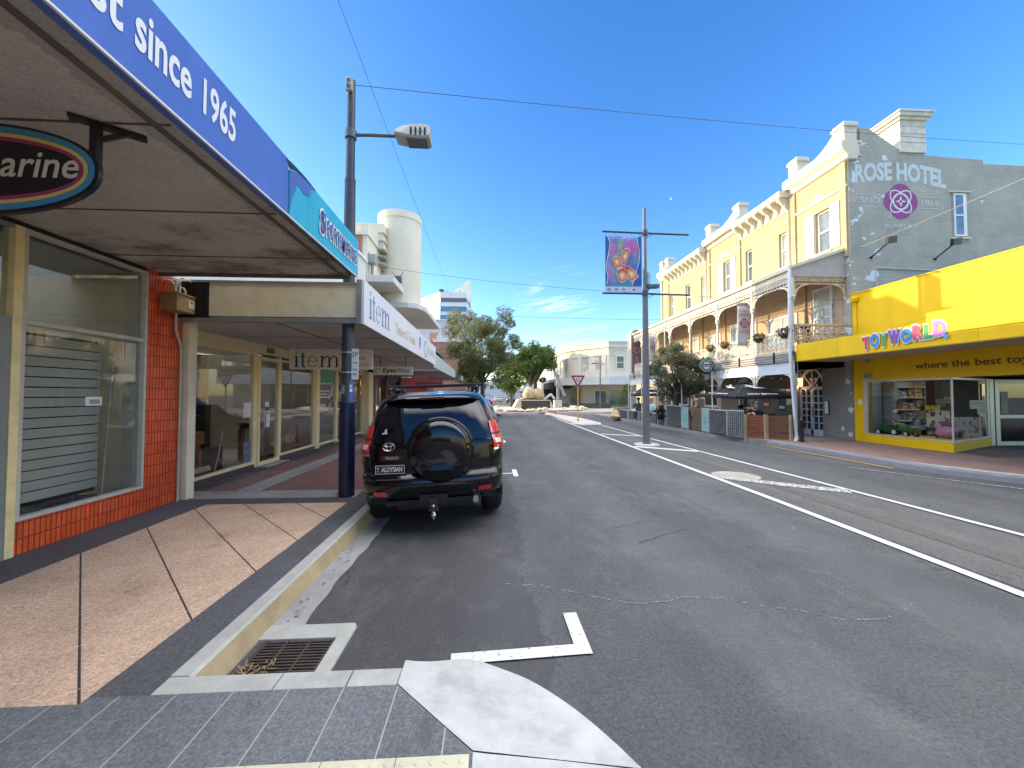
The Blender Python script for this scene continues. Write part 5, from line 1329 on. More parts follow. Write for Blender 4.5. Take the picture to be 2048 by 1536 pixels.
# near end of the balcony
m = MB(); lace_panel(m, (VXF + .06, VY0, 3.40), (1, 0, 0), (0, 0, 1), 1.80, .58, .30); m.bar((VXF, VY0, 4.02), (HX, VY0, 4.02), .06); m.build('balustrade', mat('iron_lace_buff', (.62, .48, .28), .6, .15), t)
m = MB(); lace_panel(m, (VXF + .06, VY0, 5.42), (1, 0, 0), (0, 0, 1), 1.80, .24, .13); bracket(m, (VXF + .05, VY0, 5.40), (1, 0, 0)); bracket(m, (HX - .05, VY0, 5.40), (-1, 0, 0), .4); m.build('valance', mat('iron_lace_rusty', (.58, .42, .25), .6, .25, scale=5), t)
m = MB(); m.tube([(VXF - .12, VY0 - .02, 5.9), (VXF - .14, VY0 - .02, 5.0), (VXF - .14, VY0, 3.2), (VXF - .12, VY0, 2.6), (VXF - .02, VY0 + .02, 1.2), (VXF, VY0, .45), (VXF - .02, VY0 - .06, .2), (VXF - .24, VY0 - .22, .07)], .05, 10); m.build('downpipe', mat('white_pipe', (.66, .69, .72), .5, .08), t, smooth=50)
# far end beyond the main block
m = MB(); m.box(HX, 20, 26.2, 31, 0, 6.6); m.build('corner_wing', STUC, t)

# hanging baskets, balcony chairs, banners
LEAFB = mat('basket_leaf', (.05, .085, .03), .7, .4, scale=20); LEAFY = mat('basket_yellow_leaf', (.22, .22, .07), .7, .4, scale=20); FLR = mat('pink_flower', (.40, .05, .09), .6, .3, scale=20)
def basket(u, v, s_, col, lb):
    c = PX(u, v, VXF - .18); q = thing('flower_basket', lb, 'flower basket', tuple(c), 'flower baskets on the balcony')
    m = MB(); m.lathe([(.02, -.16), (.10, -.12), (.15, -.02), (.16, 0)], c, n=12); m.build('basket', mat('basket_fibre', (.09, .06, .035), .9, .3), q)
    r_ = random.Random(int(u)); ml = MB(); mf = MB()
    for i in range(260):
        a, e, rad = r_.uniform(0, 6.28), r_.uniform(-.9, 1.3), r_.uniform(.5, 1) * s_
        p = c + V((rad * math.cos(a) * math.cos(e), rad * math.sin(a) * math.cos(e) * 1.25, .05 + rad * .7 * math.sin(e)))
        tgt = mf if r_.random() < .13 else ml
        a1 = V((r_.uniform(-1, 1), r_.uniform(-1, 1), r_.uniform(-1, 1))).normalized() * .032; b1 = a1.cross(V((r_.uniform(-1, 1), r_.uniform(-1, 1), r_.uniform(-1, 1)))).normalized() * .022
        tgt.quad(p - a1, p + b1, p + a1, p - b1)
    ml.build('foliage', col, q); mf.build('flowers', FLR, q)
    m = MB(); m.cyl(c + V((0, 0, 0)), c + V((.16, 0, .32)), .006, n=4); m.build('hook', BLACK, q)
basket(1568, 668, .25, LEAFB, 'dark leafed flower basket on the balcony rail nearest the verandah end'); basket(1517, 678, .24, LEAFB, 'dark leafed flower basket right of the white hotel banner'); basket(1449, 691, .20, LEAFY, 'yellow green flower basket left of the white hotel banner'); basket(1420, 697, .20, LEAFY, 'yellow green flower basket above the olive tree')
for i, (x, lb) in enumerate(((10.75, 'dark chair on the hotel balcony nearest the corner post'), (11.25, 'dark chair on the hotel balcony nearer the wall'))):
    q = thing('balcony_chair', lb, 'chair', (x, 12.7, 3.12), 'chairs on the hotel balcony')
    m = MB(); m.box(x - .2, x + .2, 12.5, 12.9, 3.53, 3.57); m.build('seat', BLACK, q)
    m = MB(); m.obox((x - .22, 12.7, 3.82), V((.02, 0, 0)), V((0, .2, 0)), V((-.05, 0, .26))); m.build('backrest', BLACK, q)
    for sx in (-.18, .18):
        for sy in (-.18, .18):
            m = MB(); m.bar((x + sx, 12.7 + sy, 3.53), (x + sx * 1.15, 12.7 + sy, 3.125), .03); m.build('leg', BLACK, q)
BANW = mat('white_banner_cloth', (.58, .55, .53), .8, .05)
PINKP = mat('rose_print', (.36, .09, .14), .8, .08)
def banner(Yb, x0, x1, z0, z1, lb):
    q = thing('hotel_banner', lb, 'banner', ((x0 + x1) / 2, Yb, z1), 'hotel banners along the verandah')
    P = [[(x0 + (x1 - x0) * i / 6, Yb + .02 * math.sin(i * 1.1 + j * .5), z0 + (z1 - z0) * j / 10) for i in range(7)] for j in range(11)]
    m = MB(); m.grid(P); m.build('cloth', BANW, q, smooth=60).modifiers.new('s', 'SOLIDIFY').thickness = .008
    m = MB(); m.bar((x0 - .05, Yb, z1 + .12), (VXF, Yb, z1 + .12), .03); m.bar((x0 - .05, Yb, z0 - .02), (VXF, Yb, z0 - .02), .04)
    for i in range(7): m.bar((x0 + (x1 - x0) * i / 6, Yb, z1), (x0 + (x1 - x0) * i / 6, Yb, z1 + .12), .025, .01)
    m.build('arm', STEEL, q)
    k = (x1 - x0); cxm = (x0 + x1) / 2; zm = z0 + (z1 - z0) * .55; Yf = Yb - .03
    rosette(q, (cxm, Yf, zm), (1, 0, 0), (0, 0, 1), k * .36, PINKP, BANW, PINKP)
    text('lettering', 'THE', PINKP, q, (cxm, Yf, zm + k * .82), (1, 0, 0), (0, 0, 1), k * .12)
    text('lettering', 'ROSE', PINKP, q, (cxm, Yf, zm + k * .52), (1, 0, 0), (0, 0, 1), k * .2, width=k * .62)
    text('lettering', 'HOTEL', PINKP, q, (cxm, Yf, zm - k * .72), (1, 0, 0), (0, 0, 1), k * .2, width=k * .75)
pA, pB = PY(1474, 612, 14.6), PY(1502, 690, 14.6)
banner(14.6, pA.x, pB.x, pB.z, pA.z, 'white hotel banner with pink rose emblem hanging near the flower baskets')
pA, pB = PY(1297, 672, 23.0), PY(1312, 722, 23.0)
banner(23.0, pA.x, pB.x, pB.z, pA.z, 'white hotel banner with pink rose emblem farther along, behind the banner pole')
# vertical pink lettered sign at the far end of the verandah
a, b_ = PY(1268, 660, 26.5), PY(1280, 752, 26.5)
q = thing('vertical_sign', 'tall vertical grey sign with pink letters at the far verandah end', 'sign', (a.x, 26.5, b_.z))
m = MB(); w2 = .34; pts = []
zt, zb = a.z, b_.z; cxm = (a.x + b_.x) / 2
for i in range(9): an = R(180 * i / 8); pts.append((cxm + w2 * math.cos(an), zt - w2 + w2 * math.sin(an)))
pts += [(cxm - w2, zb + .3), (cxm - w2 + .3, zb), (cxm + w2, zb)]
m.prism(pts, (0, 26.5, 0), d=(0, .2, 0)); pn = m.build('panel', mat('grey_sign_face', (.16, .14, .15), .5, .1), q)
m = MB(); m.prism([(cxm + (p[0] - cxm) * 1.22, zb + (p[1] - zb) * 1.03 - .03) for p in pts], (0, 26.56, 0), d=(0, .12, 0)); m.build('border', HTRIM, pn)
PKL = mat('pink_letter', (.62, .20, .24), .5, .1)
hh = (zt - zb - .5) / 4
for i, ch in enumerate('ROSE'): text('lettering', ch, PKL, pn, (cxm, 26.495, zt - .35 - (i + .85) * hh), (1, 0, 0), (0, 0, 1), hh * .62, bold=.03)

# ================================================================== TOY SHOP
YEL = mat('toy_shop_yellow', (.82, .51, .004), .5, .07, scale=2, spec=.3, stretch=(1, 1, .4), dirt=.14, dirtcol=(.45, .26, .01), bump=.06, bscale=30)
YELP = mat('toy_shop_fascia_yellow', (.80, .51, .004), .45, .07, scale=2.5, stretch=(1, 1, .3), spec=.3, dirt=.16, dirtcol=(.42, .25, .01))
t = thing('toy_shop', 'bright yellow toy shop with deep awning and glazed display window', 'shop', (HX, 9, FP)); ty = t
m = MB(); m.box(HX, HX + .2, -2, 12.06, 2.98, 5.0); m.box(HX + .2, 26, 11.86, 12.05, FP, 4.95); m.box(HX, HX + .3, 11.74, 12.06, FP, 2.98); m.box(HX, HX + .2, -2, 11.74, 2.12, 2.98)
m.build('wall', YEL, t)
m = MB(); m.box(HX + .2, 13.0, -2, 11.86, 4.7, 4.85); m.box(17, 26, -2, 11.86, 4.7, 4.85); m.box(13, 17, -2, 9.6, 4.7, 4.85); m.build('roof', mat('roof_sheet', (.16, .16, .16), .7, .2), t)  # opening in the roof added to let sky light onto the toy display
m = MB(); m.box(HX - .035, HX, 11.88, 11.97, 3.36, 4.75); m.lathe([(.09, 4.72), (.12, 4.8), (.12, 4.86), (.07, 4.9)], (HX - .06, 11.92, 0), n=10); m.build('downpipe', YEL, t)
m = MB(); m.box(HX - .03, HX + .23, -2, 12.07, 5.0, 5.03); m.build('coping', YELP, t)
# canopy
m = MB(); m.box(VXF + .06, HX, -2, 12.14, 2.80, 2.84); cn = m.build('canopy', mat('toy_canopy_soffit', (.42, .37, .26), .8, .1), t)
m = MB(); m.box(VXF, VXF + .06, -2, 12.16, 2.765, 3.335); m.box(VXF + .06, HX, 12.10, 12.16, 2.765, 3.335); fs = m.build('fascia', YELP, cn)
m = MB(); m.box(VXF - .03, VXF, -2, 8.32, 3.05, 3.56); m.build('fascia_step', YELP, cn)
m = MB()
for yj in (10.65, 8.9, 7.4): m.box(VXF - .002, VXF, yj, yj + .008, 2.77, 3.05 if yj < 8.3 else 3.33)
m.box(VXF - .004, VXF, -2, 12.16, 2.765, 2.79); m.build('panel_joint', mat('yellow_joint_shade', (.40, .24, .01), .6, .1), cn)
m = MB(); m.box(VXF + .06, HX, -2, 12.1, 3.28, 3.3); m.build('canopy_roof', mat('roof_sheet', (.16, .16, .16), .7, .2), cn)
for y0 in (9.2, 5.4):
    m = MB(); m.bar((HX - .02, y0, 3.9), (VXF + .3, y0 + .75, 3.32), .02); m.bar((HX - .02, y0, 3.9), (VXF + .3, y0 - .75, 3.32), .02); m.box(HX - .04, HX, y0 - .05, y0 + .05, 3.85, 3.95); m.build('tie_rod', YELP, cn)
# coloured lettering with a white keyline
tl = [('T', (.62, .05, .10)), ('O', (.03, .25, .62)), ('Y', (.06, .32, .06)), ('W', (.22, .07, .40)), ('O', (.02, .27, .68)), ('R', (.60, .06, .13)), ('L', (.05, .35, .10)), ('D', (.75, .20, .60))]
ya, yb = 9.86, 7.92; n = len(tl); st = (ya - yb) / n
wds = [1, 1.1, 1, 1.35, 1.2, 1.1, .85, 1.15]; tot = sum(wds); yc = ya
for i, ((ch, c_), wd_) in enumerate(zip(tl, wds)):
    wd = (ya - yb) * wd_ / tot; h = .315 + .015 * (i % 2); zz = 2.90 + .012 * i + (.02 if i % 2 else 0); r_ = (0, -1, .02 * (-1) ** i)
    text('lettering_outline', ch, WHITE, fs, (VXF - .036, yc - wd / 2, zz), r_, (0, 0, 1), h, width=wd * 1.12, bold=.10, depth=.002 + .0004 * i)
    text('lettering', ch, mat('toy_letter_%d' % i, c_, .4, .04), fs, (VXF - .046, yc - wd / 2, zz + .008), r_, (0, 0, 1), h * .92, width=wd * .97, bold=.06, depth=.004 + .0004 * i)
    yc -= wd
m = MB(); m.poly([(VXF - .054, 7.93 - (.075 if k % 2 else .035) * math.cos(k * .6283), 2.97 + (.075 if k % 2 else .035) * math.sin(k * .6283)) for k in range(10)]); m.build('star', mat('toy_star_blue', (.06, .35, .75), .4, .04), fs)
m = MB(); m.lathe([(.05, 0), (.045, .008), (0, .008)], (VXF - .05, 9.86 - (ya - yb) * (sum(wds[:4]) + .6) / tot, 3.07), (-1, 0, 0), 14); m.build('letter_spot', mat('orange_dot', (.68, .30, .04), .5, .05), fs)
text('wall_lettering', 'where the best toys come from', mat('brown_lettering', (.10, .045, .012), .6, .05), t, (HX - .004, 10.2, 2.395), (0, -1, 0), (0, 0, 1), .17, align='L', width=3.85, bold=.015)
m = MB(); m.box(HX - .06, HX, 11.42, 11.66, 2.18, 2.34); m.build('vent_box', mat('cream_vent', (.52, .46, .27), .6, .1), t)
m = MB()
for k in range(5): m.box(HX - .065, HX - .06, 11.44, 11.64, 2.2 + k * .025, 2.21 + k * .025)
m.build('vent_slot', DGREY, t)
m = MB(); m.box(HX - .1, HX, 11.5, 11.66, 2.66, 2.78); m.build('alarm_box', mat('cream_vent', (.52, .46, .27), .6, .1), t)
m = MB(); m.box(HX - .006, HX, 11.8, 11.92, 1.35, 1.5); m.build('notice', WHITE, t)
# window display: yellow plinth, glazing, return
Yr = 9.36
P0, P1 = V((HX, Yr)), V((14.86, 10.55))
m = MB(); m.prism([(HX, 11.74), (HX, Yr), (14.9, 10.6), (14.9, 11.74)], (0, 0, FP - .1), (1, 0, 0), (0, 1, 0), (0, 0, .10 + .26)); m.build('plinth', YEL, t)
SIL = mat('aluminium_frame', (.52, .54, .50), .4, .1, metal=.4)
f = MB(); f.box(HX, HX + .05, 11.62, 11.74, .40, 2.12); f.box(HX, HX + .05, Yr, 11.62, 2.06, 2.12); f.box(HX - .01, HX + .06, Yr, 11.7, .40, .44); f.box(HX, HX + .04, Yr - .0, Yr + .03, .44, 2.06)
dvec = (P1 - P0).normalized()
f.bar((P0.x, P0.y, .42), (P1.x, P1.y, .42), .05, .05); f.bar((P0.x, P0.y, 2.09), (P1.x, P1.y, 2.09), .05, .06)
f.bar((P1.x - .05, P1.y - .02, .4), (P1.x - .05, P1.y - .02, 2.12), .14, .10); f.bar((P1.x - .28, P1.y - .12, .4), (P1.x - .28, P1.y - .12, 2.12), .06, .06)
wf = f.build('window_frame', SIL, t, bevel=.004)
g = MB(); g.box(HX + .02, HX + .026, Yr + .03, 11.62, .44, 2.06); g.quad((P0.x, P0.y, .44), (P1.x, P1.y, .44), (P1.x, P1.y, 2.06), (P0.x, P0.y, 2.06)); g.build('pane', GLASS, wf)
m = MB()
for s0, s1, z0, z1 in ((.42, .92, 1.26, 1.5), (.62, .92, 1.10, 1.255)):
    a, b_ = P0.lerp(P1, s0), P0.lerp(P1, s1); m.quad((a.x, a.y - .012, z0), (b_.x, b_.y - .012, z0), (b_.x, b_.y - .012, z1), (a.x, a.y - .012, z1))
nt_ = m.build('notice', mat('cream_notice', (.55, .53, .44), .7, .05), wf)
m = MB()
for k, (s0, s1, z) in enumerate(((.45, .75, 1.43), (.45, .88, 1.38), (.66, .9, 1.31), (.66, .9, 1.2), (.66, .9, 1.15))):
    a, b_ = P0.lerp(P1, s0), P0.lerp(P1, s1); m.quad((a.x, a.y - .016, z), (b_.x, b_.y - .016, z), (b_.x, b_.y - .016, z + .022), (a.x, a.y - .016, z + .022))
m.build('notice_print', DGREY, nt_)
# door in the recess
f = MB(); Yd = 10.62
for x0, x1 in ((14.94, 15.08), (15.12, 15.26), (16.3, 16.42)): f.box(x0, x1, Yd, Yd + .06, FP, 2.12)
f.box(15.26, 16.3, Yd, Yd + .06, 2.0, 2.12); f.box(15.26, 16.3, Yd, Yd + .06, FP, .26); f.box(15.26, 16.3, Yd, Yd + .06, .95, 1.05)
dr = f.build('door', SIL, t, bevel=.004); g = MB(); g.box(15.26, 16.3, Yd + .025, Yd + .032, .26, 2.0); g.build('pane', GLASS, dr)
m = MB(); m.box(15.32, 15.55, Yd + .015, Yd + .02, 1.1, 1.75); m.build('notice', mat('grey_poster2', (.30, .36, .34), .6, .4, scale=10), dr)
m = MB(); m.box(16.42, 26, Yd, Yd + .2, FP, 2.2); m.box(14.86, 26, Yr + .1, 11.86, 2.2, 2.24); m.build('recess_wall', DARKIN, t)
m = MB(); m.box(14.9, 26, 11.6, 11.7, FP, 2.2); m.box(15.0, 15.05, 10.9, 11.7, FP, 2.2)
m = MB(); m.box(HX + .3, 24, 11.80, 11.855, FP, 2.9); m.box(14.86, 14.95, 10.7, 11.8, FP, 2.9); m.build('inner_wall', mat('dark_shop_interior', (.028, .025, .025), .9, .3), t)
m = MB(); m.box(HX + .25, HX + .58, 11.70, 11.79, .4, 2.1); m.build('white_inner_panel', mat('pale_blue_panel', (.42, .50, .52), .7, .05), t)
# shelf unit
SX0, SX1 = 12.74, 13.78
q = thing('toy_shelf', 'grey shelf unit of boxed toys inside the yellow shop window', 'shelf', (13.3, 11.5, .4))
m = MB(); m.box(SX0, SX1, 11.70, 11.74, .4, 2.08)
for x in (SX0 - .02, SX1 - .02): m.box(x, x + .03, 11.35, 11.70, .4, 2.08)
m.build('back', mat('shelf_back', (.30, .31, .29), .7, .1), q)
for z in (.48, .84, 1.19, 1.57, 1.9):
    m = MB(); m.box(SX0 + .01, SX1 - .02, 11.34, 11.70, z - .02, z + .015); m.build('shelf', mat('shelf_white', (.72, .74, .72), .5, .05), q)
tb = [('white', (.62, .64, .66)), ('yellow', (.70, .50, .06)), ('pink', (.55, .25, .36)), ('green', (.22, .38, .20)), ('blue', (.12, .25, .45)), ('grey', (.25, .26, .28)), ('red', (.45, .07, .05))]
def printed(nm, c_, c2, sc_=16):
    if nm in MATS: return MATS[nm]
    k = Mt(nm); k.set(.35); v = k.n('ShaderNodeTexVoronoi'); v.inputs['Scale'].default_value = sc_; k.l(k.coord(), v.inputs['Vector'])
    s_ = k.sep(v.outputs['Color']); k.base(k.mix(k.math('GREATER_THAN', s_[0], .62), c_, k.mix(k.math('GREATER_THAN', s_[1], .5), c2, (.05, .06, .09)))); MATS[nm] = k.m; return k.m
r_ = random.Random(21); rows = {.48: 'bottom', .84: 'second', 1.19: 'third', 1.57: 'fourth'}
for zi, (z, rn) in enumerate(rows.items()):
    x = SX0 + .04; k = 0
    while x < SX1 - .25:
        w_ = r_.uniform(.16, .26); h_ = r_.uniform(.18, .29); nm, c_ = tb[(zi * 3 + k * 2) % 7]
        c2 = tb[(zi + k + 3) % 7][1]
        m = MB(); m.box(x, x + w_, 11.38, 11.58, z + .016, z + .016 + h_)
        m.build('toy_box', printed('toy_print_%s_%d' % (nm, (zi + k + 3) % 7), c_, c2), label='%s printed toy box on the %s shelf behind the shop window, %s' % (nm, rn, ('leftmost', 'second from left', 'third from left', 'fourth from left', 'fifth from left', 'sixth from left')[k]), cat='toy box', group='boxed toys on the shelves', loc=(x, 11.3, z), bevel=.006)
        x += w_ + r_.uniform(.01, .05); k += 1
# toys in the window
def wheel(m, c, r_, w_, ax=(0, 1, 0)): m.lathe([(r_ * .55, -w_ / 2), (r_ * .9, -w_ / 2), (r_, -w_ * .3), (r_, w_ * .3), (r_ * .9, w_ / 2), (r_ * .55, w_ / 2)], c, ax, 18)
def hub(m, c, r_, w_, ax=(0, 1, 0)): m.lathe([(r_ * .56, -w_ / 2 - .004), (r_ * .56, w_ / 2 + .004)], c, ax, 14)
TG = mat('toy_green', (.02, .13, .025), .35, .1); TYRE = mat('toy_tyre', (.015, .015, .015), .6, .1)
zf = .41
q = thing('toy_tractor', 'green ride on toy tractor with trailer in the yellow shop window', 'toy tractor', (13.2, 10.25, zf))
# the tractor runs along the window, nose to the left (towards +Y)
Xt = 12.45
ty_ = lambda y: 11.52 - (10.98 - y) * .68
m = MB(); m.prism([(ty_(a_), b_) for a_, b_ in ((10.95, .10), (10.98, .22), (10.85, .30), (10.62, .31), (10.55, .2), (10.25, .2), (10.22, .34), (10.05, .36), (10.0, .16), (10.5, .08))], (Xt - .12, 0, zf), (0, 1, 0), (0, 0, 1), (.24, 0, 0)); m.build('body', TG, q, bevel=.02)
m = MB(); m.prism([(ty_(a_), b_) for a_, b_ in ((9.98, .16), (9.98, .27), (9.5, .27), (9.52, .13))], (Xt - .14, 0, zf), (0, 1, 0), (0, 0, 1), (.28, 0, 0)); m.build('trailer', TG, q, bevel=.015)
m = MB(); m.box(Xt - .1, Xt + .1, ty_(10.08), ty_(10.34), zf + .34, zf + .38); m.build('seat', mat('toy_yellow', (.65, .52, .03), .4, .05), q, bevel=.01)
m = MB(); m.tube([(Xt + .085 * math.cos(k * .524), ty_(10.44) + .03 * math.sin(k * .524), zf + .42 + .08 * math.sin(k * .524)) for k in range(12)], .012, 6, closed=True); m.build('steering_wheel', BLACK, q)
for (yv, rd) in ((ty_(10.86), .085), (ty_(10.18), .12), (ty_(9.7), .085)):
    for sx in (-.16, .16):
        m = MB(); wheel(m, (Xt + sx, yv, zf + rd), rd, .09, (1, 0, 0)); wh = m.build('wheel', TYRE, q, smooth=40); m = MB(); hub(m, (Xt + sx, yv, zf + rd), rd, .09, (1, 0, 0)); m.build('hub', WHITE, wh)
q = thing('toy_car', 'pink ride on toy car in the yellow shop window', 'toy car', (13.2, 9.85, zf))
PK = mat('toy_pink', (.60, .25, .55), .3, .06)
c0 = PY(1897, 870, 10.42); c0.z = zf; dv = V((dvec.x, dvec.y, 0))
nv = V((-dvec.y, dvec.x, 0))
pf = [(a_ * .82, b_ * .9) for a_, b_ in ((-.42, .10), (-.48, .22), (-.40, .32), (-.1, .36), (.0, .26), (.22, .26), (.3, .34), (.42, .30), (.46, .15), (.38, .06), (-.35, .06))]
m = MB(); m.prism(pf, c0 - nv * .16, dv, (0, 0, 1), nv * .32); m.build('body', PK, q, bevel=.03)
for a_ in (-.23, .23):
    for b2 in (-.17, .17):
        cc = c0 + dv * a_ + nv * b2 + V((0, 0, .095)); m = MB(); wheel(m, cc, .095, .07, nv); m.build('wheel', TYRE, q, smooth=40)
m = MB(); m.obox(c0 + dv * -.02 + V((0, 0, .40)), dv * .015, nv * .14, V((0, 0, .07)) + dv * -.03); m.build('windscreen', mat('toy_purple_clear', (.12, .05, .2), .1, .05), q)
for i, (u0, u1, v0, v1, Yc, c_, c2, lb) in enumerate(((1921, 1966, 835, 881, 10.5, (.72, .70, .72), (.60, .08, .28), 'large white and pink printed toy carton beside the pink toy car'), (1868, 1899, 822, 855, 10.85, (.74, .73, .73), (.15, .08, .12), 'white printed toy carton standing above the pink toy car'), (1836, 1868, 838, 852, 11.2, (.08, .10, .13), (.45, .55, .6), 'dark printed toy carton behind the green tractor'), (1838, 1868, 822, 838, 11.25, (.5, .4, .2), (.2, .3, .35), 'tan printed toy carton stacked above the dark one'), (1848, 1880, 811, 821, 11.25, (.75, .55, .04), (.03, .03, .03), 'yellow and black toy carton topping the display stack'), (1832, 1866, 852, 860, 11.15, (.50, .62, .66), (.7, .7, .7), 'pale blue low toy carton under the dark printed one'))):
    A, B_ = PY(u0, v1, Yc), PY(u1, v0, Yc); zb = max(A.z, zf)
    m = MB(); m.box(A.x, B_.x, Yc, Yc + .2, zb, B_.z); m.build('toy_carton', printed('carton_%d' % i, c_, c2, 9), label=lb, cat='carton', group='large toy cartons in the window', loc=((A.x + B_.x) / 2, Yc, zb), bevel=.006)
    if i in (1, 5):
        m = MB(); m.box(A.x, B_.x, Yc + .02, Yc + .2, zf, zb - .003); m.build('display_block', BLACK, label='black display block under the ' + ('white printed carton' if i == 1 else 'pale blue low carton'), cat='display block', group='display blocks in the toy window', loc=((A.x + B_.x) / 2, Yc, zf))
q = thing('toy_figure', 'tall grey and red toy figure standing left of the toy cartons', 'toy', (12.6, 11.2, zf))
m = MB(); m.tube([(12.62, 11.25, zf), (12.62, 11.25, zf + .3)], [.05, .045], 8); m.build('legs', mat('toy_red', (.35, .06, .04), .5, .1), q); m = MB(); m.tube([(12.62, 11.25, zf + .3), (12.62, 11.25, zf + .62)], [.07, .09], 8); m.build('torso', mat('toy_grey', (.4, .42, .45), .5, .2), q)
m = MB(); m.ball((12.62, 11.25, zf + .72), .06); m.build('head', WHITE, q); m = MB(); m.tube([(12.62, 11.25, zf + .8), (12.62, 11.25, zf + 1.5)], [.02, .02], 6); m.box(12.56, 12.68, 11.2, 11.3, zf + 1.05, zf + 1.5); m.build('hanging_pack', mat('toy_teal_pack', (.30, .45, .44), .4, .3, scale=12), q)

r_ = random.Random(77)
for i, (u, v_, Yc) in enumerate(((1905, 800, 11.5), (1918, 812, 11.5), (1932, 806, 11.55), (1944, 822, 11.3), (1930, 826, 11.4), (1914, 830, 11.5), (1886, 806, 11.6), (1956, 826, 11.2))):
    p = PY(u, v_, Yc); nm, c_ = tb[(i * 3 + 1) % 7]; c2 = tb[(i + 4) % 7][1]; w_, h_ = r_.uniform(.09, .15), r_.uniform(.08, .13)
    m = MB(); m.box(p.x - w_, p.x + w_, Yc, Yc + .12, p.z - h_, p.z + h_)
    m.build('toy_box', printed('toy_print_%s_%d' % (nm, (i + 4) % 7), c_, c2), label='%s printed toy box on the dark racks right of the shelf unit, %s from left' % (nm, ('second', 'third', 'fifth', 'seventh', 'sixth', 'fourth', 'first', 'eighth')[i]), cat='toy box', group='boxed toys on the wall racks', loc=tuple(p), bevel=.005)

# ================================================================== VEHICLES
CARBLK = mat('gloss_black_car_paint', (.003, .003, .004), .10, .1, coat=.6, spec=.25)
TINT = mat('tinted_car_glass', (.004, .006, .010), .03, .1, spec=.6, coat=.3)
RUB = mat('tyre_rubber', (.014, .014, .014), .75, .15, scale=12)
ALLOY = mat('alloy_wheel', (.35, .35, .36), .3, .1, metal=.8)
REDL = mat('red_lamp_lens', (.55, .012, .012), .12, .1, coat=1)
CLRL = mat('clear_lamp_lens', (.62, .58, .55), .12, .1, coat=1)
CHROME = mat('chrome', (.75, .75, .76), .12, .05, metal=1)
TRIMB = mat('black_plastic_trim', (.015, .015, .016), .5, .2)
def lerp_tab(tab, z, k):
    if z <= tab[0][0]: return tab[0][k]
    for a, b in zip(tab[:-1], tab[1:]):
        if z <= b[0]:
            t_ = (z - a[0]) / (b[0] - a[0]); return a[k] + (b[k] - a[k]) * t_
    return tab[-1][k]
class Shell:
    """car body as a stack of rounded plan outlines: rows of (height, half width, rear end, front end)"""
    def __init__(s, tab, Dr=.5, pr=3.4, Df=.8, pf=2.8): s.tab, s.Dr, s.pr, s.Df, s.pf = tab, Dr, pr, Df, pf
    def rear(s, sx, z, off=0.0):
        a = lerp_tab(s.tab, z, 1); yr = lerp_tab(s.tab, z, 2); q = min(1, abs(sx))
        y = yr + s.Dr * (1 - (1 - q ** s.pr) ** (1 / s.pr))
        nx = sx * abs(sx) ** (s.pr - 1); ny = -max(.0, 1 - abs(sx) ** s.pr) ** ((s.pr - 1) / s.pr) * a / s.Dr
        n = V((nx, ny, 0)); n = n.normalized() if n.length > 1e-6 else V((0, -1, 0))
        return V((a * sx, y, z)) + n * off
    def front(s, sx, z, off=0.0):
        a = lerp_tab(s.tab, z, 1); yf = lerp_tab(s.tab, z, 3); q = min(1, abs(sx))
        return V((a * sx, yf - s.Df * (1 - (1 - q ** s.pf) ** (1 / s.pf)) + off, z))
    def side(s, sg, y, z, off=0.0): return V((sg * (lerp_tab(s.tab, z, 1) + off), y, z))
    def ring(s, z, k=22, ks=10):
        sx = [math.sin(R(-90 + 180 * i / k)) for i in range(k + 1)]
        rear = [s.rear(v_, z) for v_ in sx]; fr = [s.front(v_, z) for v_ in sx[::-1]]
        r1 = [rear[-1].lerp(fr[0], i / ks) for i in range(1, ks)]; l1 = [fr[-1].lerp(rear[0], i / ks) for i in range(1, ks)]
        return rear + r1 + fr + l1
    def mesh(s, zs):
        m = MB(); rings = [s.ring(z) for z in zs]; n = len(rings[0])
        for r_ in rings: m.v.extend([tuple(p) for p in r_])
        for i in range(len(zs) - 1):
            for k in range(n):
                l = (k + 1) % n; m.f.append((i * n + k, i * n + l, (i + 1) * n + l, (i + 1) * n + k)); m.mi.append(0)
        m.f.append(tuple(range(n - 1, -1, -1))); m.f.append(tuple((len(zs) - 1) * n + k for k in range(n))); m.mi += [0, 0]
        return m
def cut_arches(o, axles, r_, zc, x0):
    cut = MB()
    for y in axles:
        for sg in (-1, 1): cut.cyl((sg * x0, y, zc), (sg * 1.4, y, zc), r_, n=32)
    c = cut.build('arch_cutter', TRIMB)
    md = o.modifiers.new('arches', 'BOOLEAN'); md.operation = 'DIFFERENCE'; md.object = c; md.solver = 'EXACT'
    bpy.context.view_layer.update(); dg = bpy.context.evaluated_depsgraph_get()
    me = bpy.data.meshes.new_from_object(o.evaluated_get(dg)); old = o.data; o.modifiers.clear(); o.data = me
    me.polygons.foreach_set('use_smooth', [True] * len(me.polygons)); me.set_sharp_from_angle(angle=R(35))
    bpy.data.objects.remove(c); bpy.data.meshes.remove(old)
def patch(sh, fn, u0, u1, z0, z1, nu, nz, off=.006):
    m = MB(); P = []
    for j in range(nz + 1):
        t_ = j / nz; z = z0 + (z1 - z0) * t_
        a = u0 if not isinstance(u0, tuple) else u0[0] + (u0[1] - u0[0]) * t_
        b = u1 if not isinstance(u1, tuple) else u1[0] + (u1[1] - u1[0]) * t_
        P.append([fn(a + (b - a) * i / nu, z, off) for i in range(nu + 1)])
    m.grid(P); return m
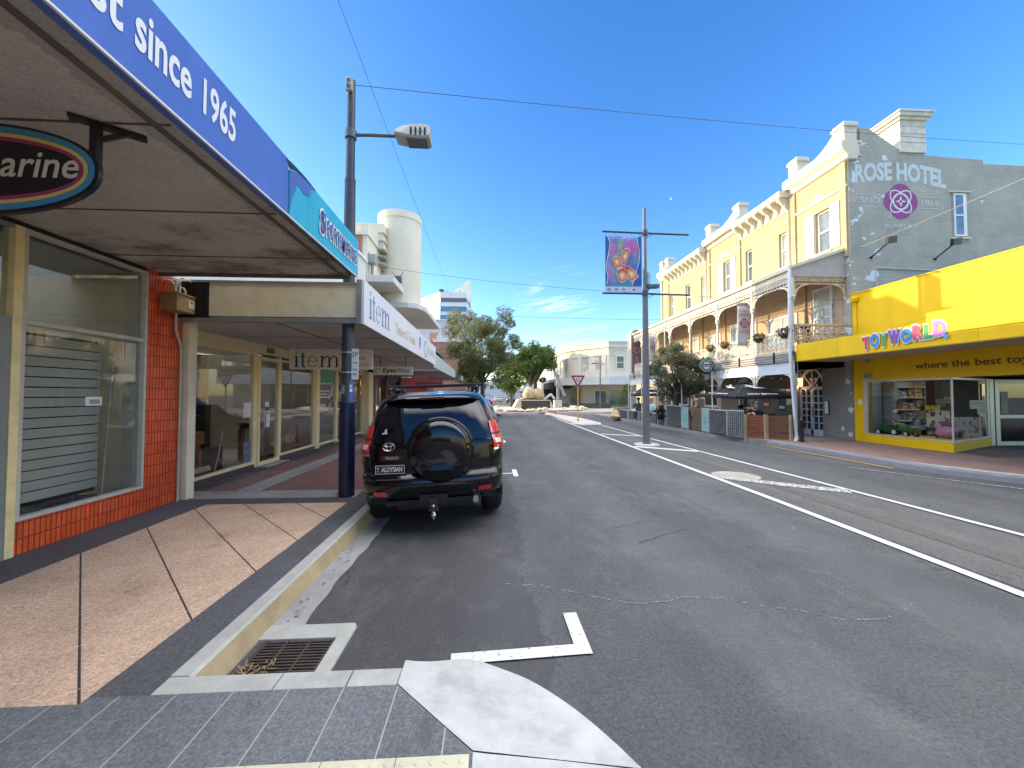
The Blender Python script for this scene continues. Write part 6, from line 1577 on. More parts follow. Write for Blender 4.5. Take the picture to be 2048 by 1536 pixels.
def car_wheels(t, axles, x, r_, w_, rim=ALLOY):
    for y in axles:
        for sg in (-1, 1):
            c = V((sg * x, y, r_)); m = MB()
            m.lathe([(r_ * .66, -w_ / 2), (r_ * .86, -w_ / 2 - .012), (r_ * .97, -w_ * .42), (r_, -w_ * .3), (r_, w_ * .3), (r_ * .97, w_ * .42), (r_ * .86, w_ / 2 + .012), (r_ * .66, w_ / 2)], c, (1, 0, 0), 36)
            for k in range(40):
                a = R(k * 9)
                m.bar(c + V((-w_ * .3, math.cos(a) * r_, math.sin(a) * r_)), c + V((w_ * .3, math.cos(a + .08) * r_, math.sin(a + .08) * r_)), .02, .008, (0, math.cos(a), math.sin(a)))
            wh = m.build('wheel', RUB, t, smooth=40); m = MB()
            m.lathe([(r_ * .67, sg * w_ * .40), (r_ * .62, sg * w_ * .3), (r_ * .2, sg * w_ * .34), (0, sg * w_ * .36)], c, (1, 0, 0), 24)
            for k in range(6):
                a = R(60 * k); m.bar(c + V((sg * w_ * .36, 0, 0)), c + V((sg * w_ * .4, math.cos(a) * r_ * .62, math.sin(a) * r_ * .62)), .05, .03, (1, 0, 0))
            m.build('rim', rim, wh, smooth=40)

# ---- the black four-wheel drive parked in front
t = thing('parked_car', 'big black four wheel drive with covered spare wheel parked by the kerb', 'car', local=True); suv = t
TB = [(.46, .85, .16, 4.66), (.50, .885, .06, 4.72), (.57, .905, .015, 4.78), (.66, .915, .0, 4.8), (.73, .92, .015, 4.8), (.775, .925, .055, 4.8), (.80, .93, .10, 4.8), (.92, .94, .105, 4.76), (1.04, .94, .115, 4.62), (1.12, .935, .125, 4.25), (1.16, .925, .135, 3.80), (1.20, .905, .15, 3.6), (1.30, .875, .18, 3.42), (1.42, .84, .225, 3.22), (1.56, .79, .295, 2.98), (1.66, .75, .36, 2.78), (1.735, .71, .43, 2.6), (1.785, .655, .52, 2.4), (1.815, .57, .65, 2.2), (1.832, .44, .85, 1.95)]
sh = Shell(TB)
bd = sh.mesh([.46, .475, .50, .53, .57, .60, .66, .70, .73, .755, .775, .79, .80, .84, .92, .98, 1.04, 1.08, 1.12, 1.14, 1.16, 1.18, 1.20, 1.25, 1.30, 1.36, 1.42, 1.49, 1.56, 1.61, 1.66, 1.70, 1.735, 1.76, 1.785, 1.80, 1.815, 1.825, 1.832]).build('body', CARBLK, t, smooth=35)
cut_arches(bd, (1.07, 3.86), .455, .40, .5)
car_wheels(t, (1.07, 3.86), .79, .39, .27)
fn = lambda sx, z, off: sh.rear(sx, z, off)
patch(sh, fn, (-.86, -.80), (.86, .80), 1.185, 1.64, 20, 8, .007).build('rear_window', TINT, t, smooth=60)
# soft-edged tailgate seams
m = MB()
for sx in (-.835, .835): m.tube([sh.rear(sx * (1 - .04 * max(0, (z - 1.16) / .5)), z, .002) for z in np.linspace(.80, 1.66, 14)], .006, 6)
m.tube([sh.rear(sx, .80, .003) for sx in np.linspace(-.835, .835, 20)], .006, 6)
m.build('tailgate_seam', TRIMB, bd, smooth=60)
m = MB(); P = []
for i in range(25):
    sx = -.93 + 1.86 * i / 24; e = abs(sx) ** 4 * .05
    b0 = sh.rear(sx, 1.755, 0)
    P.append([b0 + V((0, .14, .045)), b0 + V((0, -.02, .040 - e * .4)), b0 + V((0, -.20 + e * 2, .005 - e)), b0 + V((0, -.225 + e * 2, -.018 - e)), b0 + V((0, -.20 + e * 2, -.04 - e)), b0 + V((0, -.02, -.055)), b0 + V((0, .05, -.06))])
m.grid(P); sp = m.build('spoiler', CARBLK, t, smooth=50)
m = MB(); b0 = sh.rear(0, 1.755, 0); m.box(-.16, .16, b0.y - .232, b0.y - .222, 1.722, 1.748); m.build('brake_light', mat('dark_red_lens', (.12, .01, .01), .2, .1, coat=1), sp)
# lamps
for sg in (-1, 1):
    f2 = lambda s_, z, off, sg=sg: sh.rear(sg * s_, z, off)
    o = patch(sh, f2, (.835, .845), .999, 1.05, 1.23, 8, 5, .02).build('tail_light', REDL, t, smooth=60)
    patch(sh, f2, (.845, .865), (.999, .985), 1.23, 1.40, 8, 4, .018).build('upper_lens', REDL, o, smooth=60)
    patch(sh, f2, .865, .945, 1.11, 1.17, 5, 2, .025).build('clear_lens', CLRL, o, smooth=60)
    patch(sh, f2, .845, .995, 1.225, 1.245, 8, 1, .026).build('lens_divider', BLACK, o, smooth=60)
    patch(sh, f2, .84, .999, 1.025, 1.045, 8, 1, .016).build('lower_edge', CHROME, o, smooth=60)
    m = MB(); P = [[sh.rear(sg * s_, z, .012) for s_ in np.linspace(.62, .80, 6)] for z in (.535, .60)]; m.grid(P); m.build('reflector', REDL, t, smooth=60)
# side glass, pillars, mirrors, door seams
for sg in (-1, 1):
    for y0, y1, ya in ((.86, 1.62, .78), (1.70, 2.42, 1.70), (2.50, 3.22, 2.50)):
        m = MB(); P = []
        for z in np.linspace(1.21, 1.60, 6):
            k = (z - 1.21) / .39; b1 = y1 - (.42 * k if y1 > 3 else 0)
            P.append([sh.side(sg, y0 + (b1 - y0) * i / 6, z, .006) for i in range(7)])
        m.grid(P); m.build('side_window', TINT, t, smooth=60)
    m = MB()
    for y in (1.66, 2.46, 3.45): m.tube([sh.side(sg, y, z, .0) for z in np.linspace(.5, 1.2, 8)], .005, 5)
    m.build('door_seam', TRIMB, t)
    m = MB()
    for y in (1.80, 2.62): m.tube([sh.side(sg, y, 1.06, .02), sh.side(sg, y + .2, 1.07, .035)], .02, 8)
    m.build('door_handle', CARBLK, t)
    m = MB(); c = V((sg * 1.07, 3.12, 1.22)); m.ball(c, .12, .085, .105, 16, 10); m.bar((sg * .89, 3.16, 1.17), (sg * 1.0, 3.13, 1.19), .06, .05); mr = m.build('mirror', CARBLK, t, smooth=60)
    m = MB(); m.lathe([(.0, 0), (.092, 0)], c + V((0, -.083, 0)), (0, -1, 0), 20); m.v = [(c.x + (v_[0] - c.x) * 1.02, v_[1], c.z + (v_[2] - c.z) * .86) for v_ in m.v]; m.build('mirror_glass', mat('mirror_glass', (.8, .82, .84), .03, .02, metal=1), mr)
    m = MB(); m.tube([(sg * .62, .8, 1.86), (sg * .64, 1.0, 1.885), (sg * .64, 2.3, 1.885), (sg * .62, 2.5, 1.86)], .022, 8); m.tube([(sg * .63, .85, 1.80), (sg * .63, .85, 1.88)], .03, 8); m.tube([(sg * .63, 2.4, 1.80), (sg * .63, 2.4, 1.88)], .03, 8); m.build('roof_rail', TRIMB, t, smooth=50)
    m = MB(); m.obox((sg * .79, .64, .42), V((.14, 0, 0)), V((0, .008, 0)), V((0, 0, .12))); m.build('mud_flap', TRIMB, t)
    m = MB(); P = []
    for k in range(25):
        a = R(-8 + 196 * k / 24); ya, za = 1.07 + .465 * math.cos(a), .40 + .465 * math.sin(a)
        yb_, zb_ = 1.07 + .53 * math.cos(a), .40 + .53 * math.sin(a)
        P.append([(sg * .93, ya, za), (sg * (lerp_tab(TB, za, 1) + .03), ya, za), (sg * (lerp_tab(TB, zb_, 1) + .004), yb_, zb_)])
    m.grid(P); m.build('arch_flare', CARBLK, t, smooth=60)
    m = MB(); P = [[sh.front(sg * s_, z, .01) for s_ in np.linspace(.6, .95, 5)] for z in (.9, 1.0)]; m.grid(P); m.build('headlight', CLRL, t, smooth=60)
m = MB(); P = [[sh.front(s_, z, .008) for s_ in np.linspace(-.86, .86, 12)] for z in np.linspace(1.22, 1.66, 5)]; m.grid(P); m.build('windscreen', TINT, t, smooth=60)
for y, x0, x1 in ((1.25, -.74, .78), (2.1, -.74, .78)):
    m = MB(); m.obox(((x0 + x1) / 2, y, 1.925), V(((x1 - x0) / 2, 0, 0)), V((0, .035, 0)), V((0, 0, .014))); m.box(-.66, -.60, y - .04, y + .04, 1.86, 1.92); m.box(.60, .66, y - .04, y + .04, 1.86, 1.92); m.build('roof_bar', TRIMB, t, bevel=.008)
# spare wheel cover
SX, SZ, SY = .10, 1.06, .135
prof = [(.435, -.02), (.43, .01), (.415, .02), (.405, .02), (.395, .10), (.375, .15), (.34, .185), (.28, .205), (.15, .215), (0, .218)]
m = MB(); m.lathe(prof, (SX, SY, SZ), (0, -1, 0), 56); sc_ = m.build('spare_wheel_cover', CARBLK, t, smooth=50)
m = MB(); m.add([(SX - .20, SY - .20, SZ - .235), (SX + .20, SY - .20, SZ - .235), (SX + .11, SY - .165, SZ - .10), (SX - .08, SY - .165, SZ - .10), (SX - .23, SY - .30, SZ - .245), (SX + .22, SY - .30, SZ - .245)], [(0, 1, 2, 3), (4, 5, 1, 0)])
P = [V((SX - .16, SY - .235, SZ - .215)), V((SX + .17, SY - .235, SZ - .215)), V((SX + .08, SY - .200, SZ - .095)), V((SX - .06, SY - .200, SZ - .095))]
m = MB(); m.add([P[0], P[1], P[2], P[3], P[0] + V((0, .08, 0)), P[1] + V((0, .08, 0)), P[2] + V((0, .05, 0)), P[3] + V((0, .05, 0))], [(0, 1, 2, 3), (0, 4, 5, 1), (1, 5, 6, 2), (2, 6, 7, 3), (3, 7, 4, 0)])
m.build('cover_panel', CARBLK, sc_, bevel=.008)
# bumper: step pad, recess, tow bar
m = MB(); P = [[sh.rear(s_, z, o_) for s_ in np.linspace(-.75, .75, 18)] for z, o_ in ((.735, .008), (.742, .02), (.752, .008))]; m.grid(P); m.build('step_pad', TRIMB, t, smooth=60)
m = MB(); m.box(-.17, .17, -.005, .2, .42, .54); m.build('bumper_recess', BLACK, t)
m = MB(); m.bar((-.6, .14, .43), (.6, .14, .43), .06); m.box(-.05, .05, -.12, .15, .40, .50); m.box(-.06, .06, -.14, -.02, .37, .40); m.build('tow_bar', TRIMB, t, bevel=.006)
m = MB(); m.cyl((0, -.10, .27), (0, -.10, .33), .012); m.lathe([(.03, .31), (.03, .33), (.018, .34), (.018, .36), (.03, .365), (.03, .375), (.016, .38), (.015, .40)], (0, -.10, 0), n=14); m.ball((0, -.10, .425), .028); m.build('tow_ball', CHROME, t, smooth=50)
m = MB(); m.cyl((.52, -.0, .44), (.52, .4, .45), .035, n=14); m.build('exhaust_pipe', STEEL, t, smooth=40)
m = MB(); m.box(-.5, .5, .35, 4.4, .28, .42); m.bar((-.7, 1.07, .39), (.7, 1.07, .39), .12); m.bar((-.7, 3.86, .39), (.7, 3.86, .39), .12); m.build('underbody', BLACK, t)
# plate, badge, maker's emblem, sticker
def on_rear(x, z, off=.014):
    a = lerp_tab(TB, z, 1); p = sh.rear(x / a, z, off); p2 = sh.rear((x + .02) / a, z, off); r_ = (p2 - p); r_.z = 0
    return p, r_.normalized()
p, r_ = on_rear(-.53, .86, .012); up = V((0, 0, 1)); nn = r_.cross(up)
m = MB(); m.obox(p, r_ * .186, up * .056, nn * .004); pl = m.build('number_plate', BLACK, t)
m = MB(); b_ = p + nn * .005
for d0, w_, h_ in ((up * .050, .182, .003), (up * -.050, .182, .003)): m.obox(b_ + d0, r_ * w_, up * h_, nn * .001)
for s_ in (-1, 1): m.obox(b_ + r_ * .180 * s_, r_ * .003, up * .050, nn * .001)
m.build('plate_border', WHITE, pl)
text('plate_number', 'ALOYSIAN', WHITE, pl, b_ + r_ * .022 + up * -.026, r_, up, .056, width=.262, bold=.025, depth=.002)
text('plate_state', 'W', WHITE, pl, b_ + r_ * -.147 + up * .006, r_, up, .022, bold=.02, depth=.002); text('plate_state', 'A', WHITE, pl, b_ + r_ * -.147 + up * -.028, r_, up, .022, bold=.02, depth=.002)
p, r_ = on_rear(-.50, 1.0, .012); m = MB(); m.obox(p, r_ * .14, up * .028, nn * .003); bg_ = m.build('badge', TRIMB, t); text('badge_lettering', 'PRADO', mat('badge_silver', (.45, .45, .43), .4, .1, metal=.3), bg_, p + nn * .004 + up * -.016, r_, up, .034, width=.16, bold=.02, depth=.002)
p, r_ = on_rear(-.54, 1.14, .02); m = MB()
for ex, ez, cx_, cz_ in ((.075, .052, 0, 0), (.028, .05, 0, 0), (.052, .02, 0, .022)): m.tube([p + r_ * (cx_ + ex * math.cos(k * .3142)) + up * (cz_ + ez * math.sin(k * .3142)) for k in range(20)], .007, 6, closed=True)
m.build('emblem', CHROME, t, smooth=60)
p, r_ = on_rear(-.60, 1.31, .012)
m = MB(); m.poly([p + r_ * a_ * .6 + up * b2 * .6 for a_, b2 in ((-.07, -.05), (.06, -.05), (.065, .0), (.05, .05), (.06, .075), (.03, .09), (.01, .06), (.0, .02), (-.05, -.01))]); m.build('sticker', WHITE, t)
t.location = (-.63, 4.50, 0); t.rotation_euler = (0, R(-2.2), R(5)); t.scale = (.93, .93, .93)

# ---- smaller cars
def saloon(label, paint, loc, rotz, lit=False, group=None, tall=0):
    t = thing('parked_car' if not lit else 'car', label, 'car', local=True, group=group)
    T2 = [(.22, .78, .12, 4.2), (.32, .84, .03, 4.3), (.5, .87, .0, 4.35), (.72, .885, .03, 4.3), (.88, .875, .07, 4.1), (.95, .86, .12, 3.7), (1.0 + tall * .3, .83, .22 - tall * .1, 3.1), (1.2 + tall * .6, .73, .55 - tall * .3, 2.6), (1.36 + tall, .62, .9 - tall * .3, 2.2), (1.43 + tall, .45, 1.2, 1.9)]
    s2 = Shell(T2); zs = [T2[0][0]]
    for a, b in zip(T2[:-1], T2[1:]): zs += [(a[0] + b[0]) / 2, b[0]]
    bd = s2.mesh(zs).build('body', paint, t, smooth=40); cut_arches(bd, (.85, 3.4), .36, .31, .5); car_wheels(t, (.85, 3.4), .74, .31, .2)
    zt = T2[-3][0] + .08
    patch(s2, lambda a, z, o: s2.rear(a, z, o), -.86, .86, 1.0 + tall * .3, zt, 10, 4, .008).build('rear_window', TINT, t, smooth=60)
    for sg in (-1, 1):
        m = MB(); P = [[s2.side(sg, .75 + (2.75 - (z - 1.0) * 1.0 - .75) * i / 8, z, .008) for i in range(9)] for z in np.linspace(1.0, zt, 4)]; m.grid(P); m.build('side_window', TINT, t, smooth=60)
        patch(s2, lambda a, z, o, sg=sg: s2.rear(sg * a, z, o), .66, .97, .70, .86, 5, 2, .012).build('tail_light', emis('lit_brake_lamp', (1, .06, .03), 2.5) if lit else REDL, t, smooth=60)
        m = MB(); m.ball((sg * .98, 2.75, 1.0), .09, .06, .07, 10, 6); m.build('mirror', paint, t, smooth=60)
    m = MB(); m.box(-.22, .22, -.02, .0, .52, .62); m.build('number_plate', WHITE, t)
    t.location = loc; t.rotation_euler = (0, 0, rotz); return t
SILV = mat('dark_silver_car_paint', (.16, .16, .15), .25, .05, metal=.5, coat=1)
saloon('dark silver car parked just ahead of the big black four wheel drive', SILV, (-.62, 9.9, 0), R(1), tall=.12)
saloon('bright blue car with lit brake lamps driving away past the roundabout', mat('blue_car_paint', (.05, .12, .42), .2, .05, coat=1), (-.4, 66, -.02), 0, True, tall=.18)
saloon('small dark car ahead of the blue car far down the street', mat('dark_car_paint', (.015, .02, .03), .2, .05, coat=1), (4.2, 76, -.02), 0, tall=.05)
saloon('pale silver car between the blue car and the dark one far away', mat('pale_car_paint', (.45, .45, .45), .3, .05, coat=1), (1.8, 84, -.02), 0)
saloon('grey car half hidden behind the blue car far down the street', mat('grey_car_paint', (.2, .2, .22), .3, .05, coat=1), (-3.0, 74, -.02), 0, tall=.1)

# ================================================================== STREET FURNITURE
t = thing('banner_pole', 'grey banner pole with crossarms on the painted median', 'pole', (5.17, 12.41, .04))
bx, by = 5.17, 12.41
m = MB(); m.tube([(bx, by, .03), (bx, by, 2.6), (bx, by, 5.2)], [.115, .105, .085], 18); m.tube([(bx, by, 5.2), (bx, by, 7.9)], [.07, .055], 16); m.lathe([(.055, 7.9), (.04, 7.94), (0, 7.95)], (bx, by, 0), n=14); m.lathe([(.17, .04), (.16, .06), (.12, .065)], (bx, by, 0), n=18)
m.build('pole', mat('weathered_grey_pole', (.15, .155, .15), .5, .25, scale=2, stretch=(3, 3, .6)), t, smooth=40)
for z in (7.08, 5.03):
    m = MB(); m.tube([(3.72, by, z + (.03 if z > 6 else 0)), (bx, by, z), (6.68, by, z - .02)], .035 if z > 6 else .032, 10); m.tube([(bx, by, z - .09), (bx, by, z + .09)], .10, 14); m.bar((bx + .06, by, z - .16), (bx + .3, by, z - .02), .02); m.build('arm', mat('dark_grey_arm', (.06, .07, .09), .45, .15), t, smooth=40)
m = MB(); m.obox((bx + .24, by - .02, 5.27), V((.2, 0, .01)), V((0, .11, 0)), V((-.01, 0, .05))); m.bar((bx + .06, by, 5.05), (bx + .16, by, 5.25), .03); m.build('floodlight', DGREY, t)
m = MB(); m.box(bx + .06, bx + .17, by - .05, by + .05, 5.35, 5.75); m.build('box', STEEL, t, bevel=.01)
# printed banner: cloudy dyed colours with a butterfly
q = thing('street_banner', 'colourful dyed butterfly banner hanging from the median pole', 'banner', (4.46, by - .02, 6.95))
X0, X1, Z0, Z1 = 3.81, 5.04, 5.06, 6.93
k = Mt('dyed_banner_cloth'); k.set(.8)
n1 = k.n('ShaderNodeTexNoise'); n1.inputs['Scale'].default_value = 1.5; n1.inputs['Detail'].default_value = 2; k.l(k.coord(), n1.inputs['Vector'])
s_ = k.sep(n1.outputs['Color'])
def hs_(o): return k.ramp(o, (0, 0, 0), (1, 1, 1), .42, .58)
c = k.mix(hs_(s_[0]), (.06, .26, .36), (.30, .26, .50)); c = k.mix(hs_(s_[1]), c, (.10, .16, .40)); c = k.mix(k.ramp(s_[2], (0, 0, 0), (1, 1, 1), .54, .66), c, (.52, .10, .38))
n2 = k.noise(2.2, 2, .5); c = k.mix(k.ramp(n2, (0, 0, 0), (1, 1, 1), .60, .68), c, (.75, .30, .10)); n3 = k.noise(1.7, 2, .5, (1.3, 1, .8)); c = k.mix(k.ramp(n3, (0, 0, 0), (1, 1, 1), .58, .68), c, (.08, .40, .28)); k.base(c)
def bz(u, v_): return V((X0 + (X1 - X0) * u, by - .03 + .025 * math.sin(v_ * 5) * math.sin(u * 3.1), Z0 + (Z1 - Z0) * v_))
m = MB(); m.grid([[bz(i / 10, j / 16) for i in range(11)] for j in range(17)]); cl = m.build('cloth', k.m, q, smooth=60); sd = cl.modifiers.new('s', 'SOLIDIFY'); sd.thickness = .008; sd.offset = 1
m = MB(); m.grid([[bz(i / 10, j / 20) + V((0, -.012, 0)) for i in range(11)] for j in range(0, 3)]); m.build('white_foot', mat('banner_white_band', (.50, .52, .60), .8, .05), q, smooth=60)
m = MB()
for u0 in (.1, .3, .5, .78):
    p = bz(u0, .05) + V((0, -.02, 0)); m.box(p.x - .05, p.x + .05, p.y, p.y + .003, p.z - .03, p.z + .03)
m.build('foot_logo', mat('banner_logo_grey', (.22, .23, .3), .8, .4, scale=40), q)
EDGEB = mat('banner_deep_blue', (.03, .10, .33), .8, .15, scale=3)
for nm, pts in (('edge_band', [(0, 1), (.06, 1), (.13, .88), (.10, .72), (.04, .55), (.02, .42), (.07, .28), (.04, .13), (0, .13)]), ('edge_band', [(1, 1), (.88, 1), (.90, .86), (.95, .72), (.93, .55), (.86, .40), (.80, .25), (.74, .13), (1, .13)])):
    m = MB(); m.poly([bz(a, b) + V((0, -.016, 0)) for a, b in pts]); m.build(nm, EDGEB, q)
    m = MB(); m.tube([bz(a, b) + V((0, -.018, 0)) for a, b in pts[1:-1]], .010, 5); m.build('edge_line', WHITE, q)
def wing(pts, d): return [bz(a, b) + V((0, -d, 0)) for a, b in pts]
WO = mat('butterfly_pale_outline', (.75, .55, .60), .8, .05); WR = mat('butterfly_red', (.68, .12, .07), .8, .15, scale=5); WY = mat('butterfly_orange', (.72, .36, .12), .8, .15, scale=6); WC = mat('butterfly_cream', (.80, .66, .55), .8, .05)
wings = [[(.46, .50), (.37, .62), (.30, .625), (.22, .62), (.19, .565), (.24, .49), (.30, .43), (.40, .45)], [(.48, .50), (.44, .60), (.45, .70), (.55, .77), (.62, .775), (.66, .74), (.63, .62), (.58, .54), (.54, .50)], [(.58, .46), (.70, .44), (.82, .37), (.90, .29), (.82, .24), (.72, .20), (.64, .25), (.56, .38)], [(.48, .44), (.56, .38), (.60, .27), (.55, .21), (.44, .18), (.36, .24), (.32, .33), (.36, .41)]]
for w_ in wings:
    cx_ = sum(a for a, b in w_) / len(w_); cz_ = sum(b for a, b in w_) / len(w_)
    for kk, (s2, mt_) in enumerate(((1.14, WO), (1.0, WR), (.72, WY), (.32, WC))):
        m = MB(); m.poly(wing([(cx_ + (a - cx_) * s2, cz_ + (b - cz_) * s2) for a, b in w_], .022 + kk * .003)); m.build(('wing_outline', 'wing', 'wing_inner', 'wing_spot')[kk], mt_, q)
m = MB(); m.tube([bz(.33 + .35 * i / 10, .365 + .12 * i / 10) + V((0, -.04, 0)) for i in range(11)], [.012, .02, .024, .026, .028, .028, .028, .026, .03, .026, .014], 8); m.build('butterfly_body', WR, q)
m = MB()
for i in range(5): m.bar(bz(.03 + i * .24, 1) , (3.86 + i * .28, by, 7.09), .008)
m.build('lacing', BLACK, q)

# give-way sign on the island
def pole_sign(name, label, x, y, z0, z1, zs, w_, post, back=False):
    t = thing(name, label, 'road sign', (x, y, z0))
    m = MB(); m.cyl((x, y, z0), (x, y, z1), .038, n=12); m.build('post', post, t, smooth=40)
    yf = y - .045; h = w_ * .9
    tri = lambda s_: [(-w_ / 2 * s_, h * .5 * s_ + .0), (w_ / 2 * s_, h * .5 * s_), (0, -h * .5 * s_ - (h * .0))]
    cz = zs
    def tr(s_, d, th):
        c_ = h * .5 - h / 3; pts = [(x + a * s_, cz + c_ + (b - c_) * s_) for a, b in ((-w_ / 2, h / 2), (w_ / 2, h / 2), (0, -h / 2))]
        m = MB(); m.prism(pts, (0, yf - d, 0), d=(0, th, 0)); return m
    if back: tr(1, 0, .004).build('plate', STEEL, t); return t
    pl = tr(1.08, 0, .004).build('plate', WHITE, t); tr(1.0, .003, .003).build('red_border', mat('sign_red', (.40, .012, .03), .4, .08), pl); tr(.60, .006, .003).build('white_field', WHITE, pl)
    m = MB(); c = V((x, yf - .008, cz + h * .14)); r_ = w_ * .105
    for k in range(3):
        P = []
        for i in range(9):
            a = R(100 + 120 * k - 80 * i / 8); P.append([c + V((math.cos(a) * (r_ - .016), 0, math.sin(a) * (r_ - .016))), c + V((math.cos(a) * (r_ + .016), 0, math.sin(a) * (r_ + .016)))])
        m.grid(P); a = R(100 + 120 * k - 92); e = V((math.cos(a), 0, math.sin(a))); tg = V((math.sin(a), 0, -math.cos(a)))
        m.poly([c + e * (r_ - .04) - tg * .02, c + e * (r_ + .04) - tg * .02, c + e * r_ + tg * .05])
    m.build('roundabout_arrows', BLACK, pl); return t
YPOST = mat('yellow_post', (.62, .40, .07), .5, .15, scale=6)
gx = PY(1156, 842, 22.6)
t = pole_sign('road_sign', 'red bordered give way roundabout sign on a yellow post', gx.x, 22.6, .11, 2.5, 2.43, .86, YPOST)
m = MB(); m.cyl((gx.x, 22.6, .1), (gx.x, 22.6, .16), .07, n=12); m.build('post_base', BLACK, t)
p = PY(1037, 812, 55); pole_sign('road_sign', 'back of a give way sign on a grey post beyond the roundabout', p.x, 55, 0, 2.6, 2.75, .95, STEEL, True)

# ================================================================== TREES
def leaf_mat(name, c1, c2, c3):
    k = Mt(name); k.set(.6, spec=.25)
    g = k.n('ShaderNodeNewGeometry'); f = g.outputs['Random Per Island']
    cc = k.mix(f, c1, c2); cc = k.mix(k.ramp(k.noise(.9, 3, .6), (0, 0, 0), (.7, .7, .7), .45, .65), cc, c3); k.base(cc)
    tl = k.n('ShaderNodeBsdfTranslucent'); k.l(cc, tl.inputs['Color'])
    ms = k.n('ShaderNodeMixShader'); ms.inputs[0].default_value = .4
    k.l(k.b.outputs[0], ms.inputs[1]); k.l(tl.outputs[0], ms.inputs[2]); k.l(ms.outputs[0], k.t.nodes['Material Output'].inputs['Surface'])
    return k.m
LOLIVE = leaf_mat('grey_green_leaf', (.10, .125, .055), (.22, .24, .11), (.30, .29, .14))
LDARK = leaf_mat('dark_green_leaf', (.05, .10, .025), (.14, .20, .045), (.08, .13, .035))
LBRT = leaf_mat('bright_green_leaf', (.07, .13, .015), (.20, .24, .03), (.12, .17, .02))
LOL2 = leaf_mat('olive_leaf', (.08, .095, .055), (.18, .19, .12), (.27, .26, .16))
BARK = mat('grey_bark', (.13, .10, .075), .9, .25, scale=4, bump=.5, bscale=20, stretch=(1, 1, .3))
def leaf_cloud(name, parent, material, clumps, per, lw, ll, seed, droop=.0, spread=1.0, updir=.3):
    rg = np.random.default_rng(seed); C = []; 
    for (c, rx, ry, rz) in clumps:
        u = rg.normal(size=(per, 3)); u /= np.linalg.norm(u, axis=1)[:, None]; rad = rg.uniform(.35, 1.0, (per, 1)) ** .6
        C.append(np.array(c) + u * rad * np.array([rx, ry, rz]))
    C = np.concatenate(C); n = len(C)
    d = rg.normal(size=(n, 3)); d[:, 2] = d[:, 2] * .7 - droop; d /= np.linalg.norm(d, axis=1)[:, None]
    s_ = np.cross(d, rg.normal(size=(n, 3))); s_ /= np.linalg.norm(s_, axis=1)[:, None] + 1e-9
    L = ll * rg.uniform(.6, 1.3, (n, 1)); W = lw * rg.uniform(.6, 1.3, (n, 1))
    vs = np.stack([C - d * L, C + s_ * W, C + d * L, C - s_ * W], 1).reshape(-1, 3)
    off = np.array(LOC.get(parent, (0, 0, 0))); vs = vs - off
    me = bpy.data.meshes.new(name); me.vertices.add(4 * n); me.vertices.foreach_set('co', vs.ravel()); me.loops.add(4 * n); me.loops.foreach_set('vertex_index', np.arange(4 * n)); me.polygons.add(n); me.polygons.foreach_set('loop_start', np.arange(0, 4 * n, 4)); me.update(calc_edges=True); me.validate()
    me.materials.append(material); o = bpy.data.objects.new(name, me); COL.objects.link(o); o.parent = parent; LOC[o] = LOC[parent]; return o
def tree(label, x, y, h, rx, ry, zc, rz, lm_, seed, nclump=60, per=170, lw=.045, ll=.14, lean=(0, 0), trunk=.2, fork=.3, droop=.2, cr=.28, z0=0, twigs=0, group=None, name='tree'):
    t = thing(name, label, 'tree', (x, y, z0), group); r_ = random.Random(seed)
    cl = []; ends = []
    for i in range(nclump):
        while True:
            a = V((r_.uniform(-1, 1), r_.uniform(-1, 1), r_.uniform(-1, 1)))
            if .35 < a.length < 1: break
        s2 = 1 + .25 * math.sin(a.x * 5 + seed) * math.cos(a.z * 4 + seed * 2)
        c = V((x + lean[0] + a.x * rx * s2, y + lean[1] + a.y * ry * s2, zc + a.z * rz * s2)); k = r_.uniform(.6, 1.35) * cr * (rx + rz) / 2
        cl.append(((c.x, c.y, c.z), k, k, k * .75)); ends.append(c)
    leaf_cloud('crown', t, lm_, cl, per, lw, ll, seed, droop)
    m = MB(); f = V((x + lean[0] * .3, y + lean[1] * .3, z0 + h * fork)); m.tube([(x, y, z0 - .05), (x + lean[0] * .1, y, z0 + h * fork * .5), f], [trunk * 1.25, trunk, trunk * .9], 10)
    for e in ends[::max(1, nclump // 16)]:
        mid = f.lerp(e, .5) + V((r_.uniform(-.3, .3), r_.uniform(-.3, .3), r_.uniform(0, .4))); m.tube([f, f.lerp(mid, .5) + V((r_.uniform(-.1, .1), 0, .1)), mid, e], [trunk * .55, trunk * .42, trunk * .28, trunk * .06], 7)
    m.build('trunk', BARK, t, smooth=60); return t
p1 = PY(968, 800, 29)
tree('big feathery grey green tree on the left kerb before the roundabout', p1.x - .1, 29.5, 8.7, 2.85, 2.5, 5.15, 2.9, LOLIVE, 11, 120, 230, .026, .15, (-.1, 0), .17, .30, .35, .22)
tree('rounded dense tree with dark trunk beyond the roundabout', 5.6, 52, 8.8, 3.0, 3.0, 6.1, 2.5, LDARK, 5, 60, 200, .07, .15, (-.2, 0), .3, .33, 0, .30, group=None)
tree('sunlit bright green crown just right of the big feathery tree', 2.8, 50, 6, 1.9, 1.9, 4.0, 1.9, LBRT, 8, 36, 150, .07, .15, (-.2, 0), .2, .3, 0, .34)
tree('lighter green tree top standing behind the rounded dense tree', 6.9, 58, 9.6, 3.2, 2.6, 7.4, 2.2, leaf_mat('mid_green_leaf', (.05, .085, .015), (.12, .15, .03), (.08, .11, .03)), 6, 46, 180, .07, .16, (0, 0), .3, .35, 0, .3)
tree('shadowed green tree between the big feathery tree and the far street', -2.6, 58, 8, 2.6, 2.4, 4.8, 2.2, LDARK, 9, 40, 150, .07, .16, (0, 0), .2, .3, 0, .33)
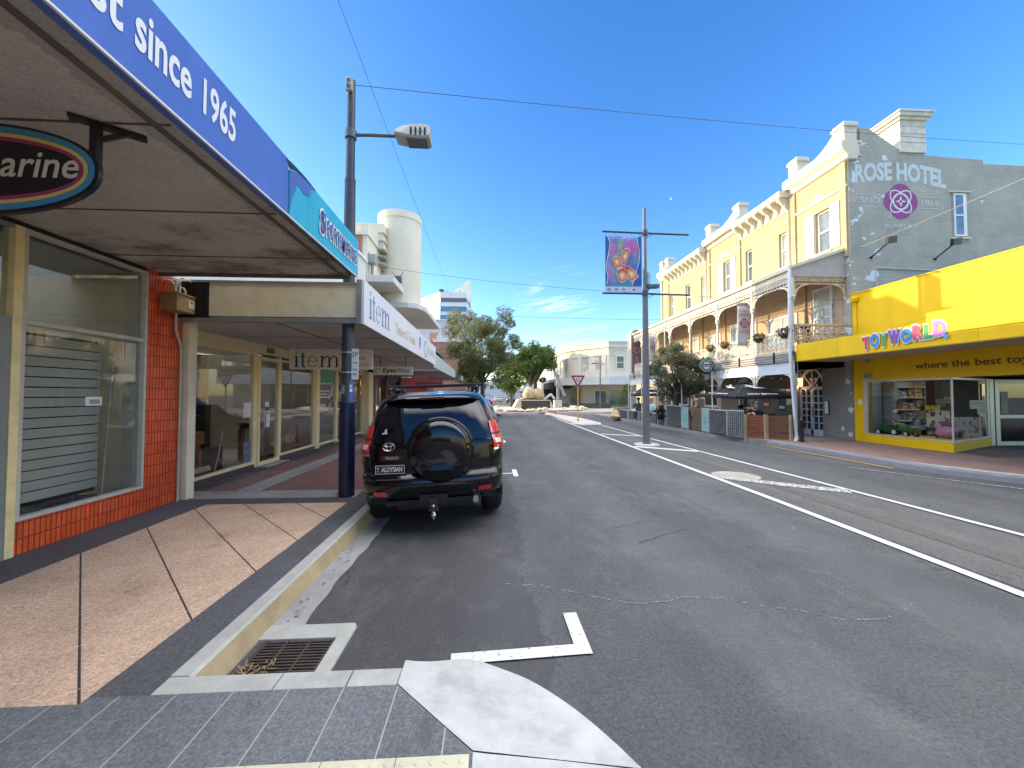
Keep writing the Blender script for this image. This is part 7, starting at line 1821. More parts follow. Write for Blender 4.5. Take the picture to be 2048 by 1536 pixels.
tree('far green street tree on the left beyond the cars', -7.5, 95, 9, 3.5, 3, 5.5, 3.0, LBRT, 14, 36, 120, .1, .22, (0, 0), .25, .3, 0, .33)
po = PY(1352, 845, 17.2)
tree('olive tree in front of the hotel among the outdoor tables', po.x + .15, 17.4, 4.4, 1.3, 1.2, 2.75, 1.3, LOL2, 21, 70, 200, .016, .10, (0, 0), .11, .24, .15, .26, z0=FP)
# pale upper sprays of the olive
# cordyline with strappy leaves
pc = PY(1392, 800, 17.0); t = thing('strappy_plant', 'strappy leafed plant drooping beside the black umbrella', 'plant', (pc.x, 17.0, FP))
m = MB(); r_ = random.Random(4)
for i in range(64):
    a = r_.uniform(0, 6.28); e = r_.uniform(-.2, 1.3); L = r_.uniform(.5, .85); pts = []
    for j in range(7):
        s_ = j / 6; pts.append(V((pc.x + math.cos(a) * L * s_ * math.cos(e * (1 - s_ * .5)), 17.0 + math.sin(a) * L * s_ * math.cos(e * (1 - s_ * .5)), 1.75 + L * (s_ * math.sin(e) - .75 * s_ * s_))))
    sd_ = V((-math.sin(a), math.cos(a), 0))
    P = [[p - sd_ * .022 * (1 - .9 * (k / 6) ** 2), p + sd_ * .022 * (1 - .9 * (k / 6) ** 2)] for k, p in enumerate(pts)]
    m.grid(P)
m.build('leaves', leaf_mat('strappy_leaf', (.09, .085, .035), (.18, .15, .07), (.12, .10, .05)), t)
m = MB(); m.tube([(pc.x, 17.0, FP), (pc.x + .03, 17.0, 1.0), (pc.x, 17.0, 1.78)], [.08, .06, .05], 8); m.build('stem', BARK, t, smooth=60)

# ================================================================== FAR BUILDINGS
WCOR = mat('white_corner_render', (.66, .60, .48), .8, .06, scale=1.5, dirt=.1)
GREYW = mat('grey_white_render', (.60, .60, .60), .8, .06)
t = thing('corner_building', 'white two storey corner building with chamfered front beyond the roundabout', 'building', (12, 52, 0))
def cb(u, v_, Y=52): return PY(u, v_, Y)
xL, xC, xR = cb(1168, 700).x, cb(1217, 700).x, 24
yS = 56
zt = cb(1217, 684).z + .1
foot = [(xC, 52), (xR, 52), (xR, 75), (xL - 1.4, 75), (xL - 1.4, 60), (xL, 56.5)]
m = MB(); m.prism(foot, (0, 0, 3.4), (1, 0, 0), (0, 1, 0), (0, 0, zt - 4.2)); m.build('wall', WCOR, t)
def foff(k): return [(xC - k * .3, 52 - k), (xR, 52 - k), (xR, 75), (xL - 1.4 - k, 75), (xL - 1.4 - k, 60), (xL - k, 56.5 - k * .6)]
m = MB()
for z0, z1, k in ((zt - .8, zt - .55, .22), (zt - .55, zt - .1, .05), (zt - .1, zt + .05, .18), (4.2, 4.4, .1), (7.2, 7.32, .1)): m.prism(foff(k), (0, 0, z0), (1, 0, 0), (0, 1, 0), (0, 0, z1 - z0))
m.build('cornice', WCOR, t)
m = MB()
for x0, x1 in ((xC + .5, xC + 3.2), (xC + 3.8, xC + 6.4)): m.box(x0, x1, 51.94, 51.96, zt - .46, zt - .18)
m.build('parapet_panel', GREYW, t)
def fwin(t, x, z0, z1, w_, Y, ped=True):
    f = MB()
    for a, b, c_, d in ((x - w_ / 2 - .18, x - w_ / 2, z0, z1), (x + w_ / 2, x + w_ / 2 + .18, z0, z1), (x - w_ / 2 - .25, x + w_ / 2 + .25, z1, z1 + .2), (x - w_ / 2 - .25, x + w_ / 2 + .25, z0 - .15, z0)): f.box(a, b, Y - .12, Y, c_, d)
    if ped: f.prism([(x - w_ / 2 - .3, z1 + .2), (x + w_ / 2 + .3, z1 + .2), (x, z1 + .62)], (0, Y - .12, 0), d=(0, .12, 0))
    f.box(x - w_ / 2, x + w_ / 2, Y - .08, Y - .04, (z0 + z1) / 2 - .05, (z0 + z1) / 2 + .05)
    o = f.build('window', WCOR, t); g = MB(); g.box(x - w_ / 2, x + w_ / 2, Y - .03, Y - .01, z0, z1); g.build('pane', DGLASS, o)
a = cb(1240, 713); b = cb(1240, 738); fwin(t, a.x, b.z + .1, a.z, .95, 52); fwin(t, a.x + 5, b.z + .1, a.z, .95, 52)
dv = (V((xL, 56.5, 0)) - V((xC, 52, 0))).normalized()
for s_ in (.3, .7):
    c = V((xC, 52, 0)).lerp(V((xL, 56.5, 0)), s_); nrm = V((-dv.y, dv.x, 0)); nrm = nrm if nrm.y < 0 else -nrm
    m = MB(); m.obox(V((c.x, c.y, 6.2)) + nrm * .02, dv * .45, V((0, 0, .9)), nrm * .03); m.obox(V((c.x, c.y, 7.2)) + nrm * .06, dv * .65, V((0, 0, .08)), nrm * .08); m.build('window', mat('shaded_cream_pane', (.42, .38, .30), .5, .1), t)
for k in range(5):
    yw = 58.5 + k * 3.1; m = MB(); m.box(xL - 1.55, xL - 1.39, yw, yw + 1.1, 5.0, 6.9); m.box(xL - 1.7, xL - 1.39, yw - .2, yw + 1.3, 6.9, 7.1); m.prism([(yw - .2, 7.1), (yw + 1.3, 7.1), (yw + .55, 7.6)], (xL - 1.65, 0, 0), (0, 1, 0), (0, 0, 1), (.26, 0, 0)); wq = m.build('window', WCOR, t)
    m = MB(); m.box(xL - 1.57, xL - 1.552, yw + .15, yw + .95, 5.1, 6.8); m.build('pane', DGLASS, wq)
for k in range(2):
    c = V((xC, 52, 0)).lerp(V((xL, 56.5, 0)), .12 + .76 * k); m = MB(); m.obox(V((c.x, c.y, 5.8)) + nrm * .06, dv * .3, V((0, 0, 1.6)), nrm * .08); m.build('pilaster', WCOR, t)
# wrap-round awning and shopfronts
aw = [(xC - .8, 49.2), (xR, 49.2), (xR, 52), (xC, 52), (xL, 56.5), (xL - 1.4, 60), (xL - 1.4, 70), (xL - 3.6, 70), (xL - 3.6, 59), (xL - 2.2, 54.2)]
m = MB(); m.prism(aw, (0, 0, 3.05), (1, 0, 0), (0, 1, 0), (0, 0, 1.0)); m.build('awning', GREYW, t)
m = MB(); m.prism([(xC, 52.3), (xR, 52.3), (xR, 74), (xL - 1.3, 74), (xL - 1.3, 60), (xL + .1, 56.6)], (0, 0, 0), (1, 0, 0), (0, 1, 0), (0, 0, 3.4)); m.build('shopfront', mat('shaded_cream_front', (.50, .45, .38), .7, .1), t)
for u0, u1, v0, v1, mt_ in ((1166, 1184, 782, 815, 'b'), (1190, 1212, 782, 812, 'd'), (1219, 1256, 779, 811, 'd'), (1142, 1158, 775, 815, 'g')):
    A, B_ = cb(u0, v1, 51.9), cb(u1, v0, 51.9); 
    cy_ = 52.2 if u0 > 1180 else 56.0
    A, B_ = cb(u0, v1, cy_), cb(u1, v0, cy_); f = MB(); f.box(A.x - .06, B_.x + .06, cy_ - .05, cy_ + .05, A.z - .1, B_.z + .06); o = f.build('shop_window', {'b': mat('blue_shop_frame', (.03, .10, .40), .5, .1), 'd': WCOR, 'g': mat('green_shop_frame', (.06, .22, .16), .5, .1)}[mt_], t)
    g = MB(); g.box(A.x, B_.x, cy_ - .08, cy_ - .055, A.z, B_.z); g.build('pane', mat('far_shop_pane', (.10, .11, .10), .08, .6, scale=.8, spec=.8), o)
# hanging wall beyond: grey green block and dark sheds, bright planting
t = thing('shop_building', 'olive green walled building beside the white corner building', 'building', (9, 74, 0))
m = MB(); p = PY(1122, 720, 74); p2 = PY(1148, 720, 74); m.box(p.x, p2.x + 1.5, 74, 92, 0, p.z + .6); m.build('wall', mat('olive_grey_wall', (.36, .35, .24), .85, .1), t); m = MB(); m.box(p.x - .2, p2.x + 1.5, 73.8, 73.99, p.z + .6, p.z + .8); m.build('coping', DGREY, t)
m = MB(); m.box(p.x + .3, p2.x + 1, 73.9, 73.98, .4, 2.6); m.build('shop_window', DGLASS, t)
t = thing('market_shelter', 'dark open fronted shelter beneath the leaning grey beam', 'shelter', (8, 58, 0))
p = PY(1085, 780, 60); p2 = PY(1140, 775, 60)
m = MB(); m.box(p.x + 1, p2.x, 57.6, 66, 2.6, 3.6); m.build('roof', mat('dark_shelter_roof', (.05, .045, .04), .8, .2), t)
for x in (p.x + 1.1, (p.x + p2.x) / 2, p2.x - .2):
    m = MB(); m.box(x, x + .18, 57.7, 57.88, 0, 2.6); m.build('post', mat('dark_shelter_roof', (.05, .045, .04), .8, .2), t)
m = MB(); m.box(p.x + 1, p2.x, 65.8, 66, 0, 2.6); m.build('back_wall', DARKIN, t)
t = thing('beam_sculpture', 'tall grey post with a leaning beam beside the roundabout', 'sculpture', (5.9, 46, 0))
a0, a1, a2 = PY(1116, 812, 46), PY(1117, 750, 46), PY(1129, 788, 46)
m = MB(); m.bar((a0.x, 46, 0), (a0.x, 46, a1.z), .32); m.build('post', mat('grey_beam', (.26, .27, .27), .7, .15), t)
e1, e2 = PY(1108, 742, 45.7), PY(1130, 792, 45.7); m = MB(); m.bar(e1, e2, .3); m.build('leaning_beam', mat('grey_beam', (.26, .27, .27), .7, .15), t)
m = MB(); pp = PY(1115, 806, 45.5); m.box(pp.x - .45, pp.x + .45, 45.1, 45.9, 0, 1.05); m.build('plinth', mat('pale_plinth', (.5, .48, .44), .8, .1), t)
# roundabout island: stone planter with boulders, ring of rounded rocks
t = thing('stone_planter', 'dark stone walled planter with pale sloping ends on the roundabout', 'planter', (4.5, 40, 0))
A, B_ = PY(1043, 816, 39.5), PY(1100, 802, 39.5)
SB = brick('dark_stone_courses', (.11, .10, .085), (.07, .065, .06), (.05, .045, .04), .6, .25, 'y', .02, .9)
m = MB(); m.box(A.x, B_.x, 39.5, 42.5, 0, 1.05); m.build('wall', SB, t)
PALE = mat('pale_render', (.60, .55, .44), .85, .1)
m = MB(); m.prism([(A.x - 1.0, 0), (A.x - .02, 0), (A.x - .02, 1.2), (A.x - .3, 1.2)], (0, 39.45, 0), d=(0, 3, 0)); m.prism([(B_.x + .02, 0), (B_.x + .5, 0), (B_.x + .1, 1.0), (B_.x + .02, 1.0)], (0, 39.45, 0), d=(0, 3, 0)); m.box(A.x - .03, B_.x + .03, 39.45, 39.6, 1.052, 1.15); m.build('sloping_end', PALE, t)
def rock(m, c, s_, r_):
    vs = []; n, k = 9, 6; c = V(c)
    m0 = MB(); m0.ball((0, 0, 0), 1, 1, 1, n, k); ph = [r_.uniform(0, 6) for _ in range(4)]
    for v_ in m0.v:
        f = 1 + .16 * math.sin(v_[0] * 3 + ph[0]) + .14 * math.sin(v_[1] * 4 + ph[1]) + .14 * math.sin(v_[2] * 5 + ph[2]); vs.append(c + V((v_[0] * s_[0] * f, v_[1] * s_[1] * f, v_[2] * s_[2] * f)))
    m.add(vs, m0.f)
r_ = random.Random(6); TANR = mat('tan_boulder', (.52, .40, .22), .9, .25, scale=2, bump=.5, bscale=8)
for i, (u, s_, hh, lb) in enumerate(((1058, .62, 1.5, 'tan boulder standing on the planter, the left one'), (1073, .8, 1.2, 'tan boulder standing on the planter, the right one'))):
    p = PY(u, 797, 40.4); m = MB(); rock(m, (p.x, 40.4, 1.15 + hh * .42), (s_, .6, hh * .55), r_); m.build('boulder', TANR, label=lb, cat='boulder', group='boulders on the planter', loc=(p.x, 40.4, 1.1), smooth=60)
p = PY(1097, 797, 40.2); m = MB(); m.bar((p.x - .5, 40.2, 1.15), (p.x + .25, 40.2, 1.75), .22); m.bar((p.x + .25, 40.2, 1.75), (p.x + .65, 40.2, 1.25), .2); m.build('white_sculpture', WHITE, label='white angular sculpture at the right end of the planter', cat='sculpture', loc=(p.x, 40.2, 1.1))
m = MB()
for i in range(70):
    a = 2 * math.pi * i / 70; rock(m, (4.6 + 6.2 * math.cos(a) + r_.uniform(-.2, .2), 44 + 6.2 * math.sin(a) + r_.uniform(-.2, .2), .12), (r_.uniform(.25, .4), r_.uniform(.25, .4), r_.uniform(.14, .26)), r_)
m.build('rock_edging', mat('cream_rock', (.55, .48, .36), .9, .2, bump=.4, bscale=10), smooth=60, label='ring of rounded cream rocks edging the roundabout island', cat='rocks', loc=(4.6, 44, 0))['kind'] = 'stuff'
m = MB(); m.lathe([(6.2, -.02), (6.0, .10), (0, .14)], (4.6, 44, 0), n=40); m.build('roundabout', mat('cream_gravel', (.46, .40, .30), .95, .2, scale=2, bump=.3, bscale=30), kind='structure')
# low dark wall in front of the corner shops
p, p2 = PY(1125, 820, 47), PY(1222, 817, 47)
m = MB(); m.box(p.x, p2.x, 47, 47.4, -.02, .62); m.build('low_wall', SB, label='low dark stone wall in front of the white corner building', cat='wall', loc=((p.x + p2.x) / 2, 47, 0))
# lamp posts by the corner building
for u, v1, Y, lb in ((1200, 712, 46, 'slim dark lamp post in front of the white corner building'),):
    p = PY(u, v1, Y); q = thing('street_lamp', lb, 'street lamp', (p.x, Y, 0)); m = MB(); m.tube([(p.x, Y, 0), (p.x, Y, p.z)], [.10, .06], 10); m.build('pole', DGREY, q, smooth=40); m = MB(); m.bar((p.x - .7, Y, p.z - .9), (p.x + .6, Y, p.z - 1.0), .06); m.box(p.x - 1.0, p.x - .55, Y - .12, Y + .12, p.z - .97, p.z - .85); m.build('arm', DGREY, q)
# building with scalloped gable over the side street
t = thing('gabled_building', 'white scalloped gable above a red brick front behind the feathery tree', 'building', (-6, 60, 0))
def sg(u, v_): p = PY(u, v_, 60); return (p.x, p.z)
a = sg(866, 700)
m = MB(); m.box(a[0] - 8, sg(930, 700)[0], 60, 75, 0, sg(880, 683)[1]); m.build('wall', RBK, t)
pts = [sg(866, 684), sg(918, 684)]
for i in range(13): an = R(180 * i / 12); pts.append((sg(894, 684)[0] + 1.7 * math.cos(an), sg(894, 684)[1] + .3 + 1.5 * math.sin(an)))
pts.append(sg(866, 676)); m = MB(); m.prism(pts, (0, 59.9, 0), d=(0, .5, 0)); m.build('gable', mat('pale_lilac_render', (.60, .60, .64), .8, .05), t)
m = MB(); b = sg(866, 664); m.box(b[0] - .6, b[0] + .7, 60.5, 61.5, sg(866, 690)[1], b[1]); m.build('chimney', mat('orange_brick', (.5, .25, .14), .8, .1), t)
# striped tower with the slanting blade
t = thing('office_tower', 'tall office tower with blue window bands and slanting white blade', 'tower', (-14, 130, 0))
YT = 130
def tp(u, v_): return PY(u, v_, YT)
xl, xm, xr, xe = tp(838, 600).x, tp(880, 600).x, tp(933, 600).x, tp(938, 545).x
zr = tp(900, 584).z; zend = tp(900, 642).z
TW = mat('tower_white', (.66, .66, .64), .7, .04); 
foot = [(xm, YT), (xr, YT), (xr + .6, YT + 6), (xr + .6, YT + 26), (xl - 6, YT + 26), (xl - 6, YT + 15)]
m = MB(); m.prism(foot, (0, 0, 0), (1, 0, 0), (0, 1, 0), (0, 0, zr)); m.build('wall', TW, t)
for v0, v1, mt_ in ((596, 604, 'k'), (613, 623, 'b'), (630, 639, 'b'), (648, 657, 'b'), (666, 675, 'b')):
    z0, z1 = tp(900, v1).z, tp(900, v0).z; k = .12
    m = MB(); m.prism([(xm - .02, YT - k), (xr + .02, YT - k), (xr + .6 + k, YT + 6), (xr + .6 + k, YT + 26), (xl - 6, YT + 26), (xl - 6 - k, YT + 15 - k)], (0, 0, z0), (1, 0, 0), (0, 1, 0), (0, 0, z1 - z0)); m.build('window_band', mat('tower_dark_band', (.10, .11, .13), .15, .1, spec=.8) if mt_ == 'k' else mat('tower_blue_band', (.06, .19, .34), .12, .1, spec=.8), t)
m = MB(); m.prism([(tp(880, 584).x + 1, zr), (xe, zr), (xe, tp(938, 545).z), (xe - .4, tp(936, 545).z)], (0, YT + 8, 0), d=(0, 1.2, 0)); m.box(xe - .5, xe + .3, YT + 7, YT + 9.5, 0, tp(938, 548).z); m.build('blade', mat('tower_blade', (.70, .70, .64), .7, .05), t)
m = MB()
for dx in (2, 4, 6.5): m.cyl((xm + dx, YT + 3, zr), (xm + dx, YT + 3, zr + 1.8), .12, n=6)
m.box(xm - .5, xm + 1, YT + 2, YT + 4, zr, zr + 1.5); m.build('roof_mast', DGREY, t)
# lilac wall below the tower
t = thing('office_building', 'plain pale lilac building below the office tower', 'building', (-16, 118, 0))
m = MB(); m.box(tp(838, 640).x - 6, xr - .3, 118, 124, 0, PY(900, 641, 118).z); m.build('wall', mat('pale_lilac_wall', (.50, .50, .58), .8, .05), t); m = MB(); m.box(tp(838, 640).x - 6.2, xr - .1, 117.8, 118, PY(900, 641, 118).z, PY(900, 641, 118).z + .4); m.build('coping', GREYW, t)
# low shops closing the end of the street
cols = [('cream', (.62, .55, .42)), ('white', (.66, .66, .64)), ('pale blue', (.40, .52, .60)), ('tan', (.48, .38, .26)), ('grey', (.42, .42, .42)), ('brown', (.30, .20, .14))]
r_ = random.Random(31)
for i in range(6):
    nm, c_ = cols[i]; sd_ = -1 if i % 2 else 1; Y = 96 + (i // 2) * 24; X = -10.5 if sd_ < 0 else 13.0
    q = thing('shop_building', '%s shop row far down the %s of the street' % (nm, 'left' if sd_ < 0 else 'right'), 'building', (X, Y, 0), 'distant shops')
    h = r_.uniform(5, 7.5); x0, x1 = (X - 10, X) if sd_ < 0 else (X, X + 10)
    m = MB(); m.box(x0, x1, Y, Y + 23, 0, h); m.build('wall', mat('far_wall_%d' % i, c_, .8, .1), q); m = MB(); m.box(x0 + (10 if sd_ < 0 else -2.2), x1 + (2.2 if sd_ < 0 else -10), Y, Y + 23, 2.7, 3.3); m.build('awning', mat('far_awning_%d' % (i % 3), ((.6, .6, .58), (.4, .2, .15), (.25, .3, .3))[i % 3], .7, .1), q)
    m = MB(); m.box(X - .05, X + .05, Y + 1, Y + 22, .4, 2.5); m.build('shop_window', DGLASS, q); m = MB(); m.box(x0 - .1, x1 + .1, Y - .1, Y + 23.1, h, h + .25); m.build('cornice', WHITE, q)
q = thing('shop_building', 'pale block closing the view at the far end of the street', 'building', (2, 210, 0)); m = MB(); m.box(-30, 34, 210, 225, 0, 9); m.build('wall', mat('far_wall_end', (.55, .55, .55), .8, .1), q); m = MB()
for k in range(12): m.box(-20 + k * 4, -18 + k * 4, 209.9, 209.98, 5, 7)
m.build('window', DGLASS, q)
# blue market umbrella far off
q = thing('market_umbrella', 'pale blue market umbrella under the trees past the roundabout', 'umbrella', (3.6, 60, 0)); m = MB(); m.lathe([(1.9, 2.5), (1.8, 2.55), (.05, 3.5), (0, 3.5)], (3.6, 60, 0), n=8); m.build('canopy', mat('pale_blue_canvas', (.32, .42, .46), .8, .1), q); m = MB(); m.cyl((3.6, 60, 0), (3.6, 60, 2.6), .04, n=8); m.build('pole', STEEL, q)
# moon
pm = ray(1344, 397).normalized() * 2500; c = V((0, 0, EYE)) + pm; rt = V((1, 0, 0)); mr = 8.5
pts = []
for i in range(13): an = R(100 + 170 * i / 12); pts.append((mr * math.cos(an), mr * math.sin(an)))
for i in range(1, 12): an = R(270 - 170 * i / 12); pts.append((mr * .25 * math.cos(an) - .0, mr * .95 * math.sin(an)))
m = MB(); m.prism(pts, c, (1, 0, 0), (0, 0, 1), (0, 3, 0)); m.build('moon', mat('moon_white', (.85, .85, .85), .9, .1), label='pale half moon low in the blue sky left of the hotel parapets', cat='moon', loc=tuple(c))

# ================================================================== OUTDOOR DINING BY THE HOTEL
GAB = brick('stacked_slate', (.13, .145, .16), (.075, .085, .10), (.03, .03, .035), .22, .055, 'x', .008, .85, var=.4)
GABY = brick('stacked_slate_end', (.13, .145, .16), (.075, .085, .10), (.03, .03, .035), .22, .055, 'y', .008, .85, var=.4)
FRM = mat('pale_steel_frame', (.45, .46, .45), .5, .1)
ZF = FP + .034
def panel_x(name, label, cat, y0, y1, z1, m_, X=8.58, th=.12, frame=True, group=None, z0=None):
    z0 = ZF if z0 is None else z0
    t = thing(name, label, cat, (X, (y0 + y1) / 2, z0), group)
    m = MB(); m.box(X, X + th, y0 + .035, y1 - .035, z0 + .02, z1 - .035); m.build('infill', m_, t)
    if frame:
        m = MB()
        for a in (y0, y1 - .035): m.box(X - .01, X + th + .01, a, a + .035, z0, z1)
        m.box(X - .01, X + th + .01, y0 + .035, y1 - .035, z1 - .035, z1); m.build('frame', FRM, t)
    return t
TEALP = mat('pale_teal_panel', (.20, .42, .44), .55, .08); BRB = mat('brown_board_panel', (.12, .085, .055), .7, .25, scale=2, stretch=(1, .3, 9))
panel_x('slate_screen', 'dark stacked slate screen at the far side of the teal and brown panels', 'screen', 16.72, 18.2, 1.16, GAB)
def logo_panel(lb, y0, y1):
    t = panel_x('teal_panel', lb, 'panel', y0, y1, 1.12, TEALP, th=.04, group='pale teal panels')
    yc = (y0 + y1) / 2; m = MB(); m.poly([(8.575, yc, .66), (8.575, yc + .05, .60), (8.575, yc + .03, .52), (8.575, yc, .48), (8.575, yc - .03, .52), (8.575, yc - .05, .60)]); m.bar((8.574, yc - .09, .74), (8.574, yc + .09, .74), .012, .02); m.build('logo', mat('dark_teal_print', (.06, .20, .21), .6, .1), t)
logo_panel('pale teal printed panel between the slate screen and the brown boards', 16.15, 16.70)
t = thing('board_panel', 'brown horizontal board panel between two pale teal panels', 'panel', (8.6, 15.6, ZF))
for k in range(7):
    m = MB(); m.box(8.6, 8.65, 15.1, 16.12, ZF + .01 + k * .135, ZF + .135 + k * .135); m.build('board', BRB, t)
logo_panel('pale teal printed panel beside the green round beer sign post', 14.62, 15.08)
panel_x('slate_screen', 'long dark stacked slate screen under the black umbrella', 'screen', 13.42, 14.58, 1.10, GAB)
t = thing('slate_screen', 'short slate screen end in wire mesh beside the timber screens', 'screen', (8.75, 13.2, ZF))
a, b = V((8.60, 13.38, 0)), V((8.90, 12.95, 0)); d = (b - a).normalized(); n_ = V((-d.y, d.x, 0))
m = MB(); m.obox((a + b) / 2 + V((0, 0, .62)), d * .24, n_ * .05, V((0, 0, .45))); m.build('infill', GABY, t)
m = MB()
for k in range(9): m.bar(a.lerp(b, k / 8) - n_ * .06 + V((0, 0, ZF)), a.lerp(b, k / 8) - n_ * .06 + V((0, 0, 1.08)), .008)
for k in range(14): m.bar(a - n_ * .06 + V((0, 0, ZF + k * .07)), b - n_ * .06 + V((0, 0, ZF + k * .07)), .008)
m.bar(a + V((0, 0, 1.09)), b + V((0, 0, 1.09)), .05); m.build('frame', FRM, t)
for i, (y0, y1) in enumerate(((18.4, 19.9), (20.1, 21.6), (21.8, 23.3), (23.5, 25.0))):
    panel_x('low_slate_panel', 'low slate panel in a pale frame, ' + ('nearest', 'second nearest', 'third', 'farthest')[i] + ' along the outdoor tables', 'panel', y0, y1, .72, GAB, group='low slate panels')
# timber slat screens
for i, (p0, p1, lb, c_) in enumerate((((8.93, 12.93), (9.42, 12.62), 'red brown timber slat screen with the bearded man leaning on it', (.27, .085, .03)), ((9.46, 12.60), (10.02, 12.25), 'darker timber slat screen beside the white downpipe', (.17, .075, .035)))):
    a, b = V((*p0, 0)), V((*p1, 0)); d = (b - a).normalized(); n_ = V((-d.y, d.x, 0)); t = thing('timber_screen', lb, 'screen', tuple((a + b) / 2 + V((0, 0, FP))), 'timber slat screens')
    mt_ = mat('timber_slat_%d' % i, c_, .5, .35, scale=2.5, stretch=(1, 1, 12))
    for k in range(9):
        m = MB(); m.obox((a + b) / 2 + V((0, 0, .12 + k * .098)), d * (b - a).length / 2, n_ * .015, V((0, 0, .042))); m.build('slat', mt_, t)
    for q_ in (a, b):
        m = MB(); m.bar(q_ - n_ * .03 + V((0, 0, .02)), q_ - n_ * .03 + V((0, 0, .98)), .07); m.build('post', mat('screen_post', (.38, .30, .17), .7, .2), t)
# posts
WP = mat('white_post', (.60, .60, .58), .5, .08)
posts = [(1256, 667, 23.6, 'tall thin white post at the far end of the outdoor tables'), (1283, 742, 20.9, 'thin white post just left of the banner pole'), (1315, 755, 18.8, 'thin white post between banner pole and slate screen'), (1363, 748, 16.9, 'white post in front of the far slate screen'), (1424, 742, 14.6, 'white post carrying the round green beer sign'), (1329, 634, 19.2, 'tall thin grey post rising behind the banner pole crossarm')]
for u, v_, Y, lb in posts:
    p = PY(u, v_, Y); x = p.x
    m = MB(); m.cyl((x, Y, ZF - .1), (x, Y, p.z), .028, n=8); m.build('post', WP, smooth=40, label=lb, cat='post', group='thin posts along the outdoor tables', loc=(x, Y, ZF))
q = thing('round_sign', 'round green and white beer sign on a white post', 'sign', (8.42, 14.55, 2.8)); c = V(PY(1413, 731, 14.5))
def disc(m, c, r_, y): m.poly([(c.x + r_ * math.cos(k * .2618), y, c.z + r_ * math.sin(k * .2618)) for k in range(24)])
GRB = mat('beer_sign_green', (.03, .16, .07), .4, .05)
m = MB(); m.lathe([(.255, 0), (.255, .09), (0, .09)], (c.x, c.y + .09, c.z), (0, -1, 0), 28); m.lathe([(0, -.001), (.255, -.001)], (c.x, c.y + .09, c.z), (0, -1, 0), 28); pn = m.build('disc', GRB, q, smooth=40)
m = MB(); disc(m, c, .235, c.y - .003); m.build('white_ring', WHITE, pn); m = MB(); disc(m, c, .215, c.y - .006); m.build('green_ring', GRB, pn); m = MB(); disc(m, c, .15, c.y - .009); m.build('white_field', WHITE, pn)
m = MB(); m.box(c.x - .21, c.x + .21, c.y - .016, c.y - .011, c.z - .045, c.z + .055); m.build('black_band', BLACK, pn)
text('lettering', 'Heineken', WHITE, pn, (c.x, c.y - .018, c.z - .02), (1, 0, 0), (0, 0, 1), .055, width=.36, bold=.02)
m = MB(); m.poly([(c.x + (.028 if k % 2 == 0 else .012) * math.sin(k * .6283), c.y - .012, c.z + .10 + (.028 if k % 2 == 0 else .012) * math.cos(k * .6283)) for k in range(10)]); m.build('star', mat('sign_red', (.40, .012, .03), .4, .08), pn)

# umbrellas
CANV = mat('black_canvas', (.013, .014, .02), .85, .2, scale=3)
def umbrella(label, F_, L_, R_, apex, txt=True):
    F_, L_, R_, A = V(F_), V(L_), V(R_), V(apex); B_ = L_ + R_ - F_; t = thing('umbrella', label, 'umbrella', (A.x, A.y, ZF), 'black umbrellas over the outdoor tables')
    m = MB(); cs = [F_, R_, B_, L_]; N = 6
    for i in range(4):
        a, b = cs[i], cs[(i + 1) % 4]; P = []
        for j in range(N + 1):
            s_ = j / N; P.append([(A.lerp(a, s_)).lerp(A.lerp(b, s_), k / 8) + V((0, 0, -.05 * math.sin(math.pi * k / 8) * 0 - .10 * math.sin(math.pi * s_) * (1 - s_) )) for k in range(9)])
        m.grid(P); m.grid([[a.lerp(b, k / 8) for k in range(9)], [a.lerp(b, k / 8) + V((0, 0, -.10)) for k in range(9)]])
    m.lathe([(.22, -.06), (.16, .05), (.05, .12), (0, .13)], A, n=12); cv = m.build('canopy', CANV, t, smooth=30)
    m = MB(); m.cyl((A.x, A.y, ZF), tuple(A), .03, n=10); m.build('pole', DGREY, t)
    m = MB()
    for c_ in cs: m.bar(A + V((0, 0, -.05)), c_ + V((0, 0, -.02)), .02)
    m.build('rib', DGREY, t)
    m = MB(); m.box(A.x - .3, A.x + .3, A.y - .3, A.y + .3, ZF, ZF + .08); m.build('base', DGREY, t)
    if txt:
        for a, b in ((L_, F_), (F_, R_)):
            r_ = (b - a).normalized(); w_ = (b - a).length; up = ((A - (a + b) / 2)).normalized(); nn = r_.cross(up)
            o = (a + b) / 2 + up * .08 + nn * .03
            text('lettering', 'ROCKY', WHITE, cv, o - r_ * w_ * .15 + nn * .01, r_, up, .085, width=w_ * .22, bold=.04); text('lettering', 'RIDGE', WHITE, cv, o + r_ * w_ * .15 + nn * .01, r_, up, .085, width=w_ * .22, bold=.04)
            m = MB(); m.poly([o + r_ * x + up * y + nn * .012 for x, y in ((-.06, -.03), (.06, -.03), (.07, .06), (.02, .12), (-.05, .1))]); m.build('logo', mat('pale_print', (.55, .58, .56), .7, .05), cv)
            o2 = (a + b) / 2 + up * (A - (a + b) / 2).length * .5 + nn * .05
            m = MB(); m.poly([o2 + r_ * x + up * y + nn * .01 for x, y in ((-.42, .12), (-.1, .10), (.05, .03), (.25, -.03), (.42, -.12), (.1, -.10), (-.05, -.12), (-.1, -.02))]); m.poly([o2 + r_ * x + up * y + nn * .012 for x, y in ((-.30, .24), (-.2, .25), (.02, .10), (-.08, .08))]); m.build('bird_print', WHITE, cv)
    return t
F_ = PY(1470, 793, 13.3); L_ = PY(1399, 789, 15.4); R_ = PY(1587, 792, 13.4); ap = PY(1489, 763, 14.7)
umbrella('black square umbrella with white printing beside the round beer sign', F_, L_, R_, ap)
F2 = PY(1272, 789, 21.5); L2 = PY(1262, 789, 23.5); R2 = PY(1330, 789, 21.5); a2 = PY(1293, 768, 22.5)
umbrella('black umbrella partly hidden behind the median banner pole', F2, L2, R2, a2)

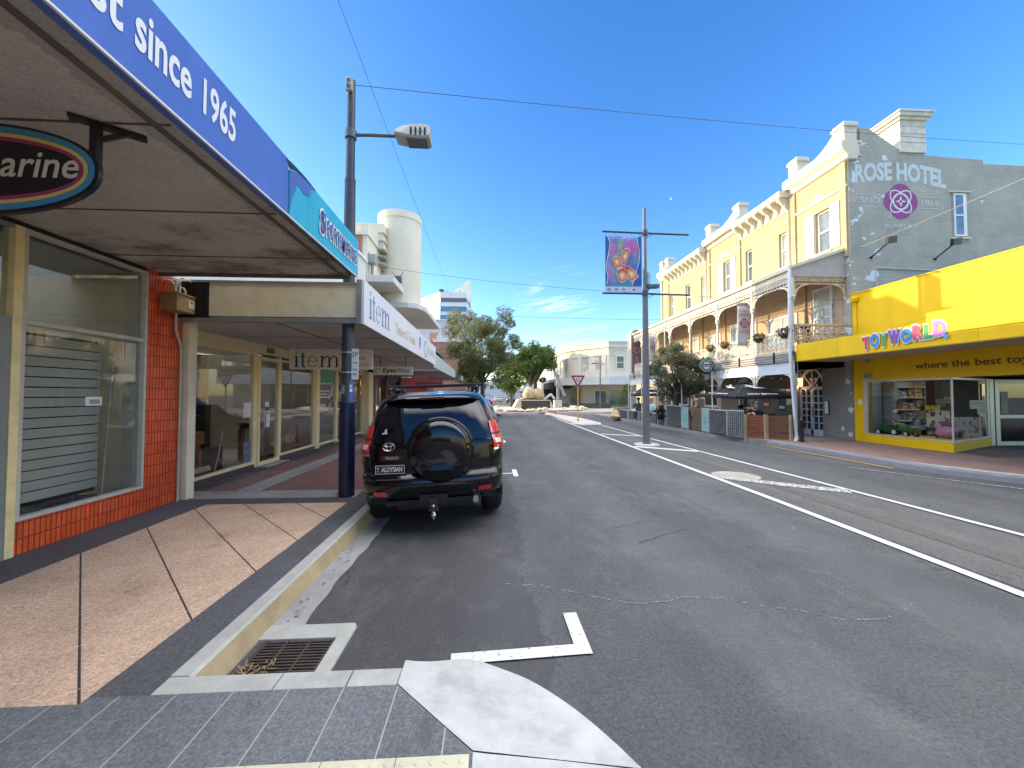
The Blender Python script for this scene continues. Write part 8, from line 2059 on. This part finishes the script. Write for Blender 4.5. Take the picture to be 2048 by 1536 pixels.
# tables and chairs, seated people
DWOOD = mat('dark_table_timber', (.08, .05, .03), .6, .2)
def dtable(x, y, lb):
    t = thing('dining_table', lb, 'table', (x, y, ZF), 'outdoor dining tables')
    m = MB(); m.box(x - .35, x + .35, y - .35, y + .35, ZF + .66, ZF + .70); m.build('table_top', DWOOD, t)
    m = MB(); m.cyl((x, y, ZF + .02), (x, y, ZF + .66), .035); m.box(x - .22, x + .22, y - .22, y + .22, ZF, ZF + .03); m.build('pedestal', BLACK, t)
def dchair(x, y, rz, lb):
    t = thing('dining_chair', lb, 'chair', local=True, group='outdoor dining chairs')
    m = MB(); m.box(-.19, .19, -.19, .19, .41, .44); m.build('seat', BLACK, t); m = MB(); m.obox((0, .2, .63), V((.19, 0, 0)), V((0, .012, 0)), V((0, .03, .17))); m.build('backrest', BLACK, t)
    for a in (-.16, .16):
        for b in (-.16, .16):
            m = MB(); m.bar((a, b, .42), (a * 1.15, b * 1.15, 0), .025); m.build('leg', BLACK, t)
    t.location = (x, y, ZF); t.rotation_euler = (0, 0, rz)
def skin_obj(name, parent, verts, edges, radii, m_, sub=2):
    me = bpy.data.meshes.new(name); me.from_pydata([tuple(v_) for v_ in verts], edges, []); o = bpy.data.objects.new(name, me); COL.objects.link(o); o.parent = parent
    sk = o.modifiers.new('skin', 'SKIN')
    if not me.skin_vertices: me.attributes  # layer is made by the modifier below
    lay = me.skin_vertices[0] if me.skin_vertices else None
    if lay is None:
        bm_ = __import__('bmesh').new(); bm_.from_mesh(me); bm_.verts.layers.skin.verify(); bm_.to_mesh(me); bm_.free(); lay = me.skin_vertices[0]
    for i, r_ in enumerate(radii): lay.data[i].radius = (r_, r_) if not isinstance(r_, tuple) else r_
    lay.data[0].use_root = True
    s2 = o.modifiers.new('sub', 'SUBSURF'); s2.levels = sub; s2.render_levels = sub
    me.materials.append(m_); sk.use_smooth_shade = True
    return o
def person(label, loc, rz, shirt, skin, hair, arms, beard=None, cap=None, trousers=None, sleeves='short', lean=0.0):
    """a seated figure facing -Y: pelvis at seat height, arms given as (elbow, wrist, hand direction) for left and right"""
    t = thing('person', label, 'person', local=True)
    S = .93
    pel = V((0, .03, .50)); wa = V((0, .02 - lean * .3, .68)); ch = V((0, -lean * .7, .92)); nk = V((0, -lean, 1.06)); jw = V((0, -.03 - lean, 1.16)); hd = V((0, -.02 - lean * 1.05, 1.27)); tp = V((0, -.005 - lean * 1.05, 1.345))
    vs = [pel, wa, ch, nk, jw, hd, tp]; rs = [.15, .135, .155, .058, .07, .088, .055]; es = [(0, 1), (1, 2), (2, 3), (3, 4), (4, 5), (5, 6)]
    def av(p, r_, par): vs.append(V(p)); rs.append(r_); es.append((par, len(vs) - 1)); return len(vs) - 1
    sh_v = []
    for sg, (el, wr, hdir) in zip((-1, 1), arms):
        s0 = av(ch + V((sg * .19, .01, .06)), .062, 2); e = av(el, .044, s0); w_ = av(wr, .03, e)
        hdv = V(hdir).normalized(); sd = hdv.cross(V((0, 0, 1))); sd = sd.normalized() if sd.length > .1 else V((1, 0, 0))
        pm = av(V(wr) + hdv * .05, .034, w_)
        for k, (o_, L) in enumerate(((-.028, .075), (-.010, .088), (.010, .082), (.027, .062))):
            f0 = av(V(wr) + hdv * .09 + sd * o_, .010, pm); f1 = av(vs[f0] + hdv * L * .5 + V((0, 0, -.008)), .009, f0); av(vs[f1] + hdv * L * .4 + V((0, 0, -.026)), .007, f1)
        t0 = av(V(wr) + hdv * .045 + sd * -.045 * sg, .011, pm); av(vs[t0] + hdv * .035 + sd * -.018 * sg, .008, t0)
        sh_v.append((s0, e, w_))
    for sg in (-1, 1):
        h = av(pel + V((sg * .10, -.02, -.02)), .085, 0); k = av(V((sg * .14, -.44, .50)), .062, h); a = av(V((sg * .14, -.42, .10)), .04, k); av(V((sg * .15, -.58, .04)), .032, a)
    skin_obj('body', t, vs, es, rs, skin)
    # clothing follows the body a centimetre or so outside it
    cv = [vs[0], vs[1], vs[2], vs[2] + V((0, -lean * .2, .10))]; cr_ = [.165, .155, .175, .085]; ce = [(0, 1), (1, 2), (2, 3)]
    for (s0, e, w_) in sh_v:
        cv.append(vs[s0]); cr_.append(.078); ce.append((2, len(cv) - 1)); end = vs[s0].lerp(vs[e], .75) if sleeves == 'short' else vs[w_]
        if sleeves == 'long': cv.append(vs[e]); cr_.append(.058); ce.append((len(cv) - 2, len(cv) - 1))
        cv.append(end); cr_.append(.062 if sleeves == 'short' else .042); ce.append((len(cv) - 2, len(cv) - 1))
    skin_obj('shirt', t, cv, ce, cr_, shirt)
    tv = [vs[0] + V((0, 0, .02))]; tr_ = [.16]; te = []
    for sg in (-1, 1):
        tv += [pel + V((sg * .10, -.04, -.02)), V((sg * .14, -.44, .50)), V((sg * .14, -.42, .13))]; n0 = len(tv) - 3; tr_ += [.098, .076, .058]; te += [(0, n0), (n0, n0 + 1), (n0 + 1, n0 + 2)]
    skin_obj('trousers', t, tv, te, tr_, trousers or mat('dark_trousers', (.03, .035, .05), .85, .2))
    m = MB()
    for sg in (-1, 1): m.ball(hd + V((sg * .034, -.082, .005)), .011, .008, .008, 8, 6)
    m.build('eyes', BLACK, t, smooth=60)
    m = MB(); m.ball(hd + V((0, -.095, -.03)), .015, .02, .024, 8, 6)
    for sg in (-1, 1): m.ball(hd + V((sg * .088, .0, -.01)), .012, .02, .03, 8, 6)
    m.bar(hd + V((-.022, -.082, -.075)), hd + V((.022, -.082, -.075)), .008, .008); m.build('nose_ears_mouth', skin, t, smooth=60)
    m = MB()
    if hair is not None: m.ball(hd + V((0, .018, .035)), .098, .105, .092, 14, 10); m.build('hair', hair, t, smooth=60)
    if cap is not None:
        m = MB(); m.ball(hd + V((0, .005, .055)), .102, .11, .07, 14, 8); m.obox(hd + V((0, -.12, .05)), V((.07, 0, 0)), V((0, .06, -.01)), V((0, 0, .006))); m.build('cap', cap, t, smooth=60)
    if beard is not None:
        m = MB(); m.ball(hd + V((0, -.062, -.10)), .062, .05, .085, 12, 8); m.ball(hd + V((0, -.085, -.052)), .045, .022, .018, 10, 6); m.build('beard', beard, t, smooth=60)
    t.location = loc; t.rotation_euler = (0, 0, rz); return t
SK1 = mat('fair_skin', (.50, .27, .18), .55, .06); SK2 = mat('tan_skin', (.30, .16, .10), .55, .06)
BSH = mat('black_shirt', (.010, .010, .012), .85, .2); GRYH = mat('grey_hair', (.30, .28, .25), .8, .2); BRNH = mat('brown_hair', (.06, .035, .02), .8, .2)
hp = PY(1508, 811, 13.5)
person('bearded man in a black shirt leaning his arm on the timber screen', (hp.x, 13.45, hp.z - 1.21), R(-15), BSH, SK1, mat('greying_hair', (.20, .17, .14), .8, .2),
       (((-.33, -.28, .88), (-.27, -.54, .97), (-.1, -1, -.25)), ((.30, -.12, .74), (.16, -.34, .80), (-.4, -1, 0))), beard=GRYH, lean=.04)
hp2 = PY(1481, 816, 14.3)
person('man in a dark cap and shirt seated behind the slate screen', (hp2.x, 14.3, hp2.z - 1.27), R(10), mat('charcoal_shirt', (.03, .03, .032), .85, .2), SK2, BRNH,
       (((-.30, -.08, .72), (-.18, -.32, .72), (.3, -1, 0)), ((.30, -.08, .72), (.18, -.32, .72), (-.3, -1, 0))), cap=BLACK)
for i, (u, v_, Y, rz, c_, hr, lb) in enumerate(((1322, 814, 18.6, 80, (.02, .02, .022), BRNH, 'person in black seated right of the banner pole by the low slate panels'), (1303, 818, 20.3, -60, (.38, .52, .60), GRYH, 'person in a pale blue shirt seated behind the low slate panels'), (1393, 812, 15.9, 30, (.10, .085, .07), GRYH, 'grey haired person seated behind the brown board panel'), (1277, 818, 22.2, -30, (.05, .06, .09), BRNH, 'person in dark blue seated left of the banner pole'))):
    hp = PY(u, v_, Y)
    person(lb, (hp.x, Y, max(ZF - .05, hp.z - 1.27)), R(rz), mat('seated_shirt_%d' % i, c_, .85, .2), SK1, hr, (((-.30, -.08, .72), (-.18, -.32, .74), (.3, -1, 0)), ((.30, -.08, .72), (.18, -.32, .74), (-.3, -1, 0))), sleeves='long')
    dchair(hp.x, Y + .02, R(rz), 'black outdoor chair under the ' + lb.split(' seated')[0])
dchair(hp2.x, 14.32, R(10), 'black outdoor chair under the man in a dark cap'); dchair(PY(1508, 811, 13.5).x, 13.52, R(-15), 'black outdoor chair under the bearded man')
cc = PY(1534, 832, 13.6); dchair(cc.x, 13.6, R(170), 'empty black outdoor chair behind the darker timber screen')
dtable(9.0, 14.0, 'dark outdoor table under the big black umbrella'); dtable(8.95, 19.4, 'dark outdoor table behind the nearest low slate panels'); dtable(8.95, 21.5, 'dark outdoor table under the farther black umbrella')
# planters at the far end
t = thing('planter_box', 'tan timber planter box with a leafy shrub at the far end of the tables', 'planter', (8.3, 24.6, ZF))
p = PY(1243, 820, 25.2)
m = MB(); m.box(p.x - .45, p.x + .45, 24.8, 25.6, 0, .8); m.build('box', mat('tan_planter', (.42, .34, .20), .8, .2), t)
leaf_cloud('shrub', t, LBRT, [((p.x, 25.2, 1.2), .35, .35, .3), ((p.x + .2, 25.2, 1.7), .3, .3, .35), ((p.x + .35, 25.1, 2.1), .3, .3, .3)], 130, .03, .08, 3, .1)
t = thing('stone_block', 'rough tan stone block beside the planter box near the crossing', 'stone', (7.9, 24.3, 0)); m = MB(); p = PY(1232, 838, 24.2); rock(m, (p.x, 24.2, .3), (.35, .35, .3), random.Random(4)); m.build('stone', TANR, t, smooth=60)
# festoon bulbs under the verandah
t = thing('festoon_lights', 'string of small white bulbs under the hotel verandah', 'string lights', (10.6, 16, 2.4))
m = MB(); mb_ = MB()
pts = [V((10.7, 12.6 + i * .22, 2.42 - .12 * abs(math.sin(i * .42)))) for i in range(50)]; m.tube(pts, .008, 4); m.build('cable', BLACK, t)
for p in pts[::2]: mb_.ball(p - V((0, 0, .05)), .03, .03, .04, 8, 6)
mb_.build('bulbs', WHITE, t, smooth=60)
# bollard by the hotel corner
b = G(1604, 884, FP); t = thing('bollard', 'black bollard beside the white downpipe at the hotel corner', 'bollard', (b.x, b.y, FP))
m = MB(); m.lathe([(.075, 0), (.07, .06), (.06, .1), (.06, .62), (.07, .66), (.06, .72), (.03, .76), (0, .77)], (b.x, b.y, FP), n=16); m.build('post', BLACK, t, smooth=40)

# ================================================================== THE STREET BEHIND THE CAMERA (seen only in glass and paint)
for i, (x0, x1, y0, y1, h, c_, lb) in enumerate(((-16, -5.2, -62, -8.2, 6.5, (.30, .22, .16), 'brown brick shop row behind the viewer on the left of the street'), (13, 24, -60, -4, 6.0, (.45, .42, .36), 'grey cream shop row behind the viewer on the right of the street'), (-8, 20, -75, -62, 7.5, (.34, .30, .26), 'tan block closing the street behind the viewer'))):
    q = thing('shop_building', lb, 'building', ((x0 + x1) / 2, y1, 0)); m = MB(); m.box(x0, x1, y0, y1, 0, h); m.build('wall', mat('rear_wall_%d' % i, c_, .8, .15), q); m = MB(); m.box(x0 - .1, x1 + .1, y0 - .1, y1 + .1, h, h + .3); m.build('cornice', HTRIM, q)
    m = MB(); m.box(x0 + 1, x1 - 1, y1, y1 + .05, .6, 2.6); m.build('shop_window', DGLASS, q)
